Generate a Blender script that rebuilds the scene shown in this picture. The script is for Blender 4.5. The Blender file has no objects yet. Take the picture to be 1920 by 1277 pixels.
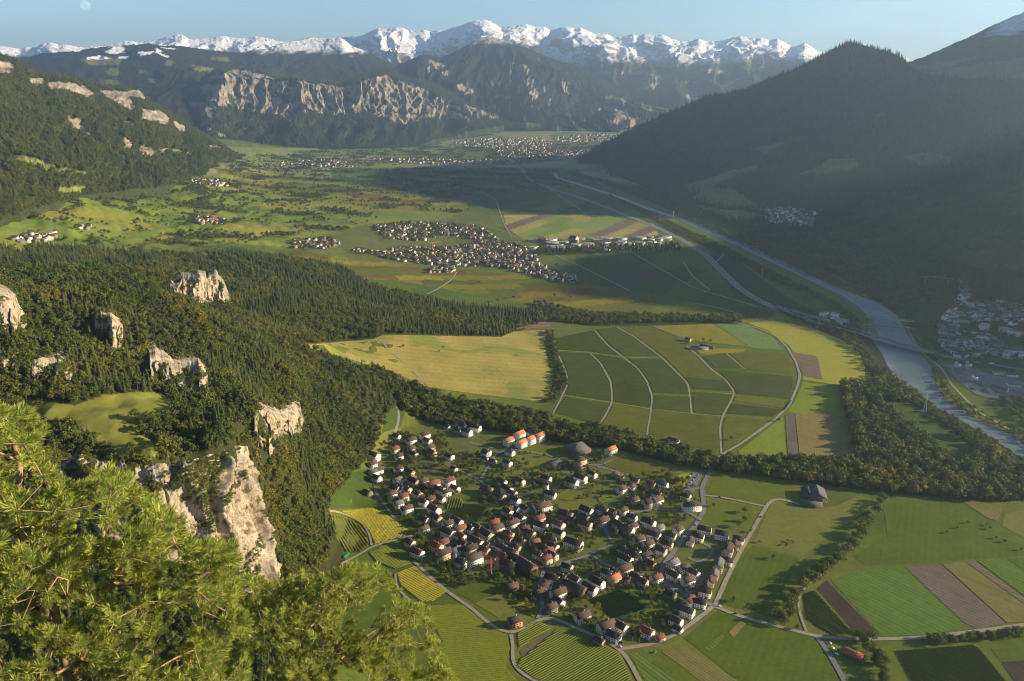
import bpy, bmesh, math, random
import numpy as np
from mathutils import Vector, Matrix
R = math.radians
SC = bpy.context.scene
COL = SC.collection
rng = np.random.default_rng(7)
random.seed(7)

# ------------------------------------------------------------------ camera, sky, sun, exposure
CAM_Z, PITCH, FPX, CX, CY = 610.0, R(17.9), 1920*28/36, 960.0, 638.5
cd = bpy.data.cameras.new('camera'); cd.lens = 28; cd.sensor_width = 36
cd.clip_start = 0.5; cd.clip_end = 200000
cam = bpy.data.objects.new('camera', cd); COL.objects.link(cam)
cam.location = (0, 0, CAM_Z); cam.rotation_euler = (R(90)-PITCH, 0, 0)
SC.camera = cam
HAZE = 5.2e-5
SUN_EL, SUN_AZ = R(17), R(90)          # azimuth from +Y (the view direction) towards +X
w = bpy.data.worlds.new('World'); SC.world = w; w.use_nodes = True
nt = w.node_tree
sky = nt.nodes.new('ShaderNodeTexSky'); sky.sky_type = 'NISHITA'; sky.sun_disc = False
sky.sun_elevation = SUN_EL; sky.sun_rotation = SUN_AZ
sky.altitude = 1500; sky.air_density = 1.0; sky.dust_density = 0.0; sky.ozone_density = 2.0
bgn = nt.nodes['Background']; bgn.inputs['Strength'].default_value = 0.085
tint = nt.nodes.new('ShaderNodeMix'); tint.data_type = 'RGBA'; tint.blend_type = 'MULTIPLY'; tint.inputs['Factor'].default_value = 1; tint.inputs[7].default_value = (.68, .74, .79, 1)
nt.links.new(sky.outputs[0], tint.inputs[6]); nt.links.new(tint.outputs[2], bgn.inputs['Color'])
sl = bpy.data.lights.new('sun', 'SUN'); sl.energy = 5.0; sl.angle = R(0.5); sl.color = (1.0, 0.82, 0.55)
so = bpy.data.objects.new('sun', sl); COL.objects.link(so)
sdir = Vector((math.sin(SUN_AZ)*math.cos(SUN_EL), math.cos(SUN_AZ)*math.cos(SUN_EL), math.sin(SUN_EL)))
so.rotation_euler = sdir.to_track_quat('Z', 'Y').to_euler(); so.location = (3000, 0, 2500)
SC.view_settings.view_transform = 'Standard'; SC.view_settings.look = 'None'
SC.view_settings.gamma = 1.0; SC.view_settings.use_curve_mapping = False
SC.view_settings.exposure = 1.52
cy = SC.cycles
cy.use_denoising = True
try: cy.denoiser = 'OPENIMAGEDENOISE'; cy.denoising_input_passes = 'RGB_ALBEDO_NORMAL'; cy.denoising_prefilter = 'ACCURATE'
except Exception: pass
cy.pixel_filter_type = 'BLACKMAN_HARRIS'; cy.filter_width = 1.05
cy.max_bounces = 4; cy.diffuse_bounces = 2; cy.glossy_bounces = 2; cy.transmission_bounces = 2
cy.transparent_max_bounces = 6; cy.volume_bounces = 0
cy.caustics_reflective = False; cy.caustics_refractive = False
cy.use_adaptive_sampling = False

# ------------------------------------------------------------------ projection helpers (camera measurements -> places in the valley)
CP, SP = math.cos(PITCH), math.sin(PITCH)
def proj(P):
    P = np.asarray(P, float); x = P[..., 0]; y = P[..., 1]; z = P[..., 2]-CAM_Z
    d = np.maximum(y*CP - z*SP, 1e-3); u = y*SP + z*CP
    return CX+FPX*x/d, CY-FPX*u/d
def rays(px, py):
    px = np.asarray(px, float); py = np.asarray(py, float)
    a = (px-CX)/FPX; b = (CY-py)/FPX
    dx = a; dy = CP+b*SP; dz = -SP+b*CP
    h = np.hypot(dx, dy)
    return dx/h, dy/h, dz/h            # per metre of level distance
def at_dist(px, py, d):
    dx, dy, dz = rays(px, py)
    return np.stack([dx*d, dy*d, CAM_Z+dz*d], -1)
def at_z(px, py, z):
    dx, dy, dz = rays(px, py)
    d = (np.asarray(z, float)-CAM_Z)/dz
    return np.stack([dx*d, dy*d, CAM_Z+dz*d], -1)
def inpoly(px, py, poly):
    px = np.asarray(px); py = np.asarray(py); r = np.zeros(px.shape, bool)
    n = len(poly); j = n-1
    for i in range(n):
        xi, yi = poly[i]; xj, yj = poly[j]
        if yi != yj:
            c = ((yi > py) != (yj > py)) & (px < (xj-xi)*(py-yi)/(yj-yi)+xi)
            r ^= c
        j = i
    return r

# ------------------------------------------------------------------ noise
def _h(ix, iy, s):
    with np.errstate(over='ignore'):
        n = (ix.astype(np.int64)*374761393 + iy.astype(np.int64)*668265263 + s*982451653) & 0xFFFFFFFF
        n = ((n ^ (n >> 13))*1274126177) & 0xFFFFFFFF
        n = (n ^ (n >> 16)) & 0xFFFFFFFF
        n = (n*2246822519) & 0xFFFFFFFF
        return (n ^ (n >> 15)) & 0xFFFFFFFF
def hash01(ix, iy, s=0): return _h(np.asarray(ix), np.asarray(iy), s)/4294967296.0
def perlin(x, y, s=0):
    x = np.asarray(x, float); y = np.asarray(y, float)
    x0 = np.floor(x); y0 = np.floor(y); fx = x-x0; fy = y-y0
    ix = x0.astype(np.int64); iy = y0.astype(np.int64)
    u = fx*fx*fx*(fx*(fx*6-15)+10); v = fy*fy*fy*(fy*(fy*6-15)+10)
    def g(a, b, dx, dy):
        t = hash01(ix+a, iy+b, s)*6.2831853
        return np.cos(t)*dx+np.sin(t)*dy
    n00 = g(0, 0, fx, fy); n10 = g(1, 0, fx-1, fy); n01 = g(0, 1, fx, fy-1); n11 = g(1, 1, fx-1, fy-1)
    return ((n00*(1-u)+n10*u)*(1-v)+(n01*(1-u)+n11*u)*v)*1.5
def fbm(x, y, o=5, s=0, g=.5, l=2.03):
    a = 1; t = 0; r = 0
    for i in range(o):
        r = r+a*perlin(x, y, s+i*17); t += a; a *= g; x = np.asarray(x)*l+3.1; y = np.asarray(y)*l+1.7
    return r/t
def ridged(x, y, o=5, s=0, g=.5, l=2.03):
    a = 1; t = 0; r = 0
    for i in range(o):
        r = r+a*(1-2*np.abs(perlin(x, y, s+i*17))); t += a; a *= g; x = np.asarray(x)*l+3.1; y = np.asarray(y)*l+1.7
    return r/t                          # about -0.2 .. 1, crests high
def sstep(a, b, x):
    t = np.clip((x-a)/(b-a), 0, 1); return t*t*(3-2*t)

# ------------------------------------------------------------------ material helpers
def mat(name, rough=.9, spec=.15):
    m = bpy.data.materials.new(name); m.use_nodes = True
    b = m.node_tree.nodes['Principled BSDF']
    b.inputs['Roughness'].default_value = rough; b.inputs['Specular IOR Level'].default_value = spec
    return m, m.node_tree, b
def nd(t, typ, **kw):
    n = t.nodes.new(typ)
    for k, v in kw.items():
        if k in n.inputs: n.inputs[k].default_value = v
        else: setattr(n, k, v)
    return n
def ramp(t, fac, stops):
    r = t.nodes.new('ShaderNodeValToRGB'); e = r.color_ramp.elements
    while len(e) < len(stops): e.new(.5)
    for q, (p, c) in zip(e, stops): q.position = p; q.color = (*c, 1)
    t.links.new(fac, r.inputs[0]); return r.outputs[0]
def noise_fac(t, scale, detail=4, rough=.55, vec=None, dist=0):
    n = nd(t, 'ShaderNodeTexNoise', Scale=scale, Detail=detail, Roughness=rough, Distortion=dist)
    if vec is not None: t.links.new(vec, n.inputs['Vector'])
    return n.outputs['Fac']
def geo_pos(t): return t.nodes.new('ShaderNodeNewGeometry').outputs['Position']
def mulc(t, a, b):
    m = t.nodes.new('ShaderNodeMix'); m.data_type = 'RGBA'; m.blend_type = 'MULTIPLY'; m.inputs['Factor'].default_value = 1
    for i, v in ((6, a), (7, b)):
        if isinstance(v, tuple): m.inputs[i].default_value = (*v, 1)
        else: t.links.new(v, m.inputs[i])
    return m.outputs[2]
def mixc(t, f, a, b):
    m = t.nodes.new('ShaderNodeMix'); m.data_type = 'RGBA'
    if isinstance(f, (int, float)): m.inputs['Factor'].default_value = f
    else: t.links.new(f, m.inputs['Factor'])
    for i, v in ((6, a), (7, b)):
        if isinstance(v, tuple): m.inputs[i].default_value = (*v, 1)
        else: t.links.new(v, m.inputs[i])
    return m.outputs[2]
def stretch(t, vec, s):
    m = t.nodes.new('ShaderNodeMapping'); m.inputs['Scale'].default_value = s
    t.links.new(vec, m.inputs['Vector']); return m.outputs[0]
def bump(t, b, h, strength, dist):
    n = nd(t, 'ShaderNodeBump', Strength=strength, Distance=dist)
    t.links.new(h, n.inputs['Height']); t.links.new(n.outputs[0], b.inputs['Normal'])
def simple(name, c, rough=.85, var=.15, scale=.4, spec=.15, metal=0):
    m, t, b = mat(name, rough, spec); b.inputs['Metallic'].default_value = metal
    p = geo_pos(t); f = noise_fac(t, scale, 5, .6, p)
    lo = tuple(x*(1-var) for x in c); hi = tuple(min(1, x*(1+var)) for x in c)
    t.links.new(ramp(t, f, [(.3, lo), (.7, hi)]), b.inputs['Base Color'])
    return m

# ------------------------------------------------------------------ object helpers
def tag(o, label=None, cat=None, group=None, kind=None):
    if label: o['label'] = label
    if cat: o['category'] = cat
    if group: o['group'] = group
    if kind: o['kind'] = kind
    return o
def mesh_np(name, V, F, smooth=False):
    """V (n,3) array, F (m,3) or (m,4) int array"""
    me = bpy.data.meshes.new(name); V = np.asarray(V, np.float32); F = np.asarray(F, np.int32)
    k = F.shape[1]
    me.vertices.add(len(V)); me.vertices.foreach_set('co', V.ravel())
    me.loops.add(F.size); me.loops.foreach_set('vertex_index', F.ravel())
    me.polygons.add(len(F)); me.polygons.foreach_set('loop_start', np.arange(0, F.size, k, dtype=np.int32))
    try: me.polygons.foreach_set('loop_total', np.full(len(F), k, np.int32))
    except Exception: pass
    if smooth: me.polygons.foreach_set('use_smooth', np.ones(len(F), bool))
    me.update(calc_edges=True); return me
def add_obj(name, me, m=None, parent=None):
    o = bpy.data.objects.new(name, me)
    if m is not None:
        for q in (m if isinstance(m, (list, tuple)) else [m]): me.materials.append(q)
    COL.objects.link(o)
    if parent is not None: o.parent = parent
    return o
def empty(name, loc, rz=0):
    o = bpy.data.objects.new(name, None); COL.objects.link(o); o.location = loc; o.rotation_euler = (0, 0, rz)
    o.empty_display_size = .5; return o
def vcol(me, C, name='col'):
    a = me.color_attributes.new(name, 'FLOAT_COLOR', 'POINT')
    d = np.ones((len(C), 4), np.float32); d[:, :3] = C; a.data.foreach_set('color', d.ravel())
def grid_faces(nu, nv):
    i = np.arange(nu*nv).reshape(nv, nu)
    return np.stack([i[:-1, :-1], i[:-1, 1:], i[1:, 1:], i[1:, :-1]], -1).reshape(-1, 4)
def dens(poly, step, closed=True):
    out = []; n = len(poly)
    for i in range(n if closed else n-1):
        a = np.array(poly[i], float); b = np.array(poly[(i+1) % n], float); k = max(1, int(np.hypot(*(b-a))/step))
        for j in range(k): out.append(tuple(a+(b-a)*j/k))
    if not closed: out.append(tuple(poly[-1]))
    return out
# ------------------------------------------------------------------ height of the ground
# measured points: photo column, photo row, height above the valley floor
CTRL = [
 # valley floor (held a little below zero so the plain is exactly level after the clamp)
 (900,455,-8),(1000,420,-14),(1100,470,-18),(1000,540,-6),(1200,560,-20),(1100,620,-14),(1300,700,-25),(1080,760,-10),(1200,850,-20),
 (1000,900,-8),(900,980,-6),(800,1000,-3),(1000,1100,-12),(1200,1100,-20),(1500,1100,-25),(1500,900,-25),(1700,1000,-25),(1600,700,-25),
 (1800,800,-25),(1500,480,-20),(1250,400,-20),(900,350,-14),(1000,300,-16),(760,300,-6),(1400,560,-20),(1800,600,-20),(1900,1200,-25),(1300,1270,-25),
 (900,1200,-8),(1000,1270,-14),(850,1270,-8),(780,1080,-3),(760,1180,-2),(740,900,-2),(720,960,-1),(850,850,-4),(960,800,-4),(1300,500,-20),(1800,450,-20),
 (860,400,-2),(820,350,-4),
 # rising ground on the left
 (860,480,4),(780,470,14),(700,440,34),(620,470,50),(540,460,66),(400,440,100),(300,430,124),(200,440,150),(60,455,185),(-80,470,215),
 (700,380,22),(620,400,46),(560,420,60),(500,380,76),(400,390,104),(300,390,130),(640,330,14),(600,310,14),(520,330,40),(440,340,70),(400,350,95),(330,360,130),(250,380,165),(150,370,215),(60,400,225),(-40,410,250),
 (500,300,24),(460,310,45),(560,290,6),(640,285,-2),
 (700,560,30),(640,530,42),(560,510,66),(500,520,84),(420,490,104),(300,470,125),(100,470,170),(760,520,18),(820,560,12),(900,590,6),(640,600,55),
 (600,640,68),(660,660,60),(720,700,44),(720,650,50),(800,700,30),(800,650,34),(900,680,18),(1000,650,6),(880,640,22),(1030,740,1),(900,735,10),(800,740,22),(760,745,22),(960,620,8),
 (760,800,6),(720,830,5),(700,870,4),(680,930,3),(660,960,4),
 # near wooded hill: crest, then the ground behind it
 (-120,545,385),(-40,535,365),(40,532,332),(120,518,316),(200,512,306),(310,518,283),(380,543,258),(440,589,216),(520,655,160),(620,706,105),(690,732,61),
 # slopes of the hill
 (0,600,345),(100,640,308),(0,650,310),(60,700,268),(0,720,262),(-80,760,268),(200,600,302),(180,660,278),(300,560,296),(280,650,266),(400,700,232),(350,745,224),(230,735,250),(300,700,246),
 (400,600,236),(480,680,205),(560,720,158),(640,740,95),(560,770,130),(480,770,205),(620,800,78),(660,780,58),(690,760,48),(560,850,98),(600,880,58),(640,880,26),(560,920,66),(600,960,26),(570,1010,36),(620,1030,10),(660,1060,5),(540,1060,46),(600,1100,8),(680,1100,4),
 # meadow terrace
 (60,770,254),(180,775,250),(300,755,245),(290,830,238),(200,850,238),(100,830,243),(0,830,250),(420,800,232),(380,830,232),
 # cliff edge and foot
 (100,862,238),(200,866,237),(300,874,236),(400,850,230),(445,838,222),(462,805,218),
 (500,900,120),(505,960,88),(515,1030,62),(500,1075,58),(440,1090,93),(380,1080,121),(300,1050,166),(200,1000,192),(100,960,216),(0,930,238),
 (560,1120,16),(480,1180,24),(380,1200,38),(640,1180,2),(740,1270,0),
]
P0 = np.array([at_z(a, b, c) for a, b, c in CTRL])
extra = []
for az in (-60, -42, -30, -18, -6, 6, 18, 30, 45, 60):       # the knoll that carries the viewpoint
    s, c = math.sin(R(az)), math.cos(R(az))
    for d, z in ((15, 590), (60, 538), (130, 450), (220, 345), (320, 230), (430, 120 if az > -10 else 150), (540, 40 if az > -8 else 95), (620, 4 if az > -8 else 80)):
        extra.append((s*d, c*d, z))
for az in (0, 60, 120, 180, 240, 300):
    extra.append((2*math.sin(R(az)), 2*math.cos(R(az))-2, 606.5))
for x, y, z in ((-200, -100, 640), (200, -150, 560), (0, -200, 640), (-600, 100, 520), (-700, 500, 380), (700, 200, 60), (1200, 500, -20), (2500, 1000, -20), (3000, 4000, -25),
                (-450, 1900, 62), (-300, 1800, 62), (-900, 1800, 130), (-250, 2000, 40), (-1400, 1700, 210), (-2200, 1500, 330), (-3200, 3000, 420), (-2000, 2600, 260), (-2800, 4600, 420),
                (-700, 1950, 88), (-1000, 2200, 120), (-560, 1720, 90), (-760, 1620, 130), (-950, 1500, 190), (-1150, 1900, 150), (-3500, 5500, 420), (-2600, 7000, 150), (0, 8500, -20), (2500, 8000, -20), (-2000, 8500, 0), (1500, 6000, -20)):
    extra.append((x, y, z))
PC = np.concatenate([P0, np.array(extra, float)])
_, _uni = np.unique(np.round(PC[:, :2]/3), axis=0, return_index=True); PC = PC[np.sort(_uni)]
CR = 14.0
def _phi(d2): return np.sqrt(d2+CR*CR)
D2 = ((PC[:, None, :2]-PC[None, :, :2])**2).sum(-1)
A = np.zeros((len(PC)+1, len(PC)+1)); A[:-1, :-1] = _phi(D2)+np.eye(len(PC))*-.5; A[-1, :-1] = 1; A[:-1, -1] = 1
WR = np.linalg.solve(A, np.concatenate([PC[:, 2], [0]]))
GX0, GX1, GY0, GY1, GS = -4600., 3400., -240., 9200., 10.
gx = np.arange(GX0, GX1+1, GS); gy = np.arange(GY0, GY1+1, GS)
HG = np.zeros((len(gy), len(gx)))
_gxm = gx[None, :].astype(np.float32)
for j0 in range(0, len(gy), 40):
    yy = gy[j0:j0+40, None].astype(np.float32); acc = np.full((len(yy), len(gx)), WR[-1], np.float32)
    for k in range(len(PC)):
        acc += np.float32(WR[k])*np.sqrt((_gxm-np.float32(PC[k, 0]))**2+(yy-np.float32(PC[k, 1]))**2+np.float32(CR*CR))
    HG[j0:j0+40] = acc
XX, YY = np.meshgrid(gx, gy)
rough_amt = sstep(10, 90, HG)*(1-sstep(470, 560, HG))
HG += rough_amt*(fbm(XX/210, YY/210, 4, 3)*24+fbm(XX/60, YY/60, 3, 9)*8)
HG = np.where(HG > 0, HG, 0)
HG = np.where(HG < 12, HG*HG/24+HG*0.5, HG)      # soft toe where slope meets plain
HG *= sstep(9200, 8300, YY)
def hgt(x, y):
    x = np.asarray(x, float); y = np.asarray(y, float)
    fx = np.clip((x-GX0)/GS, 0, len(gx)-1.001); fy = np.clip((y-GY0)/GS, 0, len(gy)-1.001)
    ix = fx.astype(int); iy = fy.astype(int); u = fx-ix; v = fy-iy
    z = (HG[iy, ix]*(1-u)+HG[iy, ix+1]*u)*(1-v)+(HG[iy+1, ix]*(1-u)+HG[iy+1, ix+1]*u)*v
    r = np.hypot(x, y)
    return z+np.clip(r-8600, 0, 6000)*.045
_TT = np.geomspace(6, 16000, 900)
def ground(px, py):
    """points of the ground seen in photo columns / rows"""
    px = np.atleast_1d(np.asarray(px, float)).ravel(); py = np.atleast_1d(np.asarray(py, float)).ravel()
    out = np.zeros((len(px), 3))
    for s in range(0, len(px), 3000):
        dx, dy, dz = rays(px[s:s+3000], py[s:s+3000])
        zz = CAM_Z+dz[:, None]*_TT; below = zz < hgt(dx[:, None]*_TT, dy[:, None]*_TT)
        k = np.where(below.any(1), below.argmax(1), len(_TT)-1); k = np.maximum(k, 1)
        a = _TT[k-1]; b = _TT[k]
        for _ in range(14):
            m = (a+b)/2; u = CAM_Z+dz*m < hgt(dx*m, dy*m)
            b = np.where(u, m, b); a = np.where(u, a, m)
        out[s:s+3000] = np.stack([dx*b, dy*b, hgt(dx*b, dy*b)], -1)
    return out
def G(px, py): return ground(px, py)[0]
# ------------------------------------------------------------------ land cover
def blocks(x, y, ang, lx, ly, seed):
    """id of a field strip: rotated rows of unequal parcels"""
    c, s = math.cos(R(ang)), math.sin(R(ang)); u = x*c+y*s; v = -x*s+y*c
    u = u+25*perlin(x/400, y/400, seed+5); v = v+25*perlin(x/400, y/400, seed+6)
    r = np.floor(v/ly); off = hash01(r, r*0, seed)*7; k = np.floor(u/(lx*(.6+.9*hash01(r, r*0+3, seed)))+off)
    return hash01(k, r, seed+1), hash01(k, r, seed+2)
GRASS = np.array([(.13,.17,.023),(.16,.185,.026),(.10,.14,.02),(.20,.19,.034),(.15,.185,.025)])
VINE = np.array([(.10,.10,.014),(.145,.13,.016),(.19,.165,.018),(.085,.095,.018),(.12,.085,.022),(.11,.13,.02)])
ARAB = np.array([(.06,.10,.02),(.045,.08,.018),(.085,.07,.045),(.07,.11,.022),(.08,.125,.025),(.10,.11,.035),(.055,.09,.02)])
BRITE = np.array([(.24,.22,.05),(.16,.21,.04),(.22,.155,.10),(.14,.095,.07),(.30,.26,.07),(.13,.20,.045)])
FARF = np.array([(.15,.19,.05),(.20,.20,.07),(.11,.15,.04),(.24,.20,.11),(.17,.20,.06)])
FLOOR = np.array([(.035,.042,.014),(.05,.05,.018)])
ZONES = [   # outline in photo measure, palette, strip direction, parcel length, depth
 ([(380,275),(640,278),(960,225),(1300,225),(1300,345),(640,345),(380,330)], FARF, 62, 420, 170),
 ([(620,315),(1080,315),(1500,620),(1330,600),(1060,470),(940,400),(800,370),(620,345)], ARAB, 58, 330, 90),
 ([(870,345),(1090,350),(1260,400),(1210,405),(945,405),(880,375)], ARAB, 58, 380, 150),
 ([(945,404),(1130,402),(1225,420),(1235,440),(1180,447),(985,450),(950,428)], BRITE, 60, 260, 70),
 ([(400,315),(560,330),(700,350),(880,378),(870,400),(720,392),(560,368),(440,350)], np.concatenate([VINE, GRASS]), 20, 330, 120),
 ([(560,470),(700,478),(800,505),(860,505),(960,515),(1080,530),(1280,555),(1500,600),(1390,606),(1130,602),(1000,570),(860,548),(740,525),(620,520),(540,495)], VINE, 15, 190, 60),
 ([(1080,465),(1300,470),(1500,590),(1380,600),(1280,560),(1080,530)], ARAB, 60, 420, 110),
 ([(-300,420),(60,380),(300,345),(420,330),(480,345),(300,450),(0,475),(-300,480)], GRASS, 25, 300, 130),
 ([(300,350),(470,350),(700,390),(860,400),(820,420),(690,440),(640,470),(500,460),(300,450)], GRASS, 10, 420, 170),
]
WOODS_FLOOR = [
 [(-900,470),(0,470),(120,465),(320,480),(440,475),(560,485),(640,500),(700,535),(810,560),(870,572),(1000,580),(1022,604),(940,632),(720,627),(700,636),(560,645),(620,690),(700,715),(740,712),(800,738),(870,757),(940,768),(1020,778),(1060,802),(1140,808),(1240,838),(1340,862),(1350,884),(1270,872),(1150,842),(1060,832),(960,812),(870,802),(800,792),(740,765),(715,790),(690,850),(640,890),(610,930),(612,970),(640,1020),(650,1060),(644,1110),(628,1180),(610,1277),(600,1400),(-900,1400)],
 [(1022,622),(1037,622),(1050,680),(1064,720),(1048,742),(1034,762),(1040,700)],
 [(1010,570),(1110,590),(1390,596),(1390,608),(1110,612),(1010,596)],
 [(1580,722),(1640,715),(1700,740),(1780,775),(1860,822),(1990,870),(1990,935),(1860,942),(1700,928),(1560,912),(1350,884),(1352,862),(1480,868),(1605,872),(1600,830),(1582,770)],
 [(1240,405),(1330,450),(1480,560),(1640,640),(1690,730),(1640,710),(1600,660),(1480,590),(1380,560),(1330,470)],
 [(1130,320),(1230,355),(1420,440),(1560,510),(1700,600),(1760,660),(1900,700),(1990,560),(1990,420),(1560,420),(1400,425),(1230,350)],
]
TERRACE = [(40,745),(140,760),(190,742),(245,735),(300,735),(330,752),(318,775),(270,790),(262,815),(300,835),(300,855),(215,858),(150,800),(90,790),(30,800)]
PAD_TOWN = [[(690,420),(840,410),(950,440),(1080,520),(1070,535),(960,510),(700,490),(560,470),(545,455)],
            [(990,450),(1260,445),(1270,470),(1130,478),(1000,475)],
            [(760,300),(860,275),(880,262),(1080,265),(1170,250),(1180,268),(1060,300),(960,310)],
            [(1740,560),(1800,530),(1990,500),(1990,760),(1880,760),(1740,680)],
            [(690,870),(760,810),(830,830),(900,780),(1110,830),(1140,850),(1240,880),(1310,900),(1400,1000),(1330,1160),(1250,1210),(1120,1200),(1000,1160),(850,1100),(760,1040),(780,960),(690,930)]]
def cover(P, rgb0=None):
    x, y, z = P[:, 0], P[:, 1], P[:, 2]; px, py = proj(P)
    n = fbm(x/90, y/90, 4, 21)[:, None]; n2 = fbm(x/500, y/500, 3, 5)[:, None]
    C = np.array((.098,.122,.02))*(1+.25*n)+np.array((.04,.02,.006))*np.clip(n2*2, -1, 1)
    for poly, pal, ang, lx, ly in ZONES:
        m = inpoly(px, py, poly)
        if not m.any(): continue
        a, b = blocks(x[m], y[m], ang, lx, ly, 31); c = pal[(a*len(pal)).astype(int)]
        C[m] = c*(.85+.3*b[:, None])*(1+.12*n[m])
    for poly in PAD_TOWN:
        m = inpoly(px, py, poly); g = sstep(-.1, .25, fbm(x[m]/30, y[m]/30, 3, 8))[:, None]
        C[m] = np.array((.105,.122,.024))*(1-g*.25)+np.array((.12,.11,.09))*g*.25
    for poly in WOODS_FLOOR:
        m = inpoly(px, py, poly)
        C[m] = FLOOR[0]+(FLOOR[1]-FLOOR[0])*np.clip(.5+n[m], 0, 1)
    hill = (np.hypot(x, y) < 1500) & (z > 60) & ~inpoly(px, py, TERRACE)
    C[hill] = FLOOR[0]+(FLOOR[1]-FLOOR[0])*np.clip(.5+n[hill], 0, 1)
    m = inpoly(px, py, TERRACE) & (z > 200); C[m] = np.array((.17,.17,.034))*(1+.3*n[m])
    return np.clip(C, .004, 1)
m_ground, t, b = mat('ground', .95, .05)
at = t.nodes.new('ShaderNodeAttribute'); at.attribute_name = 'col'
p = geo_pos(t)
f = noise_fac(t, .06, 6, .65, p)
f2 = noise_fac(t, .9, 4, .7, p)
c = mulc(t, at.outputs['Color'], ramp(t, f, [(.25, (.72, .74, .72)), (.75, (1.25, 1.22, 1.2))]))
c = mulc(t, c, ramp(t, f2, [(.2, (.75, .75, .75)), (.8, (1.22, 1.22, 1.22))]))
t.links.new(c, b.inputs['Base Color'])
bump(t, b, f2, .5, 1.0)

az = np.concatenate([np.linspace(-60, -39, 40)[:-1], np.linspace(-39, 39, 960), np.linspace(39, 60, 40)[1:]])
pyr = np.concatenate([np.arange(1300, 300, -2.0), np.arange(300, 195, -1.0)])
dep = PITCH+np.arctan((pyr-CY)/FPX); rr = CAM_Z/np.tan(np.maximum(dep, R(.8)))
rr = rr[rr < 14000]; rr = np.concatenate([np.geomspace(1.5, rr[0]*.985, 90), rr, np.geomspace(max(rr)*1.04, 24000, 14)])
ths, rs = np.meshgrid(R(1)*az, rr)
V = np.stack([rs*np.sin(ths), rs*np.cos(ths), 0*rs], -1).reshape(-1, 3); V[:, 2] = hgt(V[:, 0], V[:, 1])
V[:, 2] = np.where(np.hypot(V[:, 0], V[:, 1]) < 3, np.minimum(V[:, 2], 607), V[:, 2])
me = mesh_np('terrain', V, grid_faces(len(az), len(rr))[:, ::-1], True)
vcol(me, cover(V)); tag(add_obj('terrain', me, m_ground), kind='structure')
# ground behind the viewpoint: the same hilltop going on
n = 60; a2, r2 = np.meshgrid(np.linspace(R(60), R(300), n), np.geomspace(1.5, 230, 30))
V = np.stack([r2*np.sin(a2), r2*np.cos(a2), 0*r2], -1).reshape(-1, 3); V[:, 2] = hgt(V[:, 0], V[:, 1]); V[:, 2] = np.minimum(V[:, 2], 607+.15*r2.ravel())
me = mesh_np('hilltop', V, grid_faces(n, 30)[:, ::-1], True); vcol(me, np.tile((.05, .06, .02), (len(V), 1)))
tag(add_obj('hilltop', me, m_ground), kind='structure')
# ------------------------------------------------------------------ mountains: sheets lofted through measured lines, gullied by ridged noise
def line(pts, n, u0=None, u1=None):
    """pts (column,row,level distance) -> n world points evenly along the columns"""
    a = np.array(pts, float); px = np.linspace(a[0, 0], a[-1, 0], n)
    return px, np.interp(px, a[:, 0], a[:, 1]), np.interp(px, a[:, 0], a[:, 2])
def loft(rows, nu, nv, weights=None):
    L = []
    for r in rows:
        px, py, d = line(r, nu); L.append(at_dist(px, py, d))
    L = np.array(L); k = len(rows)
    ws = np.cumsum([0]+(weights or [1]*(k-1))); ws = ws/ws[-1]
    v = np.linspace(0, 1, nv); out = np.zeros((nv, nu, 3))
    idx = np.clip(np.searchsorted(ws, v, side='right')-1, 0, k-2)
    f = (v-ws[idx])/(ws[idx+1]-ws[idx]); 
    out = L[idx]*(1-f)[:, None, None]+L[idx+1]*f[:, None, None]
    return out, v
def gnorm(Pg):
    du = np.gradient(Pg, axis=1); dv = np.gradient(Pg, axis=0); n = np.cross(dv, du)
    n /= np.linalg.norm(n, axis=-1, keepdims=True)+1e-9
    return np.where(n[..., 2:3] < 0, -n, n)
def arcl(Pg):
    s = np.zeros(Pg.shape[:2]); s[:, 1:] = np.cumsum(np.linalg.norm(np.diff(Pg, axis=1), axis=-1), 1)
    q = np.zeros(Pg.shape[:2]); q[1:] = np.cumsum(np.linalg.norm(np.diff(Pg, axis=0), axis=-1), 0)
    return s, q
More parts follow.
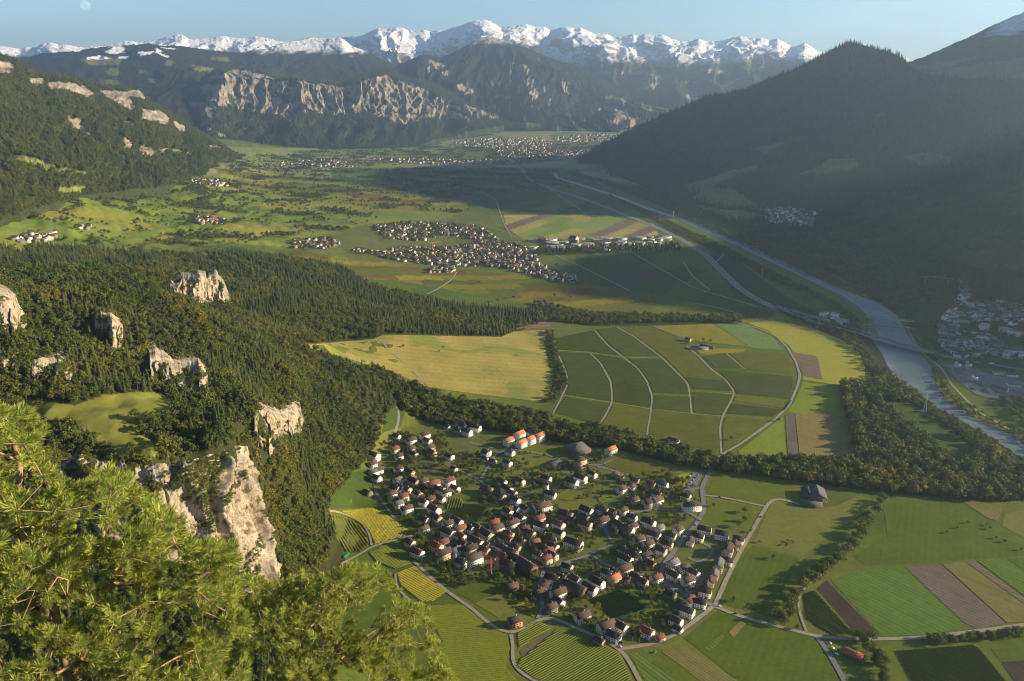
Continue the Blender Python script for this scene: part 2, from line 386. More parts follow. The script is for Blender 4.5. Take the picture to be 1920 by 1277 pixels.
def mountain(name, rows, nu, nv, amp, wl, seed, colf, weights=None, top=.25, back=1500., aniso=3.2, m=None, fine=.25, jag=0, ret=False):
    Pg, v = loft(rows, nu, nv, weights)
    base = Pg.copy(); s, q = arcl(Pg); s = s.mean(0)[None, :]+0*s
    wob = fbm(s/wl/1.5, q/wl/2.2, 3, seed+40)*.8
    g = ridged(s/wl+wob, q/(wl*aniso), 4, seed)-.45
    g2 = ridged(s/(wl*.23)+wob, q/(wl*.5), 3, seed+9)-.45
    env = (top+(1-top)*sstep(0, .3, v))*(1-.7*sstep(.85, 1, v)); env = env[:, None]
    nrm = gnorm(Pg)*np.array((1, 1, .35))
    Pg = Pg+nrm*(env*amp*(g+fine*g2))[..., None]
    Pg[..., 2] += jag*fbm(s[:, :]/55, q/120, 3, seed+70)*(1-sstep(.0, .25, v))[:, None]
    # the far side, so that the ridge has a back
    b1 = Pg[0].copy(); dirx = b1[:, :2]/np.linalg.norm(b1[:, :2], axis=1, keepdims=True)
    bk = []
    for k in (.35, 1.0):
        z = b1.copy(); z[:, :2] += dirx*back*k; z[:, 2] = np.maximum(b1[:, 2]-back*k*.75, -30); bk.append(z)
    sk = Pg[-1].copy(); sk[:, 2] -= 70; sk[:, :2] *= .998
    full = np.concatenate([np.array(bk[::-1]), Pg, sk[None]]); vv = np.concatenate([[-.2, -.1], v, [1.02]])
    V = full.reshape(-1, 3); N = gnorm(full).reshape(-1, 3)
    C = colf(V, N, np.repeat(vv, nu), np.concatenate([g[:1], g[:1], g, g[-1:]]).ravel())
    me = mesh_np(name, V, grid_faces(nu, nv+3)[:, ::-1], True); vcol(me, C)
    o = tag(add_obj(name, me, m or m_mount), kind='structure')
    if ret: return o, Pg, v
    return o
m_mount, t, b = mat('mountain', .95, .05)
at = t.nodes.new('ShaderNodeAttribute'); at.attribute_name = 'col'
p = geo_pos(t)
f = noise_fac(t, .012, 7, .7, p); f2 = noise_fac(t, .07, 4, .7, stretch(t, p, (1, 1, .45)))
c = mulc(t, at.outputs['Color'], ramp(t, f, [(.25, (.6, .62, .65)), (.75, (1.35, 1.32, 1.28))]))
c = mulc(t, c, ramp(t, f2, [(.25, (.6, .6, .6)), (.75, (1.35, 1.35, 1.35))]))
t.links.new(c, b.inputs['Base Color'])
bump(t, b, f2, .9, 14)
FOR = np.array((.030, .040, .016)); FOR2 = np.array((.050, .055, .020)); ROCK = np.array((.31, .26, .20)); ROCKD = np.array((.15, .125, .10)); SNOW = np.array((.82, .83, .86)); MEAD = np.array((.15, .165, .045)); MEADG = np.array((.12, .16, .04))
def lerp(a, b, f): return a*(1-f[:, None])+b*f[:, None]
def inany(px, py, polys):
    r = np.zeros(px.shape, bool)
    for q in polys: r |= inpoly(px, py, q)
    return r
def forest_col(V):
    f = np.clip(.5+fbm(V[:, 0]/160, V[:, 1]/160+V[:, 2]/70, 4, 12), 0, 1); return lerp(np.tile(FOR, (len(V), 1)), np.tile(FOR2, (len(V), 1)), f)
def wobble(V, px, py, a=5):
    return px+a*fbm(V[:, 0]/140, V[:, 2]/90, 4, 77), py+a*.7*fbm(V[:, 1]/140, V[:, 2]/90, 4, 78)

# snow range, 20 km and more away
RNG = [(-120,92),(0,86),(20,89),(37,92),(50,88),(67,90),(80,81),(97,80),(110,85),(123,83),(140,87),(157,89),(177,86),(193,86),(210,82),(230,77),(243,76),(260,79),(277,77),(293,76),(310,70),(328,65),(342,64),(353,72),(373,72),(393,72),(417,67),(437,71),(460,72),(480,68),(500,71),(520,76),(540,78),(580,78),(640,70),(660,68),(677,67),(693,60),(710,53),(727,53),(743,51),(755,52),(767,58),(780,57),(797,56),(807,60),(820,57),(833,58),(848,53),(860,50),(877,43),(893,39),(907,38),(918,40),(930,47),(940,53),(953,50),(970,47),(987,45),(1003,49),(1020,50),(1033,57),(1053,51),(1067,50),(1077,53),(1090,52),(1103,58),(1117,63),(1137,63),(1150,70),(1167,68),(1187,64),(1197,67),(1210,64),(1227,66),(1243,65),(1257,72),(1273,78),(1297,78),(1310,72),(1323,78),(1340,78),(1360,75),(1377,70),(1390,68),(1403,72),(1417,72),(1427,71),(1443,76),(1457,73),(1467,78),(1480,85),(1493,87),(1508,80),(1520,86),(1533,95),(1543,99),(1600,104),(1685,103),(1700,109),(1720,116),(1800,118),(2050,110)]
def snow_col(V, N, v, g):
    px, py = proj(V); x = V[:, 0]
    sl = np.interp(px, [0, 300, 560, 700, 800, 1000, 1100, 1200, 1300, 1400, 1600, 2000], [150, 150, 130, 105, 115, 110, 112, 112, 118, 112, 112, 120])
    sl = sl+6*fbm(x/900, V[:, 2]/500, 4, 3)
    st = 1-N[:, 2]; rk = sstep(.26, .54, st+.34*fbm(x/170+V[:, 1]/220, V[:, 2]/85, 5, 91)+.1*np.clip(g, -1, 1)*-1)
    C = lerp(np.tile(SNOW, (len(V), 1)), np.tile((.26, .21, .17), (len(V), 1)), rk*.85)
    low = sstep(-10, 14, py-sl+9*fbm(x/150, V[:, 2]/260, 4, 65)+8*np.clip(g, -1, 1))
    lowc = lerp(np.tile(FOR*1.1, (len(V), 1)), np.tile(ROCK*.8, (len(V), 1)), sstep(.1, .45, fbm(x/300, V[:, 2]/120, 4, 44)))
    return lerp(C, lowc, low)
top = [(a, b, np.interp(a, [-120, 200, 540, 700, 900, 1300, 1540, 2050], [19e3, 18.5e3, 18e3, 16.6e3, 16e3, 15.6e3, 15.3e3, 16e3])) for a, b in RNG]
mid = [(a, b+np.interp(a, [0, 600, 900, 1540, 2000], [26, 30, 34, 26, 20])+4*math.sin(a/23.), np.interp(a, [-120, 200, 540, 700, 900, 1300, 1540, 2050], [17.9e3, 17.6e3, 16.9e3, 15.3e3, 14.8e3, 14.5e3, 14.5e3, 15.3e3])+350*math.sin(a/31.)) for a, b in RNG]
low = [(-120,175,16.5e3),(0,170,16.5e3),(500,165,15.8e3),(760,160,14.2e3),(1000,160,13.9e3),(1200,160,13.6e3),(1540,160,13.8e3),(2050,160,14.6e3)]
ft = [(-120,215,14.6e3),(500,215,14e3),(1000,215,13.2e3),(1200,216,12.9e3),(1540,214,13.1e3),(2050,212,14e3)]
mountain('snow_range', [top, mid, low, ft], 1400, 190, 560, 1700, 5, snow_col, [1, 1.3, 1.1], top=.06, back=3000, aniso=2.2, fine=.5, jag=16)

# snow-dusted shoulder and the wooded mountain below it on the left
M2 = [(-120,118),(0,108),(55,107),(80,100),(110,98),(140,97),(170,92),(200,87),(220,85),(245,83),(280,84),(310,86),(340,87),(370,90),(400,94),(430,97),(460,99),(473,97),(500,90),(530,80),(560,75),(587,70),(610,73),(640,72),(660,88),(690,98),(715,112),(735,122),(770,140)]
MEADOW2 = [[(150,110),(200,105),(230,112),(225,122),(170,122)],[(195,130),(225,125),(220,142),(200,140)],[(185,148),(222,148),(220,160),(190,158)],[(310,113),(325,115),(320,124),(308,122)],[(395,105),(430,108),(425,118),(400,116)],[(360,120),(400,128),(395,134),(362,132)],[(275,147),(297,147),(295,155),(277,154)],[(255,130),(290,132),(285,140),(260,138)],[(505,138),(530,140),(525,146),(508,145)]]
SNOW2 = [[(195,95),(215,88),(235,92),(225,100),(200,99)],[(160,108),(190,104),(208,110),(190,113),(165,112)],[(292,92),(318,105),(314,108),(288,95)],[(258,97),(285,94),(282,102),(262,104)],[(300,87),(330,88),(325,92),(302,91)],[(220,106),(240,106),(236,111),(222,110)]]
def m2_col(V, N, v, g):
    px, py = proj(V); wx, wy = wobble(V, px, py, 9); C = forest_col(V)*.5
    k = inany(wx, wy, MEADOW2); C[k] = MEAD*.8
    k = inany(wx, wy, SNOW2); C[k] = SNOW*.9
    dust = sstep(440, 500, px)*sstep(740, 690, px)*sstep(112, 84, py)
    k = sstep(.25, .75, dust*.9+.5*fbm(V[:, 0]/120, V[:, 2]/60, 4, 6)+.12*np.clip(g, -1, 1)); return lerp(C, np.tile(SNOW*.85, (len(V), 1)), k*(dust > 0.02))
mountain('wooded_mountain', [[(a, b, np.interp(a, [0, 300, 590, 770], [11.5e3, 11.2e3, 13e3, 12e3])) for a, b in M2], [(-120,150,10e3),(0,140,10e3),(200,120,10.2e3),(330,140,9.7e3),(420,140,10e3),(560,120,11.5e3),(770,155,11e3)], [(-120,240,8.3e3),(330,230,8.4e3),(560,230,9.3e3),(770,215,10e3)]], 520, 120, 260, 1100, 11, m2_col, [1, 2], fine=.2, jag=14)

# central pyramid
M4 = [(690,140),(737,128),(760,115),(790,103),(810,103),(825,108),(850,98),(880,82),(905,70),(917,67),(935,73),(955,78),(980,85),(1010,100),(1040,113),(1070,120),(1100,130),(1130,148),(1160,170),(1190,190),(1220,200),(1260,204),(1320,214)]
ROCK4 = [[(855,158),(870,155),(890,172),(880,178),(862,170)],[(905,195),(925,195),(940,210),(938,222),(910,220)],[(960,115),(985,120),(1000,150),(1012,175),(1005,190),(985,160)],[(1055,150),(1068,155),(1065,175),(1058,170)],[(1115,190),(1150,200),(1175,215),(1180,235),(1150,232),(1125,215)],[(1160,205),(1190,220),(1200,238),(1170,238)],[(800,110),(830,120),(845,145),(830,140)]]
MEADOW4 = [[(1120,178),(1150,180),(1175,190),(1170,196),(1140,188)],[(1180,195),(1230,200),(1270,206),(1260,212),(1210,206)],[(960,228),(1000,232),(1060,240),(1050,246),(980,240)],[(1040,236),(1140,245),(1130,250),(1060,246)]]
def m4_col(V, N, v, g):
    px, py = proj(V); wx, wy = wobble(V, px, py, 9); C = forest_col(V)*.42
    k = inany(wx, wy, ROCK4) & (fbm(V[:, 0]/70, V[:, 2]/160, 3, 4) > -.12); C[k] = ROCK*.75
    k = (fbm(V[:, 0]/60, V[:, 2]/220, 4, 14) > .38) & (py > 110); C[k] = ROCK*.6
    k = inany(wx, wy, MEADOW4); C[k] = MEADG*.9
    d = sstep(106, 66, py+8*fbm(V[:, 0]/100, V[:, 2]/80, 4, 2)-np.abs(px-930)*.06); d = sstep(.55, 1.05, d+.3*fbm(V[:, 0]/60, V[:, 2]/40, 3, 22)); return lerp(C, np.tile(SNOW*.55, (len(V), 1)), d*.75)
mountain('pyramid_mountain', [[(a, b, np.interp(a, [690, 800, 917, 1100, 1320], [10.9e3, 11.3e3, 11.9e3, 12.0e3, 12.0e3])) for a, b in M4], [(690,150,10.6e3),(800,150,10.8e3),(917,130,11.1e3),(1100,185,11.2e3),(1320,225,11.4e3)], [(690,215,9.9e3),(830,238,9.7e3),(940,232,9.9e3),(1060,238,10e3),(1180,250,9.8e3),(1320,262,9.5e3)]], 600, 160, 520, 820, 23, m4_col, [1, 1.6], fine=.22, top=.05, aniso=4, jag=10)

# long cliff massif
M3 = [(300,205),(317,192),(340,175),(365,160),(385,140),(405,128),(430,129),(470,127),(500,132),(520,145),(550,143),(580,152),(620,152),(640,158),(680,142),(707,130),(730,128),(745,140),(780,150),(820,160),(850,175),(870,190),(895,205),(925,215),(945,223)]
CLIFF3 = [[(322,200),(345,193),(370,190),(395,195),(400,220),(388,250),(365,240),(340,222)],
 [(372,165),(400,140),(430,132),(470,134),(500,140),(520,152),(560,150),(600,155),(640,162),(640,216),(615,218),(560,205),(530,215),(470,205),(430,200),(405,205),(390,180)],
 [(520,195),(560,205),(548,236),(525,215)],[(640,160),(690,150),(720,140),(745,150),(770,160),(800,168),(830,185),(840,205),(830,222),(800,220),(770,235),(740,228),(700,215),(665,210),(640,214)],
 [(840,195),(865,200),(880,220),(870,224),(845,218)],[(870,195),(905,205),(940,222),(910,222),(880,215)],[(410,250),(425,252),(418,262),(408,258)]]
def m3_col(V, N, v, g):
    px, py = proj(V); wx, wy = wobble(V, px, py, 12); C = forest_col(V)
    k = inany(wx, wy, CLIFF3); veg = fbm(V[:, 0]/60+V[:, 1]/60, V[:, 2]/190, 5, 61)*1.25
    rk = k & (veg+.5*fbm(V[:, 0]/260+V[:, 1]/260, V[:, 2]/90, 3, 33) > -.15); q = np.clip(.5+fbm(V[:, 0]/90, V[:, 2]/60, 4, 71)*1.2, 0, 1)
    C[rk] = lerp(np.tile(ROCKD, (len(V), 1)), np.tile(ROCK*1.1, (len(V), 1)), q)[rk]
    return C
rd = lambda a, lo, hi: np.interp(a, [300, 420, 560, 700, 945], lo if hi is None else hi)
M3o, M3P, M3v = mountain('cliff_massif', [[(a, b, np.interp(a, [300, 400, 640, 740, 945], [9.6e3, 9.4e3, 9.7e3, 10e3, 10.2e3])) for a, b in M3],
 [(300,210,9.3e3),(330,198,9.1e3),(400,145,9.05e3),(500,142,9.1e3),(640,164,9.3e3),(720,142,9.6e3),(800,172,9.7e3),(870,198,9.9e3),(945,226,10e3)],
 [(300,232,9.1e3),(340,228,8.9e3),(400,205,8.75e3),(500,208,8.8e3),(640,214,9.0e3),(720,214,9.2e3),(800,218,9.35e3),(870,221,9.6e3),(945,229,9.8e3)],
 [(300,262,8.4e3),(420,283,7.9e3),(560,279,8.1e3),(690,280,8.1e3),(760,278,8.2e3),(800,268,8.5e3),(860,250,9.1e3),(945,234,9.6e3)]], 760, 170, 330, 760, 37, m3_col, [.5, 1.5, 1.3], top=.12, aniso=3.2, fine=.42, jag=16, ret=True)

# wooded flank on the left, 3 to 6 km away
M1 = [(-260,60),(-120,80),(0,103),(30,112),(50,125),(70,140),(90,145),(110,142),(140,148),(170,158),(200,163),(230,165),(258,168),(270,180),(290,195),(310,208),(335,222),(360,238),(385,253),(410,268),(430,282),(450,296)]
ROCK1 = [[(-40,100),(0,115),(28,120),(25,140),(0,142),(-40,140)],[(55,147),(80,147),(85,155),(75,162),(58,158)],[(90,155),(110,152),(160,162),(180,178),(175,186),(130,172),(95,168)],[(180,167),(230,172),(262,168),(273,182),(270,190),(245,184),(255,205),(245,212),(225,200),(200,185)],[(265,205),(300,208),(318,225),(315,235),(285,230),(268,220)],[(323,225),(350,240),(352,250),(330,245)],[(122,217),(140,217),(152,228),(158,240),(173,252),(165,255),(140,240),(126,228)],[(227,258),(240,260),(252,275),(248,280),(232,275)],[(260,270),(285,278),(292,290),(285,294),(264,288)],[(383,272),(410,273),(418,281),(395,281)],[(300,278),(316,282),(312,290),(300,287)],[(213,220),(225,219),(222,226),(214,225)],[(233,226),(248,227),(250,234),(236,232)]]
MEADOW1 = [[(24,288),(70,297),(110,312),(170,326),(165,331),(110,322),(60,310),(28,300)],[(28,208),(42,205),(50,212),(38,215)],[(310,275),(330,280),(360,288),(340,291),(318,284)],[(110,352),(150,348),(165,355),(130,368),(108,366)]]
def m1_col(V, N, v, g):
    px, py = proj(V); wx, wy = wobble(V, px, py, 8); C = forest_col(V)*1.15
    k = inany(wx, wy, ROCK1); q = np.clip(.55+fbm(V[:, 0]/40, V[:, 2]/40, 4, 71)*1.2, 0, 1); C[k] = lerp(np.tile(ROCKD, (len(V), 1)), np.tile(ROCK*1.2, (len(V), 1)), q)[k]
    k = inany(wx, wy, MEADOW1); C[k] = MEAD*1.1
    return C
M1o, M1P, M1v = mountain('wooded_flank', [[(a, b, np.interp(a, [-260, 0, 110, 258, 450], [4.2e3, 4.7e3, 5.0e3, 5.6e3, 6.9e3])) for a, b in M1],
 [(-260,250,3.1e3),(0,235,3.5e3),(120,232,3.8e3),(220,250,4.2e3),(300,275,4.7e3),(400,291,5.7e3),(450,299,6.6e3)],
 [(-260,440,2.45e3),(0,415,2.65e3),(60,395,2.9e3),(170,366,3.4e3),(300,352,3.9e3),(380,335,4.9e3),(430,312,6.0e3),(450,304,6.4e3)]], 420, 130, 120, 430, 51, m1_col, [1, 1.1], top=.15, aniso=2.4, fine=.35, jag=8, ret=True)

# dark mountain on the right, in its own shade
M6 = [(1040,318),(1080,300),(1130,270),(1180,245),(1230,222),(1280,200),(1300,193),(1330,181),(1365,177),(1400,167),(1440,150),(1480,135),(1510,122),(1540,103),(1560,93),(1575,85),(1590,79),(1605,80),(1615,84),(1640,92),(1665,97),(1680,103),(1695,114),(1712,128),(1740,143),(1770,142),(1800,148),(1860,150),(1900,156),(1960,160),(2150,165),(2500,150)]
VILLAGE6 = [(1428,394),(1480,388),(1534,400),(1524,428),(1440,418)]
MEADOW6 = [VILLAGE6, [(1280,345),(1340,330),(1370,320),(1420,310),(1425,320),(1380,335),(1320,360),(1290,365)],[(1500,325),(1560,300),(1600,300),(1620,315),(1590,325),(1530,330)],[(1680,295),(1740,285),(1790,295),(1780,310),(1720,312)],[(1285,375),(1330,355),(1370,352),(1400,370),(1420,390),(1350,385)],[(1280,385),(1400,395),(1440,405),(1400,415),(1300,405)],[(1760,120),(1800,128),(1900,125),(2000,118),(2000,150),(1900,148),(1800,145)],[(1410,280),(1470,265),(1480,272),(1430,290)],[(1640,215),(1660,208),(1662,222),(1640,228)]]
def m6_col(V, N, v, g):
    px, py = proj(V); wx, wy = wobble(V, px, py, 9); C = forest_col(V)
    k = (fbm(V[:, 0]/70, V[:, 2]/90, 4, 14) > .42); C[k] = ROCK*.5
    k = inany(wx, wy, MEADOW6); C[k] = MEADG*1.1
    return C
M6o, M6P, M6v = mountain('dark_mountain', [[(a, b, np.interp(a, [1040, 1300, 1590, 1695, 1740, 1860, 2150, 2500], [7e3, 6.9e3, 6.6e3, 6.3e3, 5.7e3, 5.1e3, 4.8e3, 4.6e3])) for a, b in M6],
 [(1040,322,6.9e3),(1180,285,6.3e3),(1300,265,6.0e3),(1450,225,5.7e3),(1590,190,5.6e3),(1740,215,5.2e3),(1860,215,4.7e3),(2150,230,4.3e3),(2500,230,4.1e3)],
 [(1040,326,6.7e3),(1180,330,5.5e3),(1300,355,4.8e3),(1450,335,4.6e3),(1590,320,4.6e3),(1740,320,4.5e3),(1860,310,4.2e3),(2150,330,3.8e3),(2500,330,3.6e3)],
 [(1040,330,6.5e3),(1150,338,5.7e3),(1230,362,4.75e3),(1300,397,4.05e3),(1400,428,3.65e3),(1560,440,3.6e3),(1750,455,3.6e3),(1920,470,3.5e3),(2150,480,3.4e3),(2500,490,3.3e3)]], 620, 170, 170, 800, 63, m6_col, [1, 1.1, .8], top=.12, aniso=2.6, fine=.35, jag=9, ret=True)
# higher mountain behind it
def m7_col(V, N, v, g):
    px, py = proj(V); wx, wy = wobble(V, px, py, 9); C = forest_col(V)
    k = inany(wx, wy, [[(1690,125),(1760,118),(1830,105),(1835,110),(1770,128),(1700,133)], [(1720,135),(1800,125),(1920,110),(2100,100),(2100,150),(1800,150)]]); C[k] = MEAD
    s = sstep(1800, 1930, px)*sstep(75, 30, py-(1920-px)*.42); k = sstep(.3, .7, s+.5*fbm(V[:, 0]/60, V[:, 2]/40, 4, 8)); return lerp(C, np.tile(SNOW*.8, (len(V), 1)), k*(s > .03))
mountain('high_shoulder', [[(1640,140,9e3),(1690,123,8.8e3),(1712,114,8.6e3),(1730,108,8.5e3),(1760,95,8.4e3),(1800,77,8.3e3),(1840,57,8.2e3),(1880,40,8.1e3),(1920,24,8e3),(2050,-25,7.9e3),(2250,-70,7.8e3),(2600,-90,7.6e3)],
 [(1640,150,8e3),(1760,140,7.2e3),(1920,125,6.6e3),(2250,110,6.3e3),(2600,110,6.2e3)],[(1640,200,7e3),(1760,190,6.4e3),(1920,190,6e3),(2250,190,5.7e3),(2600,190,5.5e3)]], 300, 70, 120, 700, 71, m7_col, [1.5, 1], top=.3, aniso=3, jag=10)
# lower spur on the right
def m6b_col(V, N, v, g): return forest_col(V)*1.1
M9o, M9P, M9v = mountain('wooded_spur', [[(1540,432,3.7e3),(1575,420,3.8e3),(1600,398,3.95e3),(1625,380,4.0e3),(1660,366,4.05e3),(1710,356,4.1e3),(1770,350,4.1e3),(1830,354,4.0e3),(1920,350,3.9e3),(2050,345,3.7e3),(2300,340,3.5e3)],
 [(1540,436,3.6e3),(1600,425,3.65e3),(1700,420,3.5e3),(1800,420,3.35e3),(1920,425,3.2e3),(2050,430,3.0e3),(2300,430,2.8e3)],
 [(1540,445,3.5e3),(1600,458,3.3e3),(1700,480,3.05e3),(1800,500,2.82e3),(1920,522,2.6e3),(2050,540,2.4e3),(2300,560,2.2e3)]], 260, 70, 50, 300, 83, m6b_col, top=.3, aniso=2, jag=6, ret=True)
# the range that closes the valley beyond the right edge; it throws the evening shade over the plain
ys = np.array([-3000, 200, 700, 1150, 1350, 1700, 2000, 2200, 2350, 2650, 2900, 3150, 3400, 3750, 3950, 4300, 5000, 5900, 6600, 7200])
xs = np.array([900, 1600, 1450, 1150, 1020, 900, 760, 420, 140, 60, 250, 800, 900, 800, 0, -350, -950, -1050, -400, 300])      # where the shade must end
xr = 4350+.12*ys; zr = (xr-xs)*math.tan(SUN_EL)
nv, nu = 60, 300; yy = np.linspace(-3000, 7200, nu); xrr = np.interp(yy, ys, xr); zrr = np.interp(yy, ys, zr)+12*fbm(yy/90, yy*0, 4, 4)
v = np.linspace(-1, 1, nv)[:, None]; wd = np.where(v < 0, np.minimum(.75*(xrr-np.maximum(.66*yy+250, 2200)), 1700)[None, :], 1800)
X = xrr+v*wd; Z = zrr*(1-np.abs(v)**1.1)-20*np.abs(v); Z += (1-np.abs(v))*np.abs(v)*4*60*(ridged(yy[None, :]/500+0*v, X/1500, 4, 8)-.4)
V = np.stack([X, yy[None, :]+0*X, Z], -1).reshape(-1, 3)
me = mesh_np('closing_range', V, grid_faces(nu, nv), True); vcol(me, forest_col(V)); tag(add_obj('closing_range', me, m_mount), kind='structure')
# ------------------------------------------------------------------ tree kit
def leaf_mat(name, stops, trans=.25):
    m = bpy.data.materials.new(name); m.use_nodes = True; t = m.node_tree
    b = t.nodes['Principled BSDF']; b.inputs['Roughness'].default_value = .7; b.inputs['Specular IOR Level'].default_value = .12
    oi = t.nodes.new('ShaderNodeObjectInfo')
    sn = noise_fac(t, .011, 3, .6, oi.outputs['Location']); ma = t.nodes.new('ShaderNodeMath'); ma.operation = 'MULTIPLY_ADD'; ma.inputs[1].default_value = .42; t.links.new(oi.outputs['Random'], ma.inputs[0])
    mb_ = t.nodes.new('ShaderNodeMapRange'); mb_.inputs['From Min'].default_value = .36; mb_.inputs['From Max'].default_value = .64; mb_.inputs['To Min'].default_value = 0; mb_.inputs['To Max'].default_value = .58; t.links.new(sn, mb_.inputs['Value']); t.links.new(mb_.outputs[0], ma.inputs[2])
    c = ramp(t, ma.outputs[0], stops)
    tc = t.nodes.new('ShaderNodeTexCoord')
    f = noise_fac(t, 5, 3, .6, tc.outputs['Object'])
    c = mulc(t, c, ramp(t, f, [(.3, (.7, .72, .7)), (.7, (1.35, 1.3, 1.2))]))
    t.links.new(c, b.inputs['Base Color'])
    tr = t.nodes.new('ShaderNodeBsdfTranslucent'); t.links.new(c, tr.inputs['Color'])
    mx = t.nodes.new('ShaderNodeMixShader'); mx.inputs[0].default_value = trans
    t.links.new(b.outputs[0], mx.inputs[1]); t.links.new(tr.outputs[0], mx.inputs[2])
    t.links.new(mx.outputs[0], t.nodes['Material Output'].inputs['Surface']); return m
m_leaf = leaf_mat('broad_leaves', [(0, (.050, .080, .015)), (.35, (.078, .105, .018)), (.62, (.110, .124, .020)), (.84, (.148, .138, .022)), (.96, (.185, .142, .024)), (1, (.22, .135, .027))])
m_leafg = leaf_mat('green_leaves', [(0, (.05, .078, .014)), (.5, (.085, .10, .018)), (.85, (.12, .125, .02)), (1, (.17, .13, .024))])
m_need = leaf_mat('conifer_needles', [(0, (.040, .060, .018)), (.5, (.062, .078, .021)), (.85, (.088, .096, .024)), (1, (.11, .10, .026))], .12)
m_bark = simple('bark', (.13, .10, .075), .95, .3, 3)
def tube_np(p, q, r0, r1, k=5):
    p = np.array(p, float); q = np.array(q, float); d = q-p; d /= np.linalg.norm(d)+1e-9
    a = np.cross(d, (.3, .2, 1) if abs(d[2]) < .9 else (1, 0, 0)); a /= np.linalg.norm(a); b2 = np.cross(d, a)
    th = np.arange(k)*2*math.pi/k; ring = np.cos(th)[:, None]*a+np.sin(th)[:, None]*b2
    V = np.concatenate([p+ring*r0, q+ring*r1]); i = np.arange(k); j = (i+1) % k
    return V, np.stack([i, j, j+k, i+k], -1)
class MB:
    def __init__(s): s.V = []; s.F = []; s.n = 0
    def add(s, V, F): s.V.append(np.asarray(V, float)); s.F.append(np.asarray(F)+s.n); s.n += len(V)
    def tube(s, *a, **k): s.add(*tube_np(*a, **k))
    def box(s, c, d, rz=0):
        c = np.array(c, float); d = np.array(d, float)/2
        V = np.array([(x, y, z) for x in (-1, 1) for y in (-1, 1) for z in (-1, 1)])*d
        if rz: V = V@np.array([[math.cos(rz), math.sin(rz), 0], [-math.sin(rz), math.cos(rz), 0], [0, 0, 1]])
        s.add(V+c, [(0, 1, 3, 2), (4, 6, 7, 5), (0, 4, 5, 1), (2, 3, 7, 6), (0, 2, 6, 4), (1, 5, 7, 3)])
    def quad(s, a, b, c, d): s.add([a, b, c, d], [(0, 1, 2, 3)])
    def mesh(s, name, smooth=False): return mesh_np(name, np.concatenate(s.V), np.concatenate(s.F), smooth)
def leaf_cloud(r, lobes, n, size):
    """n small leaf-clump quads spread through and over ellipsoid lobes (cx,cy,cz,rx,ry,rz)"""
    L = np.array(lobes); wgt = L[:, 3]*L[:, 4]; k = r.choice(len(L), n, p=wgt/wgt.sum()); L = L[k]
    d = r.normal(size=(n, 3)); d /= np.linalg.norm(d, axis=1, keepdims=True); d[:, 2] = np.where(d[:, 2] < -.55, -d[:, 2], d[:, 2])
    rad = r.uniform(.72, 1.05, n)[:, None]; c = L[:, :3]+d*L[:, 3:]*rad
    nr = d+r.normal(size=(n, 3))*.45; nr /= np.linalg.norm(nr, axis=1, keepdims=True)
    a = np.cross(nr, r.normal(size=(n, 3))); a /= np.linalg.norm(a, axis=1, keepdims=True); b2 = np.cross(nr, a)
    s = size*r.uniform(.6, 1.3, n)[:, None]; a = a*s; b2 = b2*s*r.uniform(.5, .9, n)[:, None]
    V = np.stack([c-a*.9-b2*.5, c+a*.2-b2, c+a+b2*.3, c-a*.1+b2], 1).reshape(-1, 3)
    return V, np.arange(4*n).reshape(-1, 4)
def broad_parts(seed, n=200, tall=1.0, wide=.50):
    r = np.random.default_rng(seed); lobes = []
    k = r.integers(6, 9)
    for i in range(k):
        a = i/k*6.28+r.uniform(-.4, .4); q = r.uniform(.12, .26)*wide/.42; z = r.uniform(.38, .72)
        lobes.append((math.cos(a)*q, math.sin(a)*q, z, *(r.uniform(.15, .23, 2)*wide/.42), r.uniform(.13, .20)))
    lobes.append((r.uniform(-.05, .05), r.uniform(-.05, .05), .8, .18*wide/.42, .18*wide/.42, .19)); lobes.append((0, 0, .55, .26*wide/.42, .26*wide/.42, .26))
    cr = MB(); cr.add(*leaf_cloud(r, lobes, n, .075*(190/n)**.42))
    tk = MB(); tk.tube((0, 0, -.03), (.01, 0, .38), .026, .018); tk.tube((.01, 0, .36), (0, .02, .72), .017, .006)
    for i in range(4):
        a = i*1.57+r.uniform(-.4, .4); tk.tube((.008, 0, .27+.05*i), (math.cos(a)*.22*wide/.42, math.sin(a)*.22*wide/.42, .52+.06*i), .011, .004, 4)
    return tk, cr
def conif_parts(seed, tiers=10, per=8, wide=.17):
    r = np.random.default_rng(seed); cr = MB()
    for i in range(tiers):
        f = i/(tiers-1); z = .12+.86*f; rad = wide*(1-f)**.8*r.uniform(.85, 1.15)+.012
        for j in range(per):
            a = j/per*6.283+r.uniform(-.35, .35)+i*.7; L = rad*r.uniform(.75, 1.2); c, s = math.cos(a), math.sin(a); wdt = L*.42+.008; dz = L*.45
            cr.add([(c*.01, s*.01, z+.035), (c*L*.6-s*wdt, s*L*.6+c*wdt, z-dz*.45), (c*L, s*L, z-dz), (c*L*.6+s*wdt, s*L*.6-c*wdt, z-dz*.45)], [(0, 1, 2, 3)])
    cr.tube((0, 0, .95), (0, 0, 1.02), .008, .001, 4)
    tk = MB(); tk.tube((0, 0, -.03), (0, 0, .9), .018, .004)
    return tk, cr
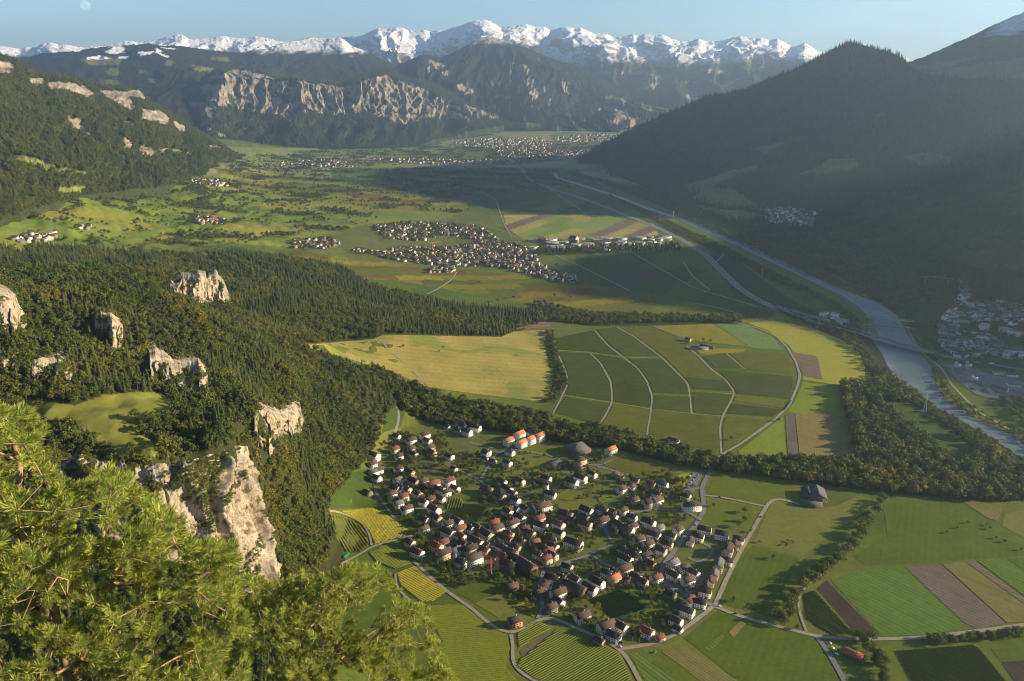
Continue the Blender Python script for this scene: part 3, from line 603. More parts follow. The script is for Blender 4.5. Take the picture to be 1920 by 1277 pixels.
def pine_parts(seed, n=150):
    r = np.random.default_rng(seed); lobes = []
    for i in range(6):
        a = i*1.05+r.uniform(-.3, .3); q = r.uniform(.08, .2); lobes.append((math.cos(a)*q, math.sin(a)*q, r.uniform(.55, .85), r.uniform(.10, .16), r.uniform(.10, .16), r.uniform(.07, .11)))
    lobes.append((0, 0, .9, .14, .14, .10)); cr = MB(); cr.add(*leaf_cloud(r, lobes, n, .07))
    tk = MB(); tk.tube((0, 0, -.03), (.02, .01, .5), .02, .014); tk.tube((.02, .01, .5), (0, 0, .9), .014, .005)
    for i in range(4):
        a = i*1.57+r.uniform(-.4, .4); tk.tube((.015, 0, .5+.06*i), (math.cos(a)*.18, math.sin(a)*.18, .66+.05*i), .008, .003, 4)
    return tk, cr
KITS = {}
for nm, fn, lm, seeds in (('broad', lambda s: broad_parts(s), m_leaf, (1, 2, 3, 4)), ('green', lambda s: broad_parts(s+50), m_leafg, (1, 2)), ('conifer', conif_parts, m_need, (5, 6, 7)), ('pine', pine_parts, m_need, (8, 9)), ('poplar', lambda s: broad_parts(s, 260, 1, .17), m_leafg, (12,)),
                          ('broadbig', lambda s: broad_parts(s+20, 560), m_leaf, (1, 2, 3, 4, 5)), ('greenbig', lambda s: broad_parts(s+70, 520), m_leafg, (1, 2, 3))):
    KITS[nm] = []
    for s in seeds:
        tk, cr = fn(s); a = tk.mesh('trunk'); a.materials.append(m_bark); c = cr.mesh('crown'); c.materials.append(lm); KITS[nm].append((a, c))
def proto_collection(nm, low=True):
    """unlinked collection of whole-tree meshes for geometry-node scattering"""
    cl = bpy.data.collections.new('kit_'+nm)
    for a, c in KITS[nm]:
        bm = bmesh.new(); bm.from_mesh(a); k = len(bm.faces); bm.from_mesh(c); bm.faces.ensure_lookup_table()
        for i, f in enumerate(bm.faces): f.material_index = 0 if i < k else 1
        me = bpy.data.meshes.new('kit_tree'); bm.to_mesh(me); bm.free(); me.materials.append(a.materials[0]); me.materials.append(c.materials[0])
        o = bpy.data.objects.new('kit_tree', me); cl.objects.link(o)
    return cl
PROTO = {k: proto_collection(k) for k in ('broad', 'green', 'conifer', 'pine', 'poplar')}
def scatter_group(coll):
    g = bpy.data.node_groups.new('scatter', 'GeometryNodeTree')
    g.interface.new_socket('Geometry', in_out='INPUT', socket_type='NodeSocketGeometry'); g.interface.new_socket('Geometry', in_out='OUTPUT', socket_type='NodeSocketGeometry')
    gi = g.nodes.new('NodeGroupInput'); go = g.nodes.new('NodeGroupOutput')
    ci = g.nodes.new('GeometryNodeCollectionInfo'); ci.inputs['Collection'].default_value = coll; ci.inputs['Separate Children'].default_value = True; ci.inputs['Reset Children'].default_value = True
    ip = g.nodes.new('GeometryNodeInstanceOnPoints'); ip.inputs['Pick Instance'].default_value = True
    rv = g.nodes.new('FunctionNodeRandomValue'); rv.data_type = 'FLOAT_VECTOR'; rv.inputs[0].default_value = (-.04, -.04, 0); rv.inputs[1].default_value = (.04, .04, 6.283)
    na = g.nodes.new('GeometryNodeInputNamedAttribute'); na.data_type = 'FLOAT_VECTOR'; na.inputs['Name'].default_value = 'size'
    mp = g.nodes.new('GeometryNodeMeshToPoints')
    L = g.links.new
    L(gi.outputs[0], mp.inputs['Mesh']); L(mp.outputs[0], ip.inputs['Points']); L(ci.outputs[0], ip.inputs['Instance']); L(rv.outputs[0], ip.inputs['Rotation'])
    L(na.outputs[0], ip.inputs['Scale']); L(ip.outputs[0], go.inputs[0]); return g
SG = {k: scatter_group(c) for k, c in PROTO.items()}
NT = 0
def scatter(name, kit, P, hgt_lo, hgt_hi, label, cat='forest', seed=1):
    global NT
    P = np.asarray(P, float); n = len(P)
    if n == 0: return
    NT += n
    r = np.random.default_rng(seed); h = r.uniform(hgt_lo, hgt_hi, n)*r.uniform(.62, 1.2, n); wdt = h*r.uniform(.85, 1.25, n)
    me = bpy.data.meshes.new(name); me.vertices.add(n); me.vertices.foreach_set('co', P.astype(np.float32).ravel())
    a = me.attributes.new('size', 'FLOAT_VECTOR', 'POINT'); a.data.foreach_set('vector', np.stack([wdt, wdt, h], -1).astype(np.float32).ravel())
    o = add_obj(name, me); md = o.modifiers.new('scatter', 'NODES'); md.node_group = SG[kit]
    return tag(o, label, cat, kind='stuff')
def on_sheet(Pg, n, seed, ok=None):
    """n random points on a lofted sheet, by area"""
    r = np.random.default_rng(seed); A_ = np.linalg.norm(np.cross(Pg[1:, :-1]-Pg[:-1, :-1], Pg[:-1, 1:]-Pg[:-1, :-1]), axis=-1).ravel()
    k = r.choice(len(A_), n, p=A_/A_.sum()); nu = Pg.shape[1]-1; i = k//nu; j = k % nu; u = r.random(n)[:, None]; v = r.random(n)[:, None]
    P = (Pg[i, j]*(1-u)+Pg[i, j+1]*u)*(1-v)+(Pg[i+1, j]*(1-u)+Pg[i+1, j+1]*u)*v
    px, py = proj(P); k = (px > -60) & (px < 1980)
    if ok is not None: k &= ok(P, px, py)
    return P[k]
def on_ground(polys, sp, seed, holes=(), zmin=None, box=None):
    """jittered grid of points on the ground whose photo position lies in the outlines"""
    r = np.random.default_rng(seed); x0, x1, y0, y1 = box
    xx, yy = np.meshgrid(np.arange(x0, x1, sp), np.arange(y0, y1, sp)); xx = xx.ravel()+r.uniform(-.48, .48, xx.size)*sp; yy = yy.ravel()+r.uniform(-.48, .48, yy.size)*sp
    z = hgt(xx, yy); P = np.stack([xx, yy, z], -1); px, py = proj(P)
    k = (inany(px, py, polys) if polys else np.ones(len(P), bool)) & (px > -250) & (px < 2150)
    for h in holes: k &= ~inpoly(px, py, h)
    if zmin is not None: k &= z > zmin
    return P[k]
CLIFFS = {   # outlines of the bare rock faces on the near hill
 'a': [(-60,545),(0,552),(20,560),(45,590),(52,612),(25,622),(-60,620)],
 'b': [(312,520),(330,535),(345,522),(372,517),(390,522),(405,518),(418,530),(428,555),(440,578),(425,572),(400,560),(375,575),(350,560),(330,560),(318,545)],
 'c': [(176,598),(190,588),(208,597),(230,612),(231,640),(222,655),(210,664),(200,640),(182,622)],
 'd': [(283,676),(292,668),(300,676),(310,680),(325,695),(350,690),(372,682),(385,700),(392,725),(380,745),(350,740),(320,735),(300,715),(282,720),(280,700)],
 'e': [(478,780),(490,768),(510,778),(540,785),(570,788),(572,800),(560,815),(555,825),(520,830),(500,840),(475,810)],
 'f': [(-60,665),(0,672),(40,685),(50,700),(20,695),(-60,690)],
 'g': [(60,685),(75,672),(110,680),(130,692),(146,712),(130,715),(95,705),(60,700)],
}
BIGCLIFF = [(80,862),(140,860),(190,872),(270,880),(330,868),(380,852),(440,836),(462,850),(470,890),(492,945),(500,990),(505,1030),(520,1055),(500,1075),(470,1062),(440,1085),(400,1095),(360,1060),(280,1000),(200,960),(80,930)]
# ------------------------------------------------------------------ pale rock faces of the near hill
m_rock, t, b = mat('limestone', .95, .1); p = geo_pos(t)
f = noise_fac(t, .05, 7, .65, stretch(t, p, (1, 1, .35))); f2 = noise_fac(t, .35, 6, .7, stretch(t, p, (1, 1, .6))); f3 = noise_fac(t, .09, 5, .6, p)
c = ramp(t, f, [(.28, (.20, .16, .115)), (.5, (.36, .295, .22)), (.72, (.52, .44, .335))])
c = mulc(t, c, ramp(t, f2, [(.25, (.55, .54, .52)), (.7, (1.2, 1.2, 1.2))]))
c = mixc(t, ramp(t, f3, [(.53, (0, 0, 0)), (.62, (1, 1, 1))]), c, (.10, .09, .035))
t.links.new(c, b.inputs['Base Color']); bump(t, b, f2, .9, 2.5)
def crag(S, Q, seed, amp, wl):
    """stepped, gullied offsets"""
    g = ridged(S/wl+.6*fbm(S/wl, Q/wl, 2, seed+3), Q/(wl*2.4), 4, seed)-.4; n = fbm(S/(wl*.45), Q/(wl*.35), 4, seed+5)
    st = n*2.2; st = (np.floor(st*2)+sstep(.25, .75, st*2-np.floor(st*2)))/2/2.2
    vc = ridged(S/(wl*.33)+.5*fbm(S/wl, Q/wl, 2, seed+11), Q/(wl*2.2), 3, seed+13)-.4
    return amp*(g+.9*st+.55*vc+.3*fbm(S/(wl*.12), Q/(wl*.12), 3, seed+8))
RPTS = []
def rock_patch(poly, seed, amp=7, wl=30):
    """steep crag: foot on the slope, brow set back a little, top joined to the ground behind"""
    e = np.array(dens(poly, .7)); x0, x1 = e[:, 0].min(), e[:, 0].max(); n = int((x1-x0)/.8)+2; xs_ = np.linspace(x0+.4, x1-.4, n)
    yt = np.zeros(n); yb = np.zeros(n)
    for i, x in enumerate(xs_):
        c = e[np.abs(e[:, 0]-x) < 1.2][:, 1]; yt[i] = c.min(); yb[i] = c.max()
    yt = yt+2.2*fbm(xs_/7, xs_*0, 3, seed); yb = yb+3*fbm(xs_/9, xs_*0+4, 3, seed)+1
    Bt = ground(xs_, yb+2); Tp = ground(xs_, yt); db = np.hypot(Bt[:, 0], Bt[:, 1]); dt = np.hypot(Tp[:, 0], Tp[:, 1]); ker = np.ones(9)/9; db = np.convolve(np.pad(db, 4, 'edge'), ker, 'valid'); dt = np.convolve(np.pad(dt, 4, 'edge'), ker, 'valid')
    m = 70; v = np.linspace(0, 1, m)[:, None]; y = yb+(yt-yb)*v; back = np.minimum(np.maximum(dt-db, 4)*.5, 45.); d = db+back*(v**1.25)-2*np.sin(v*math.pi)
    Pg = at_dist(xs_[None, :]+0*y, y, d); s_, q_ = arcl(Pg); s_ = s_.mean(0)[None, :]+0*s_
    ph = s_/(wl*1.1)+.9*fbm(s_/wl, q_/(wl*1.5), 2, seed+2); fr = ph-np.floor(ph); saw = np.where(fr < .8, 1-fr/.8, (fr-.8)/.2)
    off = crag(s_, q_, seed, amp*.6, wl)+amp*1.5*(saw-.5)
    Pg = Pg-np.stack([Pg[..., 0]*0-.35, Pg[..., 1]*0+.9, Pg[..., 2]*0-.15], -1)*(off*(1-.6*v**6))[..., None]
    tb = Tp.copy(); tb[:, :2] *= 1.03; tb[:, 2] = hgt(tb[:, 0], tb[:, 1])-2; lowr = Pg[0].copy(); lowr[:, 2] -= 25
    full = np.concatenate([lowr[None], Pg, ((Pg[-1]+tb)/2+np.array((0, 0, 1.)))[None], tb[None]])
    RPTS.append(Pg[4:-3:3, 2:-2:3].reshape(-1, 3)); return tag(add_obj('rock_face', mesh_np('rock_face', full.reshape(-1, 3), grid_faces(n, m+3), False), m_rock), kind='structure')
for i, (k, q) in enumerate(CLIFFS.items()): rock_patch(q, 200+i*7, 6, 22)
rows = [[(70,850,890),(150,856,872),(250,872,835),(300,872,820),(350,864,828),(400,850,850),(440,836,872),(466,836,905)],
        [(70,868,865),(150,874,850),(250,892,806),(300,900,792),(350,890,806),(400,882,828),(444,876,852),(474,882,894)],
        [(90,915,838),(170,930,812),(270,955,775),(330,960,774),(385,958,792),(430,952,812),(470,950,842),(494,952,884)],
        [(110,960,812),(210,990,775),(320,1040,758),(370,1066,766),(410,1080,782),(450,1076,806),(490,1060,836),(516,1040,872)],
        [(120,1000,800),(230,1060,752),(330,1110,742),(376,1125,752),(420,1125,770),(460,1115,796),(500,1095,828),(530,1075,862)]]
Pg, v = loft(rows, 330, 200, [.35, 1, 1.1, .5]); s, q = arcl(Pg); s = s.mean(0)[None, :]+0*s
ph = s/52+.8*fbm(s/60, q/80, 2, 15); fr = ph-np.floor(ph); d = crag(s, q*1.0, 301, 7, 40)+16*(np.where(fr < .82, 1-fr/.82, (fr-.82)/.18)-.5)
Pg = Pg+gnorm(Pg)*((.25+.75*sstep(0, .1, v))[:, None]*d)[..., None]
tag(add_obj('rock_wall', mesh_np('rock_wall', Pg.reshape(-1, 3), grid_faces(330, 200)[:, ::-1], False), m_rock), kind='structure')
BIGP = Pg
CLEAR = [[(1650,755),(1700,752),(1745,778),(1800,820),(1850,862),(1800,868),(1760,850),(1700,800)],[(1500,545),(1560,570),(1500,570)]]
# ------------------------------------------------------------------ fields, tracks, roads, river
from mathutils.geometry import delaunay_2d_cdt
def wpoly(poly, step=9):
    q = dens(poly, step); return ground([a for a, b in q], [b for a, b in q])
def sheet_from(W, name, m, off, grid=28.):
    """W (n,3) outline on the ground -> triangulated sheet a little above it"""
    n = len(W); pts = [Vector((p[0], p[1])) for p in W]; edges = [(i, (i+1) % n) for i in range(n)]
    if W[:, 2].max() > .05:
        lo = W.min(0); hi = W.max(0); gxx, gyy = np.meshgrid(np.arange(lo[0], hi[0], grid), np.arange(lo[1], hi[1], grid))
        k = inpoly(gxx.ravel(), gyy.ravel(), [(p[0], p[1]) for p in W]); pts += [Vector((a, b)) for a, b in zip(gxx.ravel()[k], gyy.ravel()[k])]
    vs, _, fs, *_ = delaunay_2d_cdt(pts, edges, [], 1, .01)
    v = np.array([(p.x, p.y) for p in vs]); z = hgt(v[:, 0], v[:, 1])+off
    fs = np.array([f for f in fs if len(f) == 3])
    return add_obj(name, mesh_np(name, np.column_stack([v, z]), fs), m)
def crop_mat(name, c1, c2, ang=0, per=6., stripe=.0, patch=.25, fine=.35, patch_scale=.02, tint=None):
    m, t, b = mat(name, .95, .05); p = geo_pos(t)
    f = noise_fac(t, patch_scale, 5, .6, p); c = ramp(t, f, [(.5-patch, c1), (.5+patch, c2)])
    if tint: c = mixc(t, ramp(t, noise_fac(t, patch_scale*.45, 3, .5, p, 1.5), [(.5, (0, 0, 0)), (.62, (1, 1, 1))]), c, tint)
    g = noise_fac(t, .8, 4, .75, p); c = mulc(t, c, ramp(t, g, [(.2, (1-fine,)*3), (.8, (1+fine,)*3)])); g2 = noise_fac(t, .13, 5, .75, p, .6); c = mulc(t, c, ramp(t, g2, [(.25, (.78, .8, .78)), (.75, (1.22, 1.2, 1.2))]))
    if stripe:
        mp = t.nodes.new('ShaderNodeMapping'); mp.inputs['Rotation'].default_value = (0, 0, -R(ang)); t.links.new(p, mp.inputs['Vector'])
        wv = nd(t, 'ShaderNodeTexWave', Scale=.314/per, Distortion=.6, Detail=2); wv.wave_type = 'BANDS'; wv.bands_direction = 'Y'; wv.inputs['Detail Scale'].default_value = .4
        t.links.new(mp.outputs[0], wv.inputs['Vector']); c = mulc(t, c, ramp(t, wv.outputs['Fac'], [(.2, (1-stripe,)*3), (.8, (1+stripe,)*3)]))
        w2 = nd(t, 'ShaderNodeTexNoise', Scale=.5, Detail=2); t.links.new(stretch(t, mp.outputs[0], (.012, .35, 1)), w2.inputs['Vector']); c = mulc(t, c, ramp(t, w2.outputs['Fac'], [(.3, (1-stripe*.8,)*3), (.7, (1+stripe*.8,)*3)]))
    t.links.new(c, b.inputs['Base Color']); bump(t, b, g, .4, .6); return m
m_vleaf = leaf_mat('vine_leaves', [(0, (.11, .13, .02)), (1, (.11, .13, .02))], .2)
def vine_mat(name, a, b2):
    m, t, b = mat(name, .8, .1); p = geo_pos(t); f = noise_fac(t, .03, 4, .6, p); f2 = noise_fac(t, .7, 4, .7, p)
    c = mulc(t, ramp(t, f, [(.3, a), (.7, b2)]), ramp(t, f2, [(.2, (.6,)*3), (.8, (1.4,)*3)])); t.links.new(c, b.inputs['Base Color']); bump(t, b, f2, .8, .8); return m
VM = {'lime': vine_mat('vine_rows_lime', (.13, .155, .016), (.18, .185, .02)), 'green': vine_mat('vine_rows_green', (.085, .115, .016), (.13, .145, .018)), 'gold': vine_mat('vine_rows_gold', (.17, .165, .016), (.24, .20, .02)), 'dark': vine_mat('vine_rows_dark', (.042, .060, .011), (.060, .076, .014)), 'mid': vine_mat('vine_rows_mid', (.080, .097, .013), (.118, .12, .015))}
def vine_rows(W, ang, sp, key, parent, hh=1.7, ww=.45, seg=5.):
    """hedge-like rows across the outline W"""
    c, s = math.cos(R(ang)), math.sin(R(ang)); pu = W[:, 0]*c+W[:, 1]*s; pv = -W[:, 0]*s+W[:, 1]*c
    mb = MB(); r = np.random.default_rng(len(W)); n = len(W)
    for v in np.arange(pv.min()+sp*.5, pv.max(), sp):
        xs_ = []
        for i in range(n):
            j = (i+1) % n
            if (pv[i] > v) != (pv[j] > v): xs_.append(pu[i]+(v-pv[i])*(pu[j]-pu[i])/(pv[j]-pv[i]))
        xs_.sort()
        for a, b in zip(xs_[::2], xs_[1::2]):
            a += 1.5; b -= 1.5
            if b-a < 4: continue
            k = max(2, int((b-a)/seg)+1); u = np.linspace(a, b, k); vv = v+r.uniform(-.15, .15, k)
            x = u*c-vv*s; y = u*s+vv*c; z = hgt(x, y); h = hh*r.uniform(.75, 1.15, k); w_ = ww*r.uniform(.7, 1.3, k)
            L = np.stack([x+s*w_, y-c*w_, z+.05], -1); T = np.stack([x, y, z+h], -1); Rr = np.stack([x-s*w_, y+c*w_, z+.05], -1)
            L2 = np.stack([x+s*w_*.8, y-c*w_*.8, z+h*.8], -1); R2 = np.stack([x-s*w_*.8, y+c*w_*.8, z+h*.8], -1)
            V = np.concatenate([L, L2, T, R2, Rr]); i = np.arange(k-1); F = np.concatenate([np.stack([i+q*k, i+1+q*k, i+1+(q+1)*k, i+(q+1)*k], -1) for q in range(4)])
            mb.add(V, F)
    if mb.n: tag(add_obj('vine_rows', mb.mesh('vine_rows'), VM[key], parent), kind='stuff')
CM = {
 'green': crop_mat('meadow_green', (.082, .106, .012), (.112, .132, .016), 0, 9, .0, tint=(.10, .12, .022)),
 'lush': crop_mat('lush_green', (.062, .090, .010), (.086, .114, .013), 62, 9, .035),
 'bright': crop_mat('bright_meadow', (.13, .18, .018), (.175, .21, .022), tint=(.16, .17, .025)),
 'yellow': crop_mat('yellow_meadow', (.22, .225, .022), (.29, .26, .03)),
 'olive': crop_mat('olive_meadow', (.115, .125, .026), (.15, .15, .03)),
 'pale': crop_mat('pale_young_crop', (.11, .165, .05), (.14, .19, .055), -38, 8, .12),
 'straw': crop_mat('straw_pasture', (.21, .185, .045), (.30, .24, .06), 5, 22, .05, .2, .4, .012, (.17, .18, .04)),
 'corn': crop_mat('ripe_corn', (.16, .125, .042), (.20, .16, .05), -52, 4, .12),
 'cornolive': crop_mat('olive_corn', (.125, .115, .035), (.155, .14, .04), -50, 4, .14),
 'soil': crop_mat('dark_soil', (.045, .032, .026), (.06, .043, .034), -50, 5, .12),
 'grey': crop_mat('grey_tilled_soil', (.105, .08, .06), (.14, .11, .085), -50, 6, .12),
 'brown': crop_mat('brown_field', (.13, .092, .062), (.165, .12, .08), -50, 6, .2),
 'row': crop_mat('row_crop', (.07, .12, .018), (.095, .15, .024), -52, 7, .11),
 'rowd': crop_mat('dark_row_crop', (.08, .12, .022), (.11, .145, .028), -52, 5, .2),
 'vine': crop_mat('vineyard_ground', (.10, .115, .026), (.13, .13, .03)),
 'vined': crop_mat('dark_vineyard_ground', (.055, .072, .017), (.072, .084, .02)),
 'clear': crop_mat('felled_clearing', (.15, .11, .075), (.20, .145, .10)),
 'shade': crop_mat('shade_dark_grass', (.045, .07, .014), (.06, .085, .016)),  # grass darkened in its colour to paint the shade lying on these patches
}
def field(poly, key, name='meadow', off=.22, vine=None, step=9):
    W = wpoly(poly, step); o = tag(sheet_from(W, name, CM[key], off), kind='structure')
    if vine: vine_rows(W, vine[0], vine[1], vine[2], o, *vine[3:])
    return o
field([(566,648),(700,636),(720,628),(940,632),(962,622),(1028,618),(1020,640),(1030,690),(1036,722),(1030,748),(1000,752),(940,745),(880,737),(800,726),(730,695),(650,672)], 'straw', 'pasture', .5)
field([(866,606),(930,600),(1035,604),(1030,614),(960,618),(935,620)], 'clear', 'felled_clearing', .5)
# block of vineyards inside the loop road
VB = [([(1042,634),(1112,620),(1138,650),(1166,668),(1105,659),(1046,656)], 'dark'), ([(1048,660),(1104,664),(1124,684),(1144,716),(1147,752),(1062,740),(1066,720),(1062,698)], 'dark'),
 ([(1060,744),(1145,758),(1134,780),(1122,796),(1040,774)], 'dark'), ([(1109,664),(1166,672),(1192,690),(1210,716),(1220,746),(1219,764),(1150,754),(1148,714),(1130,684)], 'dark'),
 ([(1150,758),(1218,768),(1212,812),(1128,796),(1138,780)], 'mid'), ([(1118,618),(1155,614),(1190,634),(1238,668),(1172,668),(1142,646)], 'dark'), ([(1162,614),(1216,612),(1288,642),(1290,655),(1308,670),(1328,690),(1356,710),(1280,706),(1244,668),(1194,634)], 'mid'),
 ([(1176,673),(1240,674),(1268,700),(1288,722),(1294,740),(1224,736),(1214,712),(1196,688)], 'dark'), ([(1226,741),(1294,745),(1296,774),(1222,768)], 'dark'), ([(1222,772),(1296,778),(1350,784),(1348,800),(1350,846),(1290,838),(1216,816)], 'mid'),
 ([(1276,706),(1356,714),(1374,734),(1300,730),(1290,716)], 'dark'), ([(1298,735),(1374,740),(1370,752),(1353,780),(1300,774)], 'dark'), ([(1222,612),(1338,608),(1404,650),(1292,640)], 'gold'),
 ([(1300,652),(1400,656),(1392,662),(1312,664)], 'gold'), ([(1316,668),(1362,664),(1393,690),(1340,690)], 'dark'), ([(1366,662),(1468,660),(1484,684),(1486,702),(1398,692)], 'mid'), ([(1345,694),(1486,706),(1488,716),(1480,748),(1380,738),(1376,728)], 'dark'),
 ([(1380,744),(1478,754),(1470,766),(1374,752)], 'mid'), ([(1372,756),(1466,768),(1450,782),(1362,776)], 'dark'), ([(1360,782),(1446,786),(1384,830),(1356,844),(1354,800)], 'mid')]
for i, (q, k) in enumerate(VB):
    field(q, 'vine' if k != 'dark' else 'vined', 'vineyard', .22, (8+3*(i % 3), 3.2, k, 1.7, .55, 12.))
field([(1342,608),(1398,609),(1452,634),(1466,656),(1408,652)], 'pale', 'crop_field')
field([(1402,606),(1450,601),(1520,613),(1608,650),(1622,690),(1620,722),(1572,722),(1506,712),(1505,694),(1480,648),(1440,620)], 'yellow', 'meadow')
field([(1484,660),(1532,668),(1542,712),(1508,706),(1496,682)], 'brown', 'crop_field', .42)
field([(1506,716),(1574,726),(1582,760),(1590,790),(1476,772),(1492,748)], 'bright', 'meadow')
field([(1472,779),(1489,777),(1497,856),(1478,860)], 'grey', 'crop_field', .42)
field([(1491,777),(1562,774),(1598,800),(1604,866),(1500,862)], 'corn', 'crop_field', .42)
field([(1385,846),(1468,782),(1475,858),(1385,856)], 'bright', 'meadow')
field([(1326,924),(1344,882),(1420,892),(1505,905),(1500,938),(1457,930),(1436,946),(1380,932)], 'green', 'meadow')
field([(1326,938),(1434,953),(1408,1000),(1372,992),(1318,975)], 'green', 'meadow')
field([(1450,938),(1510,955),(1566,950),(1608,930),(1650,940),(1560,1000),(1502,1046),(1412,1018),(1428,980)], 'olive', 'meadow')
field([(1412,1022),(1500,1048),(1475,1090),(1452,1158),(1348,1132),(1388,1050)], 'lush', 'meadow')
field([(1345,1145),(1528,1196),(1582,1290),(1400,1290),(1282,1196),(1312,1172)], 'lush', 'meadow')
field([(1366,1186),(1386,1166),(1400,1168),(1376,1196)], 'corn', 'crop_strip', .5); field([(1320,1216),(1352,1190),(1360,1194),(1330,1222)], 'rowd', 'crop_strip', .5)
field([(1240,1222),(1275,1208),(1405,1290),(1330,1290)], 'cornolive', 'crop_field', .42); field([(1170,1222),(1236,1212),(1330,1290),(1206,1290)], 'green', 'meadow'); field([(1180,1228),(1205,1222),(1280,1290),(1218,1290)], 'rowd', 'crop_field', .42)
field([(1656,946),(1760,935),(1800,942),(1858,984),(1840,996),(1664,1006)], 'lush', 'meadow'); field([(1654,1010),(1845,998),(1935,1028),(1935,1042),(1622,1061),(1600,1042)], 'lush', 'meadow')
field([(1507,1114),(1526,1106),(1602,1190),(1560,1190),(1512,1160)], 'rowd', 'maize_field', .42, (-52, 3.4, 'mid', 2.0, .7)); field([(1531,1104),(1550,1088),(1648,1190),(1606,1189)], 'soil', 'ploughed_field')
field([(1556,1087),(1618,1068),(1692,1063),(1803,1168),(1768,1190),(1652,1191)], 'row', 'crop_field'); field([(1697,1063),(1764,1059),(1884,1167),(1832,1180),(1808,1168)], 'grey', 'ploughed_field')
field([(1767,1058),(1806,1053),(1935,1146),(1935,1166),(1888,1168)], 'cornolive', 'maize_field', .42); field([(1810,1053),(1826,1051),(1935,1134),(1935,1142)], 'brown', 'crop_field'); field([(1830,1050),(1884,1047),(1935,1086),(1935,1128)], 'row', 'crop_field', .42); field([(1887,1047),(1935,1044),(1935,1080)], 'lush', 'meadow')
field([(1677,1220),(1830,1208),(1898,1290),(1716,1290)], 'rowd', 'vineyard', .22, (-48, 3.2, 'mid')); field([(1650,1216),(1674,1220),(1708,1290),(1652,1290)], 'green', 'meadow'); field([(1858,1216),(1935,1216),(1935,1234),(1874,1238)], 'lush', 'meadow'); field([(1876,1241),(1935,1238),(1935,1290),(1910,1290)], 'soil', 'ploughed_field')
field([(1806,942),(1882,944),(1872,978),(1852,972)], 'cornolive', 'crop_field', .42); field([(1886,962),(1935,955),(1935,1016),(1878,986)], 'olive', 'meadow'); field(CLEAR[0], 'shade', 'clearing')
# around the village
field([(640,958),(700,952),(730,968),(768,994),(752,1008),(702,1020),(690,994),(664,974)], 'yellow', 'vineyard', .3, (40, 3.0, 'gold')); field([(618,962),(660,976),(686,996),(692,1020),(676,1036),(650,1036),(624,1000)], 'vine', 'vineyard', .3, (-60, 4.2, 'gold', 1.9, .6))
field([(690,1036),(726,1022),(752,1040),(774,1056),(740,1068),(705,1054)], 'vined', 'vineyard', .3, (35, 3.0, 'green')); field([(742,1074),(780,1062),(838,1110),(812,1128),(790,1130),(750,1098)], 'olive', 'vineyard', .3, (35, 3.2, 'gold'))
field([(800,1136),(868,1134),(905,1164),(952,1192),(956,1216),(948,1250),(980,1290),(840,1290),(828,1200),(808,1160)], 'bright', 'vineyard', .3, (8, 3.4, 'lime', 1.5, .4))
field([(968,1188),(1010,1164),(1036,1176),(972,1216)], 'vine', 'vineyard', .3, (38, 3.0, 'green', 1.6, .5)); field([(974,1222),(1042,1178),(1050,1182),(980,1234)], 'grey', 'fallow_strip', .3)
field([(974,1238),(1046,1180),(1108,1196),(1140,1212),(1164,1224),(1194,1290),(1010,1280),(968,1252)], 'vine', 'vineyard', .3, (38, 3.0, 'green', 1.6, .5))
field([(858,1114),(918,1086),(948,1096),(940,1112),(888,1128)], 'lush', 'meadow', .3); field([(890,1132),(930,1112),(968,1142),(934,1158)], 'olive', 'meadow', .3); field([(952,1132),(986,1122),(1018,1138),(1000,1158)], 'vine', 'vineyard', .3, (22, 3.0, 'gold'))
field([(1104,1124),(1154,1107),(1166,1107),(1212,1137),(1204,1146),(1150,1161)], 'vined', 'vineyard', .3, (-42, 2.8, 'dark')); field([(1178,1106),(1235,1100),(1228,1120),(1200,1128)], 'green', 'meadow', .3)
field([(1030,932),(1066,917),(1094,932),(1066,940)], 'vine', 'vineyard', .3, (20, 2.8, 'mid')); field([(1044,946),(1090,936),(1130,950),(1112,962),(1050,958)], 'vine', 'vineyard', .3, (20, 2.8, 'mid'))
field([(835,934),(868,934),(866,954),(836,956)], 'green', 'vineyard', .3, (85, 4, 'green', 2.2, .6)); field([(822,966),(868,944),(914,950),(894,982),(870,980),(834,974)], 'vined', 'vineyard', .3, (-42, 3, 'green'))
field([(1132,872),(1160,858),(1254,874),(1256,894),(1188,892)], 'olive', 'vineyard', .3, (10, 3, 'mid')); field([(1116,930),(1150,926),(1148,940),(1126,946)], 'vine', 'vineyard', .3, (15, 2.6, 'green')); field([(1268,892),(1296,886),(1288,916),(1262,912)], 'yellow', 'meadow', .3)
field([(640,892),(690,878),(704,930),(700,950),(622,955),(612,935)], 'shade', 'meadow', .4); field([(724,752),(760,770),(752,800),(716,812),(722,780)], 'shade', 'meadow', .35); field([(755,800),(790,800),(830,815),(800,840),(748,818)], 'green', 'meadow', .35); field([(840,850),(900,862),(896,880),(850,886),(830,868)], 'olive', 'meadow', .35); field([(960,852),(1010,852),(1040,868),(1030,890),(960,890)], 'olive', 'meadow', .35); field([(900,818),(1000,832),(1050,842),(1040,856),(940,846)], 'green', 'meadow', .35)

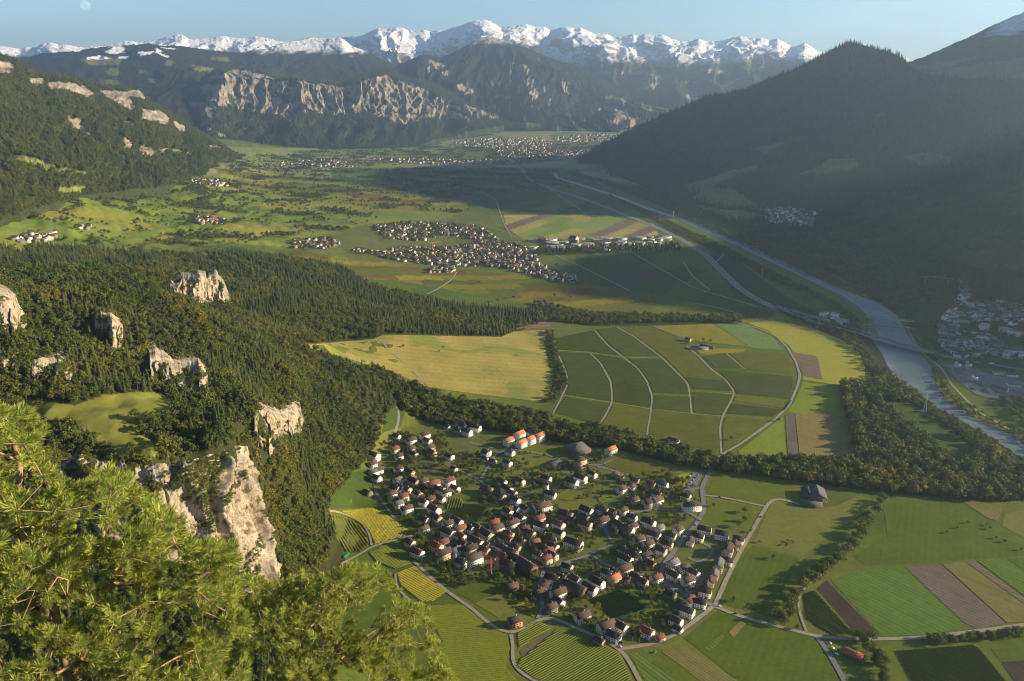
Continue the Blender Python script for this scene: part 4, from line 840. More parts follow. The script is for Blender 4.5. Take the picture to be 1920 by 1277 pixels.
# tracks and roads
m_asph = simple('asphalt', (.15, .145, .14), .9, .18, .15); m_track = simple('pale_track', (.25, .215, .165), .95, .18, .2); m_lane = simple('village_lane', (.17, .16, .15), .9, .2, .12); m_grasstrack = simple('grass_track', (.22, .22, .07), .95, .2, .2)
m_mark = simple('road_marking', (.75, .74, .7), .8, .05, 1)
def smooth_line(W, step):
    d = np.concatenate([[0], np.cumsum(np.linalg.norm(np.diff(W[:, :2], axis=0), axis=1))]); n = max(3, int(d[-1]/step)); s = np.linspace(0, d[-1], n)
    x = np.interp(s, d, W[:, 0]); y = np.interp(s, d, W[:, 1])
    for _ in range(3):
        x[1:-1] = (x[:-2]+2*x[1:-1]+x[2:])/4; y[1:-1] = (y[:-2]+2*y[1:-1]+y[2:])/4
    return np.stack([x, y], -1)
def strip_mesh(name, C, width, m, zf, parent=None):
    d = np.gradient(C, axis=0); d /= np.linalg.norm(d, axis=1, keepdims=True)+1e-9; nrm = np.stack([-d[:, 1], d[:, 0]], -1)
    L = C+nrm*width/2; Rr = C-nrm*width/2; V = np.concatenate([np.column_stack([L, zf(L)]), np.column_stack([Rr, zf(Rr)])]); n = len(C); i = np.arange(n-1)
    return add_obj(name, mesh_np(name, V, np.stack([i, i+n, i+1+n, i+1], -1)), m, parent)
def road(name, pts, width, m, off=.6, step=9):
    W = ground([a for a, b in pts], [b for a, b in pts]); C = smooth_line(W, step)
    return tag(strip_mesh(name, C, width, m, lambda q: hgt(q[:, 0], q[:, 1])+off), kind='structure'), C
LOOP = [(1337,876),(1345,862),(1355,851),(1385,835),(1420,810),(1455,785),(1480,760),(1495,725),(1500,705),(1493,680),(1475,650),(1455,630),(1420,615),(1385,606),(1330,600)]
road('loop_road', LOOP, 5, m_track, .62); road('village_road', [(1341,868),(1337,876),(1325,895),(1315,915),(1319,938),(1321,955),(1310,977),(1298,992),(1285,1005),(1270,1025),(1256,1045),(1242,1062),(1237,1080),(1248,1098),(1268,1108),(1300,1118),(1340,1137)], 7, m_asph, .64)
road('field_road', [(1165,1217),(1220,1209),(1265,1192),(1303,1165),(1325,1147),(1342,1136),(1349,1115),(1365,1080),(1385,1040),(1405,1005),(1425,970),(1437,950),(1448,936),(1458,934),(1480,940),(1502,947)], 5.5, m_track, .62)
road('cross_road', [(1437,950),(1410,945),(1380,938),(1350,932),(1320,929)], 4, m_track, .56); road('east_road', [(1340,1137),(1380,1154),(1430,1168),(1480,1180),(1530,1194),(1560,1197),(1640,1199),(1720,1197),(1800,1188),(1935,1170)], 5.5, m_track, .6)
road('yard_road', [(1532,1195),(1548,1215),(1566,1245),(1590,1290)], 6, m_asph, .58); road('dirt_track', [(1512,1185),(1504,1165),(1496,1140),(1498,1115),(1515,1095),(1545,1075),(1556,1063)], 3, m_track, .56)
road('south_lane', [(1085,1180),(1120,1195),(1165,1217),(1180,1240),(1206,1290)], 5, m_track, .6); road('vine_lane', [(775,1052),(810,1085),(845,1115),(880,1137),(905,1160),(930,1180),(958,1191),(985,1180),(1008,1160),(1035,1157),(1085,1180)], 4.5, m_track, .66); road('vine_track', [(958,1191),(965,1212),(956,1240),(975,1264),(1030,1290)], 4, m_track, .62)
road('terrace_lane', [(640,1058),(660,1047),(680,1036),(700,1023),(722,1018),(760,1008),(790,1000)], 4, m_track, .7); road('terrace_track', [(697,1023),(694,1005),(684,985),(665,970),(640,958),(606,958)], 3, m_track, .8); road('lower_track', [(742,1076),(740,1100),(760,1120),(790,1140)], 3, m_track, .7)
road('pasture_path', [(712,638),(730,660),(760,680),(775,697),(790,712),(805,727)], 3.5, m_track, .9); road('hill_lane', [(718,745),(735,755),(748,765),(748,790),(740,812),(730,830)], 4, m_lane, .7); road('upper_lane', [(725,832),(760,826),(800,842),(830,862)], 4, m_lane, .6)
for q in ([(1105,661),(1125,680),(1145,715),(1148,745),(1147,756),(1135,780),(1123,797)], [(1115,620),(1140,648),(1168,670),(1195,690),(1213,715),(1223,745),(1220,775),(1213,816)], [(1157,614),(1190,632),(1240,670),(1270,700),(1290,720),(1297,776)], [(1287,650),(1310,668),(1330,690),(1360,712),(1377,735),(1372,750),(1355,780),(1350,800),(1352,850)], [(1037,628),(1045,660),(1062,700),(1065,720),(1050,750),(1037,776)]):
    road('vineyard_track', q, 3.6, m_track, .55)
for q in ([(1045,657),(1105,661),(1168,670),(1245,672)], [(1058,742),(1147,755),(1220,767),(1298,776),(1360,781)], [(1296,742),(1372,738)], [(1362,663),(1396,692)], [(1316,667),(1400,654)]):
    road('grass_track', q, 3.2, m_grasstrack, .5)
for q in ([(790,1000),(830,985),(880,1000),(930,1030),(985,1060),(1020,1068),(1060,1055),(1108,1040),(1150,1020)], [(1020,1068),(1010,1100),(1020,1140),(1008,1160)], [(760,1008),(735,965),(705,925),(700,890),(725,872)], [(735,965),(790,950),(850,965)], [(900,900),(912,880),(930,850),(960,842),(1010,850),(1060,862),(1120,875),(1160,858)], [(1120,875),(1180,890),(1230,908),(1290,920),(1315,915)], [(900,900),(925,925),(990,930),(1030,920),(1060,908)], [(830,862),(875,890),(900,900)], [(1150,1020),(1130,990),(1165,965),(1230,955),(1290,958),(1312,975)], [(1108,1040),(1130,1058),(1180,1075),(1236,1080)], [(880,830),(930,842)], [(1320,1020),(1345,1030),(1310,1060),(1290,1045)]):
    road('village_lane', q, 4.5, m_lane, .5)
field([(1297,886),(1318,886),(1300,925),(1284,915)], 'grey', 'car_park', .45); bpy.data.objects['car_park'].data.materials[0] = m_asph
# motorway with two carriageways, and the bridge road
MW = [(978,316),(984,326),(990,335),(1007,343),(1040,357),(1077,367),(1140,390),(1207,417),(1255,438),(1283,452),(1325,480),(1355,510),(1385,540),(1415,560),(1440,572),(1470,586)]
mo, MC = road('motorway', MW, 25, m_asph, .7, 25); strip_mesh('central_reserve', MC, 2.5, m_grasstrack, lambda q: hgt(q[:, 0], q[:, 1])+.95, mo)
for k in (-11.3, 11.3):
    d = np.gradient(MC, axis=0); d /= np.linalg.norm(d, axis=1, keepdims=True); C2 = MC+np.stack([-d[:, 1], d[:, 0]], -1)*k; strip_mesh('edge_line', C2, .5, m_mark, lambda q: hgt(q[:, 0], q[:, 1])+.95, mo)
BR = ground([1455, 1470, 1500, 1545, 1600, 1640, 1700, 1750, 1800, 1850, 1940], [578, 586, 600, 614, 626, 641, 658, 668, 680, 688, 702]); BC = smooth_line(BR, 20)
bz = lambda q: 1+6.5*sstep(380, 620, q[:, 0])*sstep(1500, 1250, q[:, 0]); tag(strip_mesh('approach_road', BC, 12, m_asph, bz), kind='structure')
road('slip_road', [(1340,495),(1348,486),(1358,478),(1352,470)], 6, m_asph, .6); road('river_track', [(1700,612),(1716,645),(1735,668),(1765,690),(1785,722),(1830,770),(1900,810)], 5, m_track, .6)
for q in ([(1283,566),(1310,570),(1340,575),(1390,590)], [(1280,490),(1300,520),(1332,545)], [(1170,465),(1300,540),(1420,575)], [(800,552),(825,540),(850,522),(856,510)], [(712,398),(800,410),(900,418),(960,440),(1000,460),(1100,505),(1180,545)], [(1017,345),(1060,375),(1100,402)], [(880,345),(930,375),(945,420),(960,445)], [(420,420),(480,395),(560,400),(640,395)]):
    road('farm_track', q, 5, m_track, .6, 20)
LB = [(1343,444),(1375,457),(1423,481),(1493,514),(1564,548),(1607,573),(1627,593),(1631,613),(1626,626),(1639,643),(1654,663),(1664,686),(1680,709),(1710,729),(1747,760),(1787,780),(1827,803),(1867,826),(1904,852),(1990,900)]
RB = [(1362,444),(1390,453),(1440,476),(1514,514),(1580,543),(1640,566),(1680,589),(1694,613),(1710,640),(1727,663),(1744,686),(1752,713),(1760,740),(1787,763),(1827,783),(1864,803),(1897,816),(1920,828),(1990,862)]
FARL = [(1030,322),(1042,334),(1105,354),(1155,370),(1205,390),(1270,412)]; FARR = [(1283,411),(1214,388),(1162,368),(1112,352),(1050,333),(1040,322)]
m_riv, t, b = mat('river_water', .42, .16); p = geo_pos(t)
f = noise_fac(t, .02, 5, .6, stretch(t, p, (1, .45, 1))); t.links.new(ramp(t, f, [(.3, (.065, .090, .095)), (.55, (.095, .128, .134)), (.72, (.15, .18, .185))]), b.inputs['Base Color'])
bump(t, b, noise_fac(t, .35, 5, .7, p), .35, .5)
W = wpoly(FARL+LB+RB[::-1]+FARR, 12); W[:, 2] = 0; o = tag(sheet_from(W, 'river', m_riv, .35), kind='structure')
m_grav = simple('gravel_bank', (.12, .11, .095), .95, .25, .1); m_spray = simple('white_water', (.22, .25, .255), .5, .1, .2)
for q in ([(1627,594),(1636,600),(1650,640),(1645,642),(1636,626),(1628,615)], [(1751,706),(1764,735),(1792,760),(1830,780),(1868,799),(1862,803),(1826,784),(1786,764),(1760,742)], [(1664,690),(1684,706),(1715,728),(1710,731),(1680,711)], [(1622,590),(1580,560),(1560,549),(1565,547),(1585,557)]): tag(sheet_from(wpoly(q, 6), 'gravel_bank', m_grav, .55), kind='structure')
for q in ([(1672,700),(1680,704),(1678,707)], [(1722,714),(1732,716),(1730,717)]): tag(sheet_from(wpoly(q, 4), 'rapids', m_spray, .6), kind='structure')

# bird nets hung along vineyard edges
m_net = simple('teal_net', (.02, .15, .105), .8, .2, .6)
def net(pts, h, label):
    W = ground([a for a, b in pts], [b for a, b in pts]); C = smooth_line(W, 3); n = len(C); z = hgt(C[:, 0], C[:, 1]); r = np.random.default_rng(n); d = np.gradient(C, axis=0); d /= np.linalg.norm(d, axis=1, keepdims=True); nn = np.stack([-d[:, 1], d[:, 0]], -1)
    rows_ = [np.column_stack([C+nn*(o_+r.uniform(-.25, .25, (n, 1))), z+zz]) for o_, zz in ((1.1, .1), (.5, h*.6), (0, h), (-1.2, h*1.02), (-2.2, h*.98))]
    q = tag(add_obj('vine_net', mesh_np('vine_net', np.array(rows_).reshape(-1, 3), grid_faces(n, 5), True), m_net), label, 'net', 'bird nets on the vineyards')
net([(1150,1162),(1178,1155),(1204,1146),(1214,1136)], 2.2, 'teal bird net along the lower edge of the dark netted vineyard'); net([(1132,947),(1150,940)], 2.2, 'short green net beside the small vine plot in the village')
net([(655,1038),(645,1046)], 1.6, 'teal net at the foot of the terraced vineyard')
net([(1470,770),(1482,752)], 2.0, 'green net at the lower right corner of the dark vineyards')
# ------------------------------------------------------------------ houses
def tile_roof(name, a, b2):
    m, t, b = mat(name, .85, .2); tc = t.nodes.new('ShaderNodeTexCoord'); oi = t.nodes.new('ShaderNodeObjectInfo'); ad = t.nodes.new('ShaderNodeVectorMath'); t.links.new(tc.outputs['Object'], ad.inputs[0]); t.links.new(oi.outputs['Location'], ad.inputs[1])
    f = noise_fac(t, .5, 5, .7, ad.outputs[0]); f2 = noise_fac(t, 3, 3, .6, tc.outputs['Object']); c = mulc(t, ramp(t, f, [(.3, a), (.7, b2)]), ramp(t, f2, [(.2, (.75,)*3), (.8, (1.25,)*3)]))
    c = mulc(t, c, ramp(t, oi.outputs['Random'], [(0, (.75,)*3), (1, (1.25,)*3)])); t.links.new(c, b.inputs['Base Color']); return m
ROOFM = {'d': tile_roof('roof_dark', (.036, .030, .027), (.066, .053, .046)), 'b': tile_roof('roof_brown', (.048, .034, .028), (.085, .057, .044)), 'r': tile_roof('roof_red', (.11, .048, .03), (.17, .073, .044)), 'o': tile_roof('roof_orange', (.34, .11, .05), (.43, .15, .07)), 'g': tile_roof('roof_grey', (.085, .084, .085), (.14, .137, .135))}
ROOFW = {'d': 'dark', 'b': 'brown', 'r': 'red', 'o': 'orange', 'g': 'grey'}
WALLM = {'w': simple('white_plaster', (.74, .71, .645), .9, .07, .3), 'c': simple('cream_plaster', (.46, .39, .29), .9, .12, .3), 'g': simple('grey_boards', (.20, .175, .15), .9, .25, .5), 't': simple('timber_wall', (.16, .105, .065), .9, .25, .5), 'k': simple('brick_wall', (.40, .19, .10), .9, .15, .5)}
WALLW = {'w': 'white', 'c': 'cream', 'g': 'grey', 't': 'timber', 'k': 'brick'}
m_win = mat('window_glass', .15, .5)[0]; m_win.node_tree.nodes['Principled BSDF'].inputs['Base Color'].default_value = (.035, .04, .045, 1)
m_door = simple('door_wood', (.12, .075, .045), .8, .2, 2); m_chim = simple('chimney_brick', (.36, .28, .23), .9, .2, 2); m_solar = simple('solar_glass', (.03, .04, .07), .15, .1, 1, .6)
SIZES = {'s': (10, 8, 4.2), 'm': (13, 10, 6.8), 'l': (17.5, 11.5, 8.2), 'x': (24, 13, 9.4), 't': (17, 11.5, 10.0), 'b': (20, 14, 10.5)}
def house_meshes(L, W, H, pitch=.68, hip=0., flat=False):
    rise = 0 if flat else W/2*pitch; l, w_ = L/2, W/2; out = {}
    wl = MB(); V = [(-l, -w_, -1), (l, -w_, -1), (l, w_, -1), (-l, w_, -1), (-l, -w_, H), (l, -w_, H), (l, w_, H), (-l, w_, H)]; wl.add(V, [(0, 1, 5, 4), (1, 2, 6, 5), (2, 3, 7, 6), (3, 0, 4, 7)])
    me = None
    if not hip and not flat:
        wl.add([(l, -w_, H), (l, w_, H), (l, 0, H+rise), (l, 0, H+rise)], [(0, 1, 2, 3)]); wl.add([(-l, w_, H), (-l, -w_, H), (-l, 0, H+rise), (-l, 0, H+rise)], [(0, 1, 2, 3)])
    else: wl.add([(-l, -w_, H), (l, -w_, H), (l, w_, H), (-l, w_, H)], [(0, 1, 2, 3)])
    out['wall'] = wl.mesh('wall')
    ov = .6; th = .28; rf = MB(); ze = H-ov*pitch
    if flat: rf.box((0, 0, H+.25), (L+.6, W+.6, .5))
    elif hip:
        k = min(l-.3, w_*hip); b_ = [(-l-ov, -w_-ov), (l+ov, -w_-ov), (l+ov, w_+ov), (-l-ov, w_+ov)]; zt = H+rise
        V = [(x, y, H-.1) for x, y in b_]+[(x, y, H+.2) for x, y in b_]+[(-l+k, 0, zt), (l-k, 0, zt)]
        rf.add(V, [(0, 3, 2, 1), (0, 1, 5, 4), (1, 2, 6, 5), (2, 3, 7, 6), (3, 0, 4, 7), (4, 5, 9, 8), (6, 7, 8, 9), (5, 6, 9, 9), (7, 4, 8, 8)])
    else:
        for s in (-1, 1):
            V = [(-l-ov, s*(w_+ov), ze), (l+ov, s*(w_+ov), ze), (l+ov, 0, H+rise), (-l-ov, 0, H+rise)]; V += [(x, y, z+th) for x, y, z in V]
            F = [(0, 1, 2, 3), (7, 6, 5, 4), (0, 4, 5, 1), (1, 5, 6, 2), (3, 7, 4, 0)]; F = [f[::-1] for f in F] if s > 0 else F; rf.add(V, F)
    out['roof'] = rf.mesh('roof')
    wn = MB(); st = max(1, int(H/2.8)); 
    for k in range(st):
        z = 1.6+k*2.8
        for x in np.arange(-l+1.7, l-1.2, 2.9):
            for s in (-1, 1): wn.box((x, s*w_, z), (1.15, .12, 1.35))
        for y in np.arange(-w_+1.7, w_-1.2, 2.9):
            for s in (-1, 1): wn.box((s*l, y, z), (.12, 1.15, 1.35))
    if not hip and not flat and rise > 2.5:
        for s in (-1, 1): wn.box((s*l, 0, H+1.0), (.12, 1.3, 1.2))
    out['windows'] = wn.mesh('windows')
    dr = MB(); dr.box((l*.3, -w_, 1.05), (1.2, .2, 2.1)); out['door'] = dr.mesh('door')
    if not flat:
        ch = MB(); ch.box((l*.35, w_*.25, H+rise*.75+.9), (.8, .7, 1.9)); ch.box((l*.35, w_*.25, H+rise*.75+1.9), (1.0, .9, .15)); out['chimney'] = ch.mesh('chimney')
    return out
_hc = {}
def setm(o, m):
    if not o.data.materials: o.data.materials.append(m)
    o.material_slots[0].link = 'OBJECT'; o.material_slots[0].material = m
HOUSES = []
def house(P, cls, ang, roof, wall, name='house', sc=1., pitch=.68, hip=0, flat=False, dims=None):
    L, W, H = dims or SIZES[cls]; key = (L, W, H, pitch, hip, flat)
    if key not in _hc: _hc[key] = house_meshes(*key)
    M = _hc[key]; o = empty(name, P, ang); o.scale = (sc, sc, sc)
    p = add_obj('wall', M['wall'], None, o); setm(p, WALLM[wall]); rf = add_obj('roof', M['roof'], None, o); setm(rf, ROOFM[roof])
    wn = add_obj('windows', M['windows'], None, o); setm(wn, m_win); wn['kind'] = 'stuff'; d = add_obj('door', M['door'], None, o); setm(d, m_door)
    if 'chimney' in M: c = add_obj('chimney', M['chimney'], None, rf); setm(c, m_chim)
    return o
rh = np.random.default_rng(99)
def ordw(n): return f"{n}{'th' if 10 <= n % 100 <= 20 else {1: 'st', 2: 'nd', 3: 'rd'}.get(n % 10, 'th')}"
A_, B_, C_, D_ = -40, 30, -24, 66
TILES = {
(680,780): 'lAdw 1560 260,lAdw 1690 200,mAdw 1500 165,sAdw 1420 215,sAdw 1270 160,sAdw 1375 120,mAbw 510 320,lBdw 725 390,lBbw 930 310,mAbw 970 390,mBrw 485 520,mBdw 735 510,mBdw 545 620,mAdc 765 590,mBbc 1010 500,mAdc 1040 570,mAdw 1300 625,sAdw 1365 790,lAdw 170 620,mBbw 150 740,mBbw 240 830,mBgw 160 860,mAbw 210 950,mBbw 540 810,lAbc 710 870,mBgw 530 980,lAbc 770 1010,mBdw 910 1000,lBrw 1060 1060,lBrw 1285 1010,mAdw 1380 1110,lAdw 1150 1130,mBbw 1250 1160,mAdw 490 1110,mAbw 565 1100,mAbc 660 1120,mBbw 440 1190,mBrw 615 1230,mAbc 820 1190,mAdg 70 1170,mAbw 1840 570,sAbc 1830 640',
(900,780): 'tBow 430 410,tBow 590 320,tBow 620 440,tBow 755 390,tBow 885 345,mAdw 740 260,mAgw 450 560,mAbw 100 560,mAbw 410 720,sAbc 190 680,mAbw 1680 890,lAdw 1500 960,lAdw 1370 1020,mAbw 600 1000,mAdw 330 1010,mAdw 990 960,lAdg 100 1130,lAdw 400 1120,lAdc 290 1230',
(1120,840): 'lBow 200 60,sBbc 270 390,sBbc 340 430,mAdc 560 505,sBdw 520 590,mArc 800 570,mAgw 975 570,mBbw 360 640,mAdw 890 710,mAdw 1320 745,mBbc 550 800,lBbc 770 850,lBbw 880 820,mBbw 385 960,mAdg 225 980,lAgc 70 960,lAdw 190 1070,mAbc 300 1160,lBbc 70 1130,mAdw 510 1060,lAdw 760 1150,mBbw 530 1200,mBgw 930 1230,lAdw 440 1250',
(720,920): 'mBgw 220 220,lBbw 340 300,mAdw 590 190,mBbc 700 150,mAdw 850 140,lAdw 750 310,mAdw 600 460,mBbw 600 600,lAdc 780 440,lAdw 1090 490,mBbw 960 530,lBrc 1130 610,lAdw 960 660,mArw 1150 710,mAdw 1280 590,mAdg 1390 580,lAdc 1530 690,lBbc 1690 600,mBrc 1650 510,mBrw 1830 540,lAbw 1390 810,mAdw 390 800,lArw 500 960,lArc 780 870,lBbc 900 980,mBrg 890 800,mBgw 1080 930,lBbc 1290 910,lBbw 1350 1060,mAdw 1165 1110,mAdw 1770 720,mAdw 1760 870,mAbc 1500 920,mAdg 1520 830,mArc 1860 690,mArc 1770 1010,mAbw 1850 340,mAdg 1180 820',
(940,920): 'mAdw 160 60,mAdw 210 160,mAdw 350 290,xBbw 610 290,mBbw 120 320,mAdw 200 300,lAdw 270 430,mBrw 60 560,lBbw 160 530,mBbw 340 600,mAbc 430 660,lAdw 590 560,mBrc 570 440,lArw 850 540,mAdw 860 660,lAdg 960 400,mAdg 1070 480,lAdw 1270 330,lAbc 1250 540,mAdg 1240 420,xAdw 1080 830,mAbc 280 780,mBrc 500 800,mAbc 210 880,mArc 100 750,lAbw 750 870,mAbw 630 890,mBrc 700 950,mArw 550 980,mAbc 760 1000,mBrc 670 1050,mAdw 980 1170,mAbg 740 750,lAbg 140 960,lAdg 200 1050,mArg 30 1020,lAdg 100 1150,xAdt 380 1180,mAdg 300 1090,mAdg 1680 630,lAdg 1860 620',
(1160,960): 'mAbw 780 380,lAdw 520 380,mBbc 300 440,mBbw 440 510,mAbc 720 510,mAdw 630 600,mBbw 890 290,lAdw 100 740,lAdw 210 690,lBdw 400 690,mAbk 470 800,mAdw 240 630,mAdw 60 590,lBbc 80 900,mAdw 250 1000,mAdc 350 1070,sBrc 160 1060,mBrw 560 1020,mBgw 810 800,mBdw 980 860,mAbw 1120 940,mAbw 820 980,mBbw 1030 1060,sBbc 1070 1160,lCdw 1280 300,lCdw 1540 370,mCdw 1790 440,mDbw 1070 460,mCdw 1190 400,lDbc 1630 600,mDbc 1740 520,mCdw 1620 760,lDgc 1490 830,mDgc 1430 960,mDbc 1370 1060,mDbc 1320 1130,mCdw 1290 1220,sBgw 770 910',
(880,1050): 'mBbt 640 430,lAbc 1240 310,mAdw 1370 290,mAdw 1580 320,mBbw 1130 420,mBbg 1060 510,lBbw 1330 540,mAdw 1330 650,mBdg 1220 740,mAdw 1430 370,xAdt 1590 480,lAdw 1800 460,mBdk 680 950,lBbw 1690 880',
(1100,1060): 'lAdw 150 290,mAdw 300 140,mBoc 410 230,mBrw 1540 560,mCdw 1700 590,lAdw 1490 720,mAbw 1330 860,sAdw 1360 960,lBbw 290 960,lAdw 490 950,mAdw 400 1090,mArw 900 1030,sBrc 1090 1090,sAbc 190 1140,mAdg 1250 460'}
for (ox, oy), txt in TILES.items():
    for e in txt.split(','):
        k, zx, zy = e.split(); px_ = ox+float(zx)/7.983; py_ = oy+float(zy)/7.983
        P = G(px_, py_+3.2); a = {'A': A_, 'B': B_, 'C': C_, 'D': D_}[k[1]]+rh.uniform(-9, 9)*(.3 if k[1] in 'CD' else 1)
        if k[0] == 't': a = 42+rh.uniform(-3, 3)
        if k[2] == 'd' and rh.random() < .35: k = k[:2]+'b'+k[3]
        o = house(P, k[0], R(a), k[2], k[3], sc=rh.uniform(1.0, 1.17)); HOUSES.append([o, px_, py_, k])
EXTRA = [('m', 1266, 832, -20, 'd', 'w'), ('s', 1258, 826, -20, 'b', 'w'), ('m', 1290, 640, -40, 'b', 'c')]
for c, px_, py_, a, r_, w_ in EXTRA:
    o = house(G(px_, py_), c, R(a), r_, w_); HOUSES.append([o, px_, py_, c+'A'+r_+w_])
# big single buildings
def big(px_, py_, dims, ang, r_, w_, name, label, cat='building', **kw):
    o = house(G(px_, py_), None, R(ang), r_, w_, name, dims=dims, **kw); return tag(o, label, cat)
big(1083, 848, (34, 34, 10), 22, 'g', 't', 'school', 'wide brown school with a grey pyramid roof below the tree belt', hip=1., pitch=.42)
big(1044, 872, (36, 17, 5), 38, 'g', 'c', 'hall', 'low hall with a long slate-grey roof below the pyramid-roofed school', pitch=.45)
big(1087, 875, (19, 15, 14), 36, 'b', 'c', 'apartment_block', 'tall cream apartment block just below the pyramid-roofed school', hip=.9, pitch=.3)
big(1296, 956, (27, 13, 9.5), 4, 'd', 'w', 'apartment_block', 'long white block with rows of windows beside the main road', pitch=.45)
big(1532, 932, (34, 24, 7), 78, 'g', 't', 'barn', 'big timber barn with grey roofs standing alone in the fields', pitch=.5); big(1520, 948, (32, 11, 4.5), -12, 'g', 't', 'barn', 'low cattle shed with a pale roof in front of the big timber barn', pitch=.4); big(1514, 928, (22, 18, 6), 78, 'd', 't', 'barn', 'dark-roofed barn wing on the left of the big timber barn', pitch=.5)
big(1312, 655, (40, 14, 5), -8, 'g', 'c', 'farm_building', 'long grey-roofed farm shed among the dark vineyards', pitch=.3); big(1326, 652, (34, 9, 5), -42, 'd', 't', 'farm_building', 'dark slanting farm shed at the right of the vineyard farm', pitch=.3)
big(1600, 1232, (20, 12, 5), -40, 'o', 't', 'farm_building', 'orange-edged farm building under the trees beside the parked cars', pitch=.45)
# church: nave, tower with spire
cb = G(1025, 928); ch = empty('church', cb, R(-35)); Mx = house_meshes(17, 9, 7, 1.0); p = add_obj('nave', Mx['wall'], None, ch); p.location = (9, -3, 0); setm(p, WALLM['w']); p = add_obj('nave_roof', Mx['roof'], None, ch); p.location = (9, -3, 0); setm(p, ROOFM['d']); p = add_obj('nave_windows', Mx['windows'], None, ch); p.location = (9, -3, 0); setm(p, m_win); p['kind'] = 'stuff'
tw = MB(); tw.box((0, 0, 8.5), (5, 5, 19)); tb = add_obj('tower', tw.mesh('tower'), WALLM['w'], ch)
sp_ = MB(); sp_.add([(-2.8, -2.8, 18), (2.8, -2.8, 18), (2.8, 2.8, 18), (-2.8, 2.8, 18), (0, 0, 28)], [(0, 1, 4, 4), (1, 2, 4, 4), (2, 3, 4, 4), (3, 0, 4, 4), (3, 2, 1, 0)]); add_obj('spire', sp_.mesh('spire'), ROOFM['d'], tb)
lv = MB()
for s in (-1, 1): lv.box((s*2.5, 0, 15), (.2, 1.2, 2.4)); lv.box((0, s*2.5, 15), (1.2, .2, 2.4))
add_obj('belfry_opening', lv.mesh('belfry_opening'), m_win, tb); tag(ch, 'white village church with a slender tower and pointed spire', 'church')
# labels of the village houses: look, then the landmark it stands nearest to
LM = [('the church', 1024, 930), ('the netted vineyard', 1158, 1135), ('the red crane', 922, 1052), ('the pyramid-roofed school', 1083, 845), ('the terraced vineyard', 690, 1000), ('the car park', 1300, 905), ('the two poplars', 1190, 1190), ('the round trees above town', 870, 880), ('the golden orchard meadow', 850, 835), ('the long white block', 1296, 956), ('the straight field road', 1380, 1060), ('the striped lower vineyard', 1010, 1190), ('the square vine plot', 850, 945), ('the village centre', 1000, 1030), ('the main road bend', 1240, 1075), ('the wood edge', 690, 870), ('the steep green meadow', 905, 1105), ('the upper olive vineyard', 1200, 875), ('the vineyard farm', 1305, 650), ('the top lane', 960, 845), ('the eastern gardens', 1200, 1000)]
SZ = {'s': 'small', 'm': 'mid-sized', 'l': 'large', 'x': 'long', 't': 'tall', 'b': 'big'}
ORD = ['nearest', 'second nearest', 'third nearest', 'fourth nearest', 'fifth nearest', 'sixth nearest', 'seventh nearest', 'eighth nearest', 'ninth nearest', 'tenth nearest', 'eleventh nearest', 'twelfth nearest', 'thirteenth nearest', 'fourteenth nearest', 'fifteenth nearest']
bag = {}
for h in HOUSES:
    d = [math.hypot(h[1]-x, (h[2]-y)*1.6) for _, x, y in LM]; i = int(np.argmin(d)); k = h[3]; bag.setdefault((k[0], k[2], k[3], i), []).append((d[i], h[0]))
for (s, r_, w_, i), L in bag.items():
    L.sort(key=lambda q: q[0])
    for n, (_, o) in enumerate(L):
        lab = f"{SZ[s]} {WALLW[w_]} house with {ROOFW[r_]} roof"; lab += f" close to {LM[i][0]}" if len(L) == 1 else f", {ORD[min(n, 14)]} of its kind to {LM[i][0]}"
        tag(o, lab, 'house', 'houses of the near village')

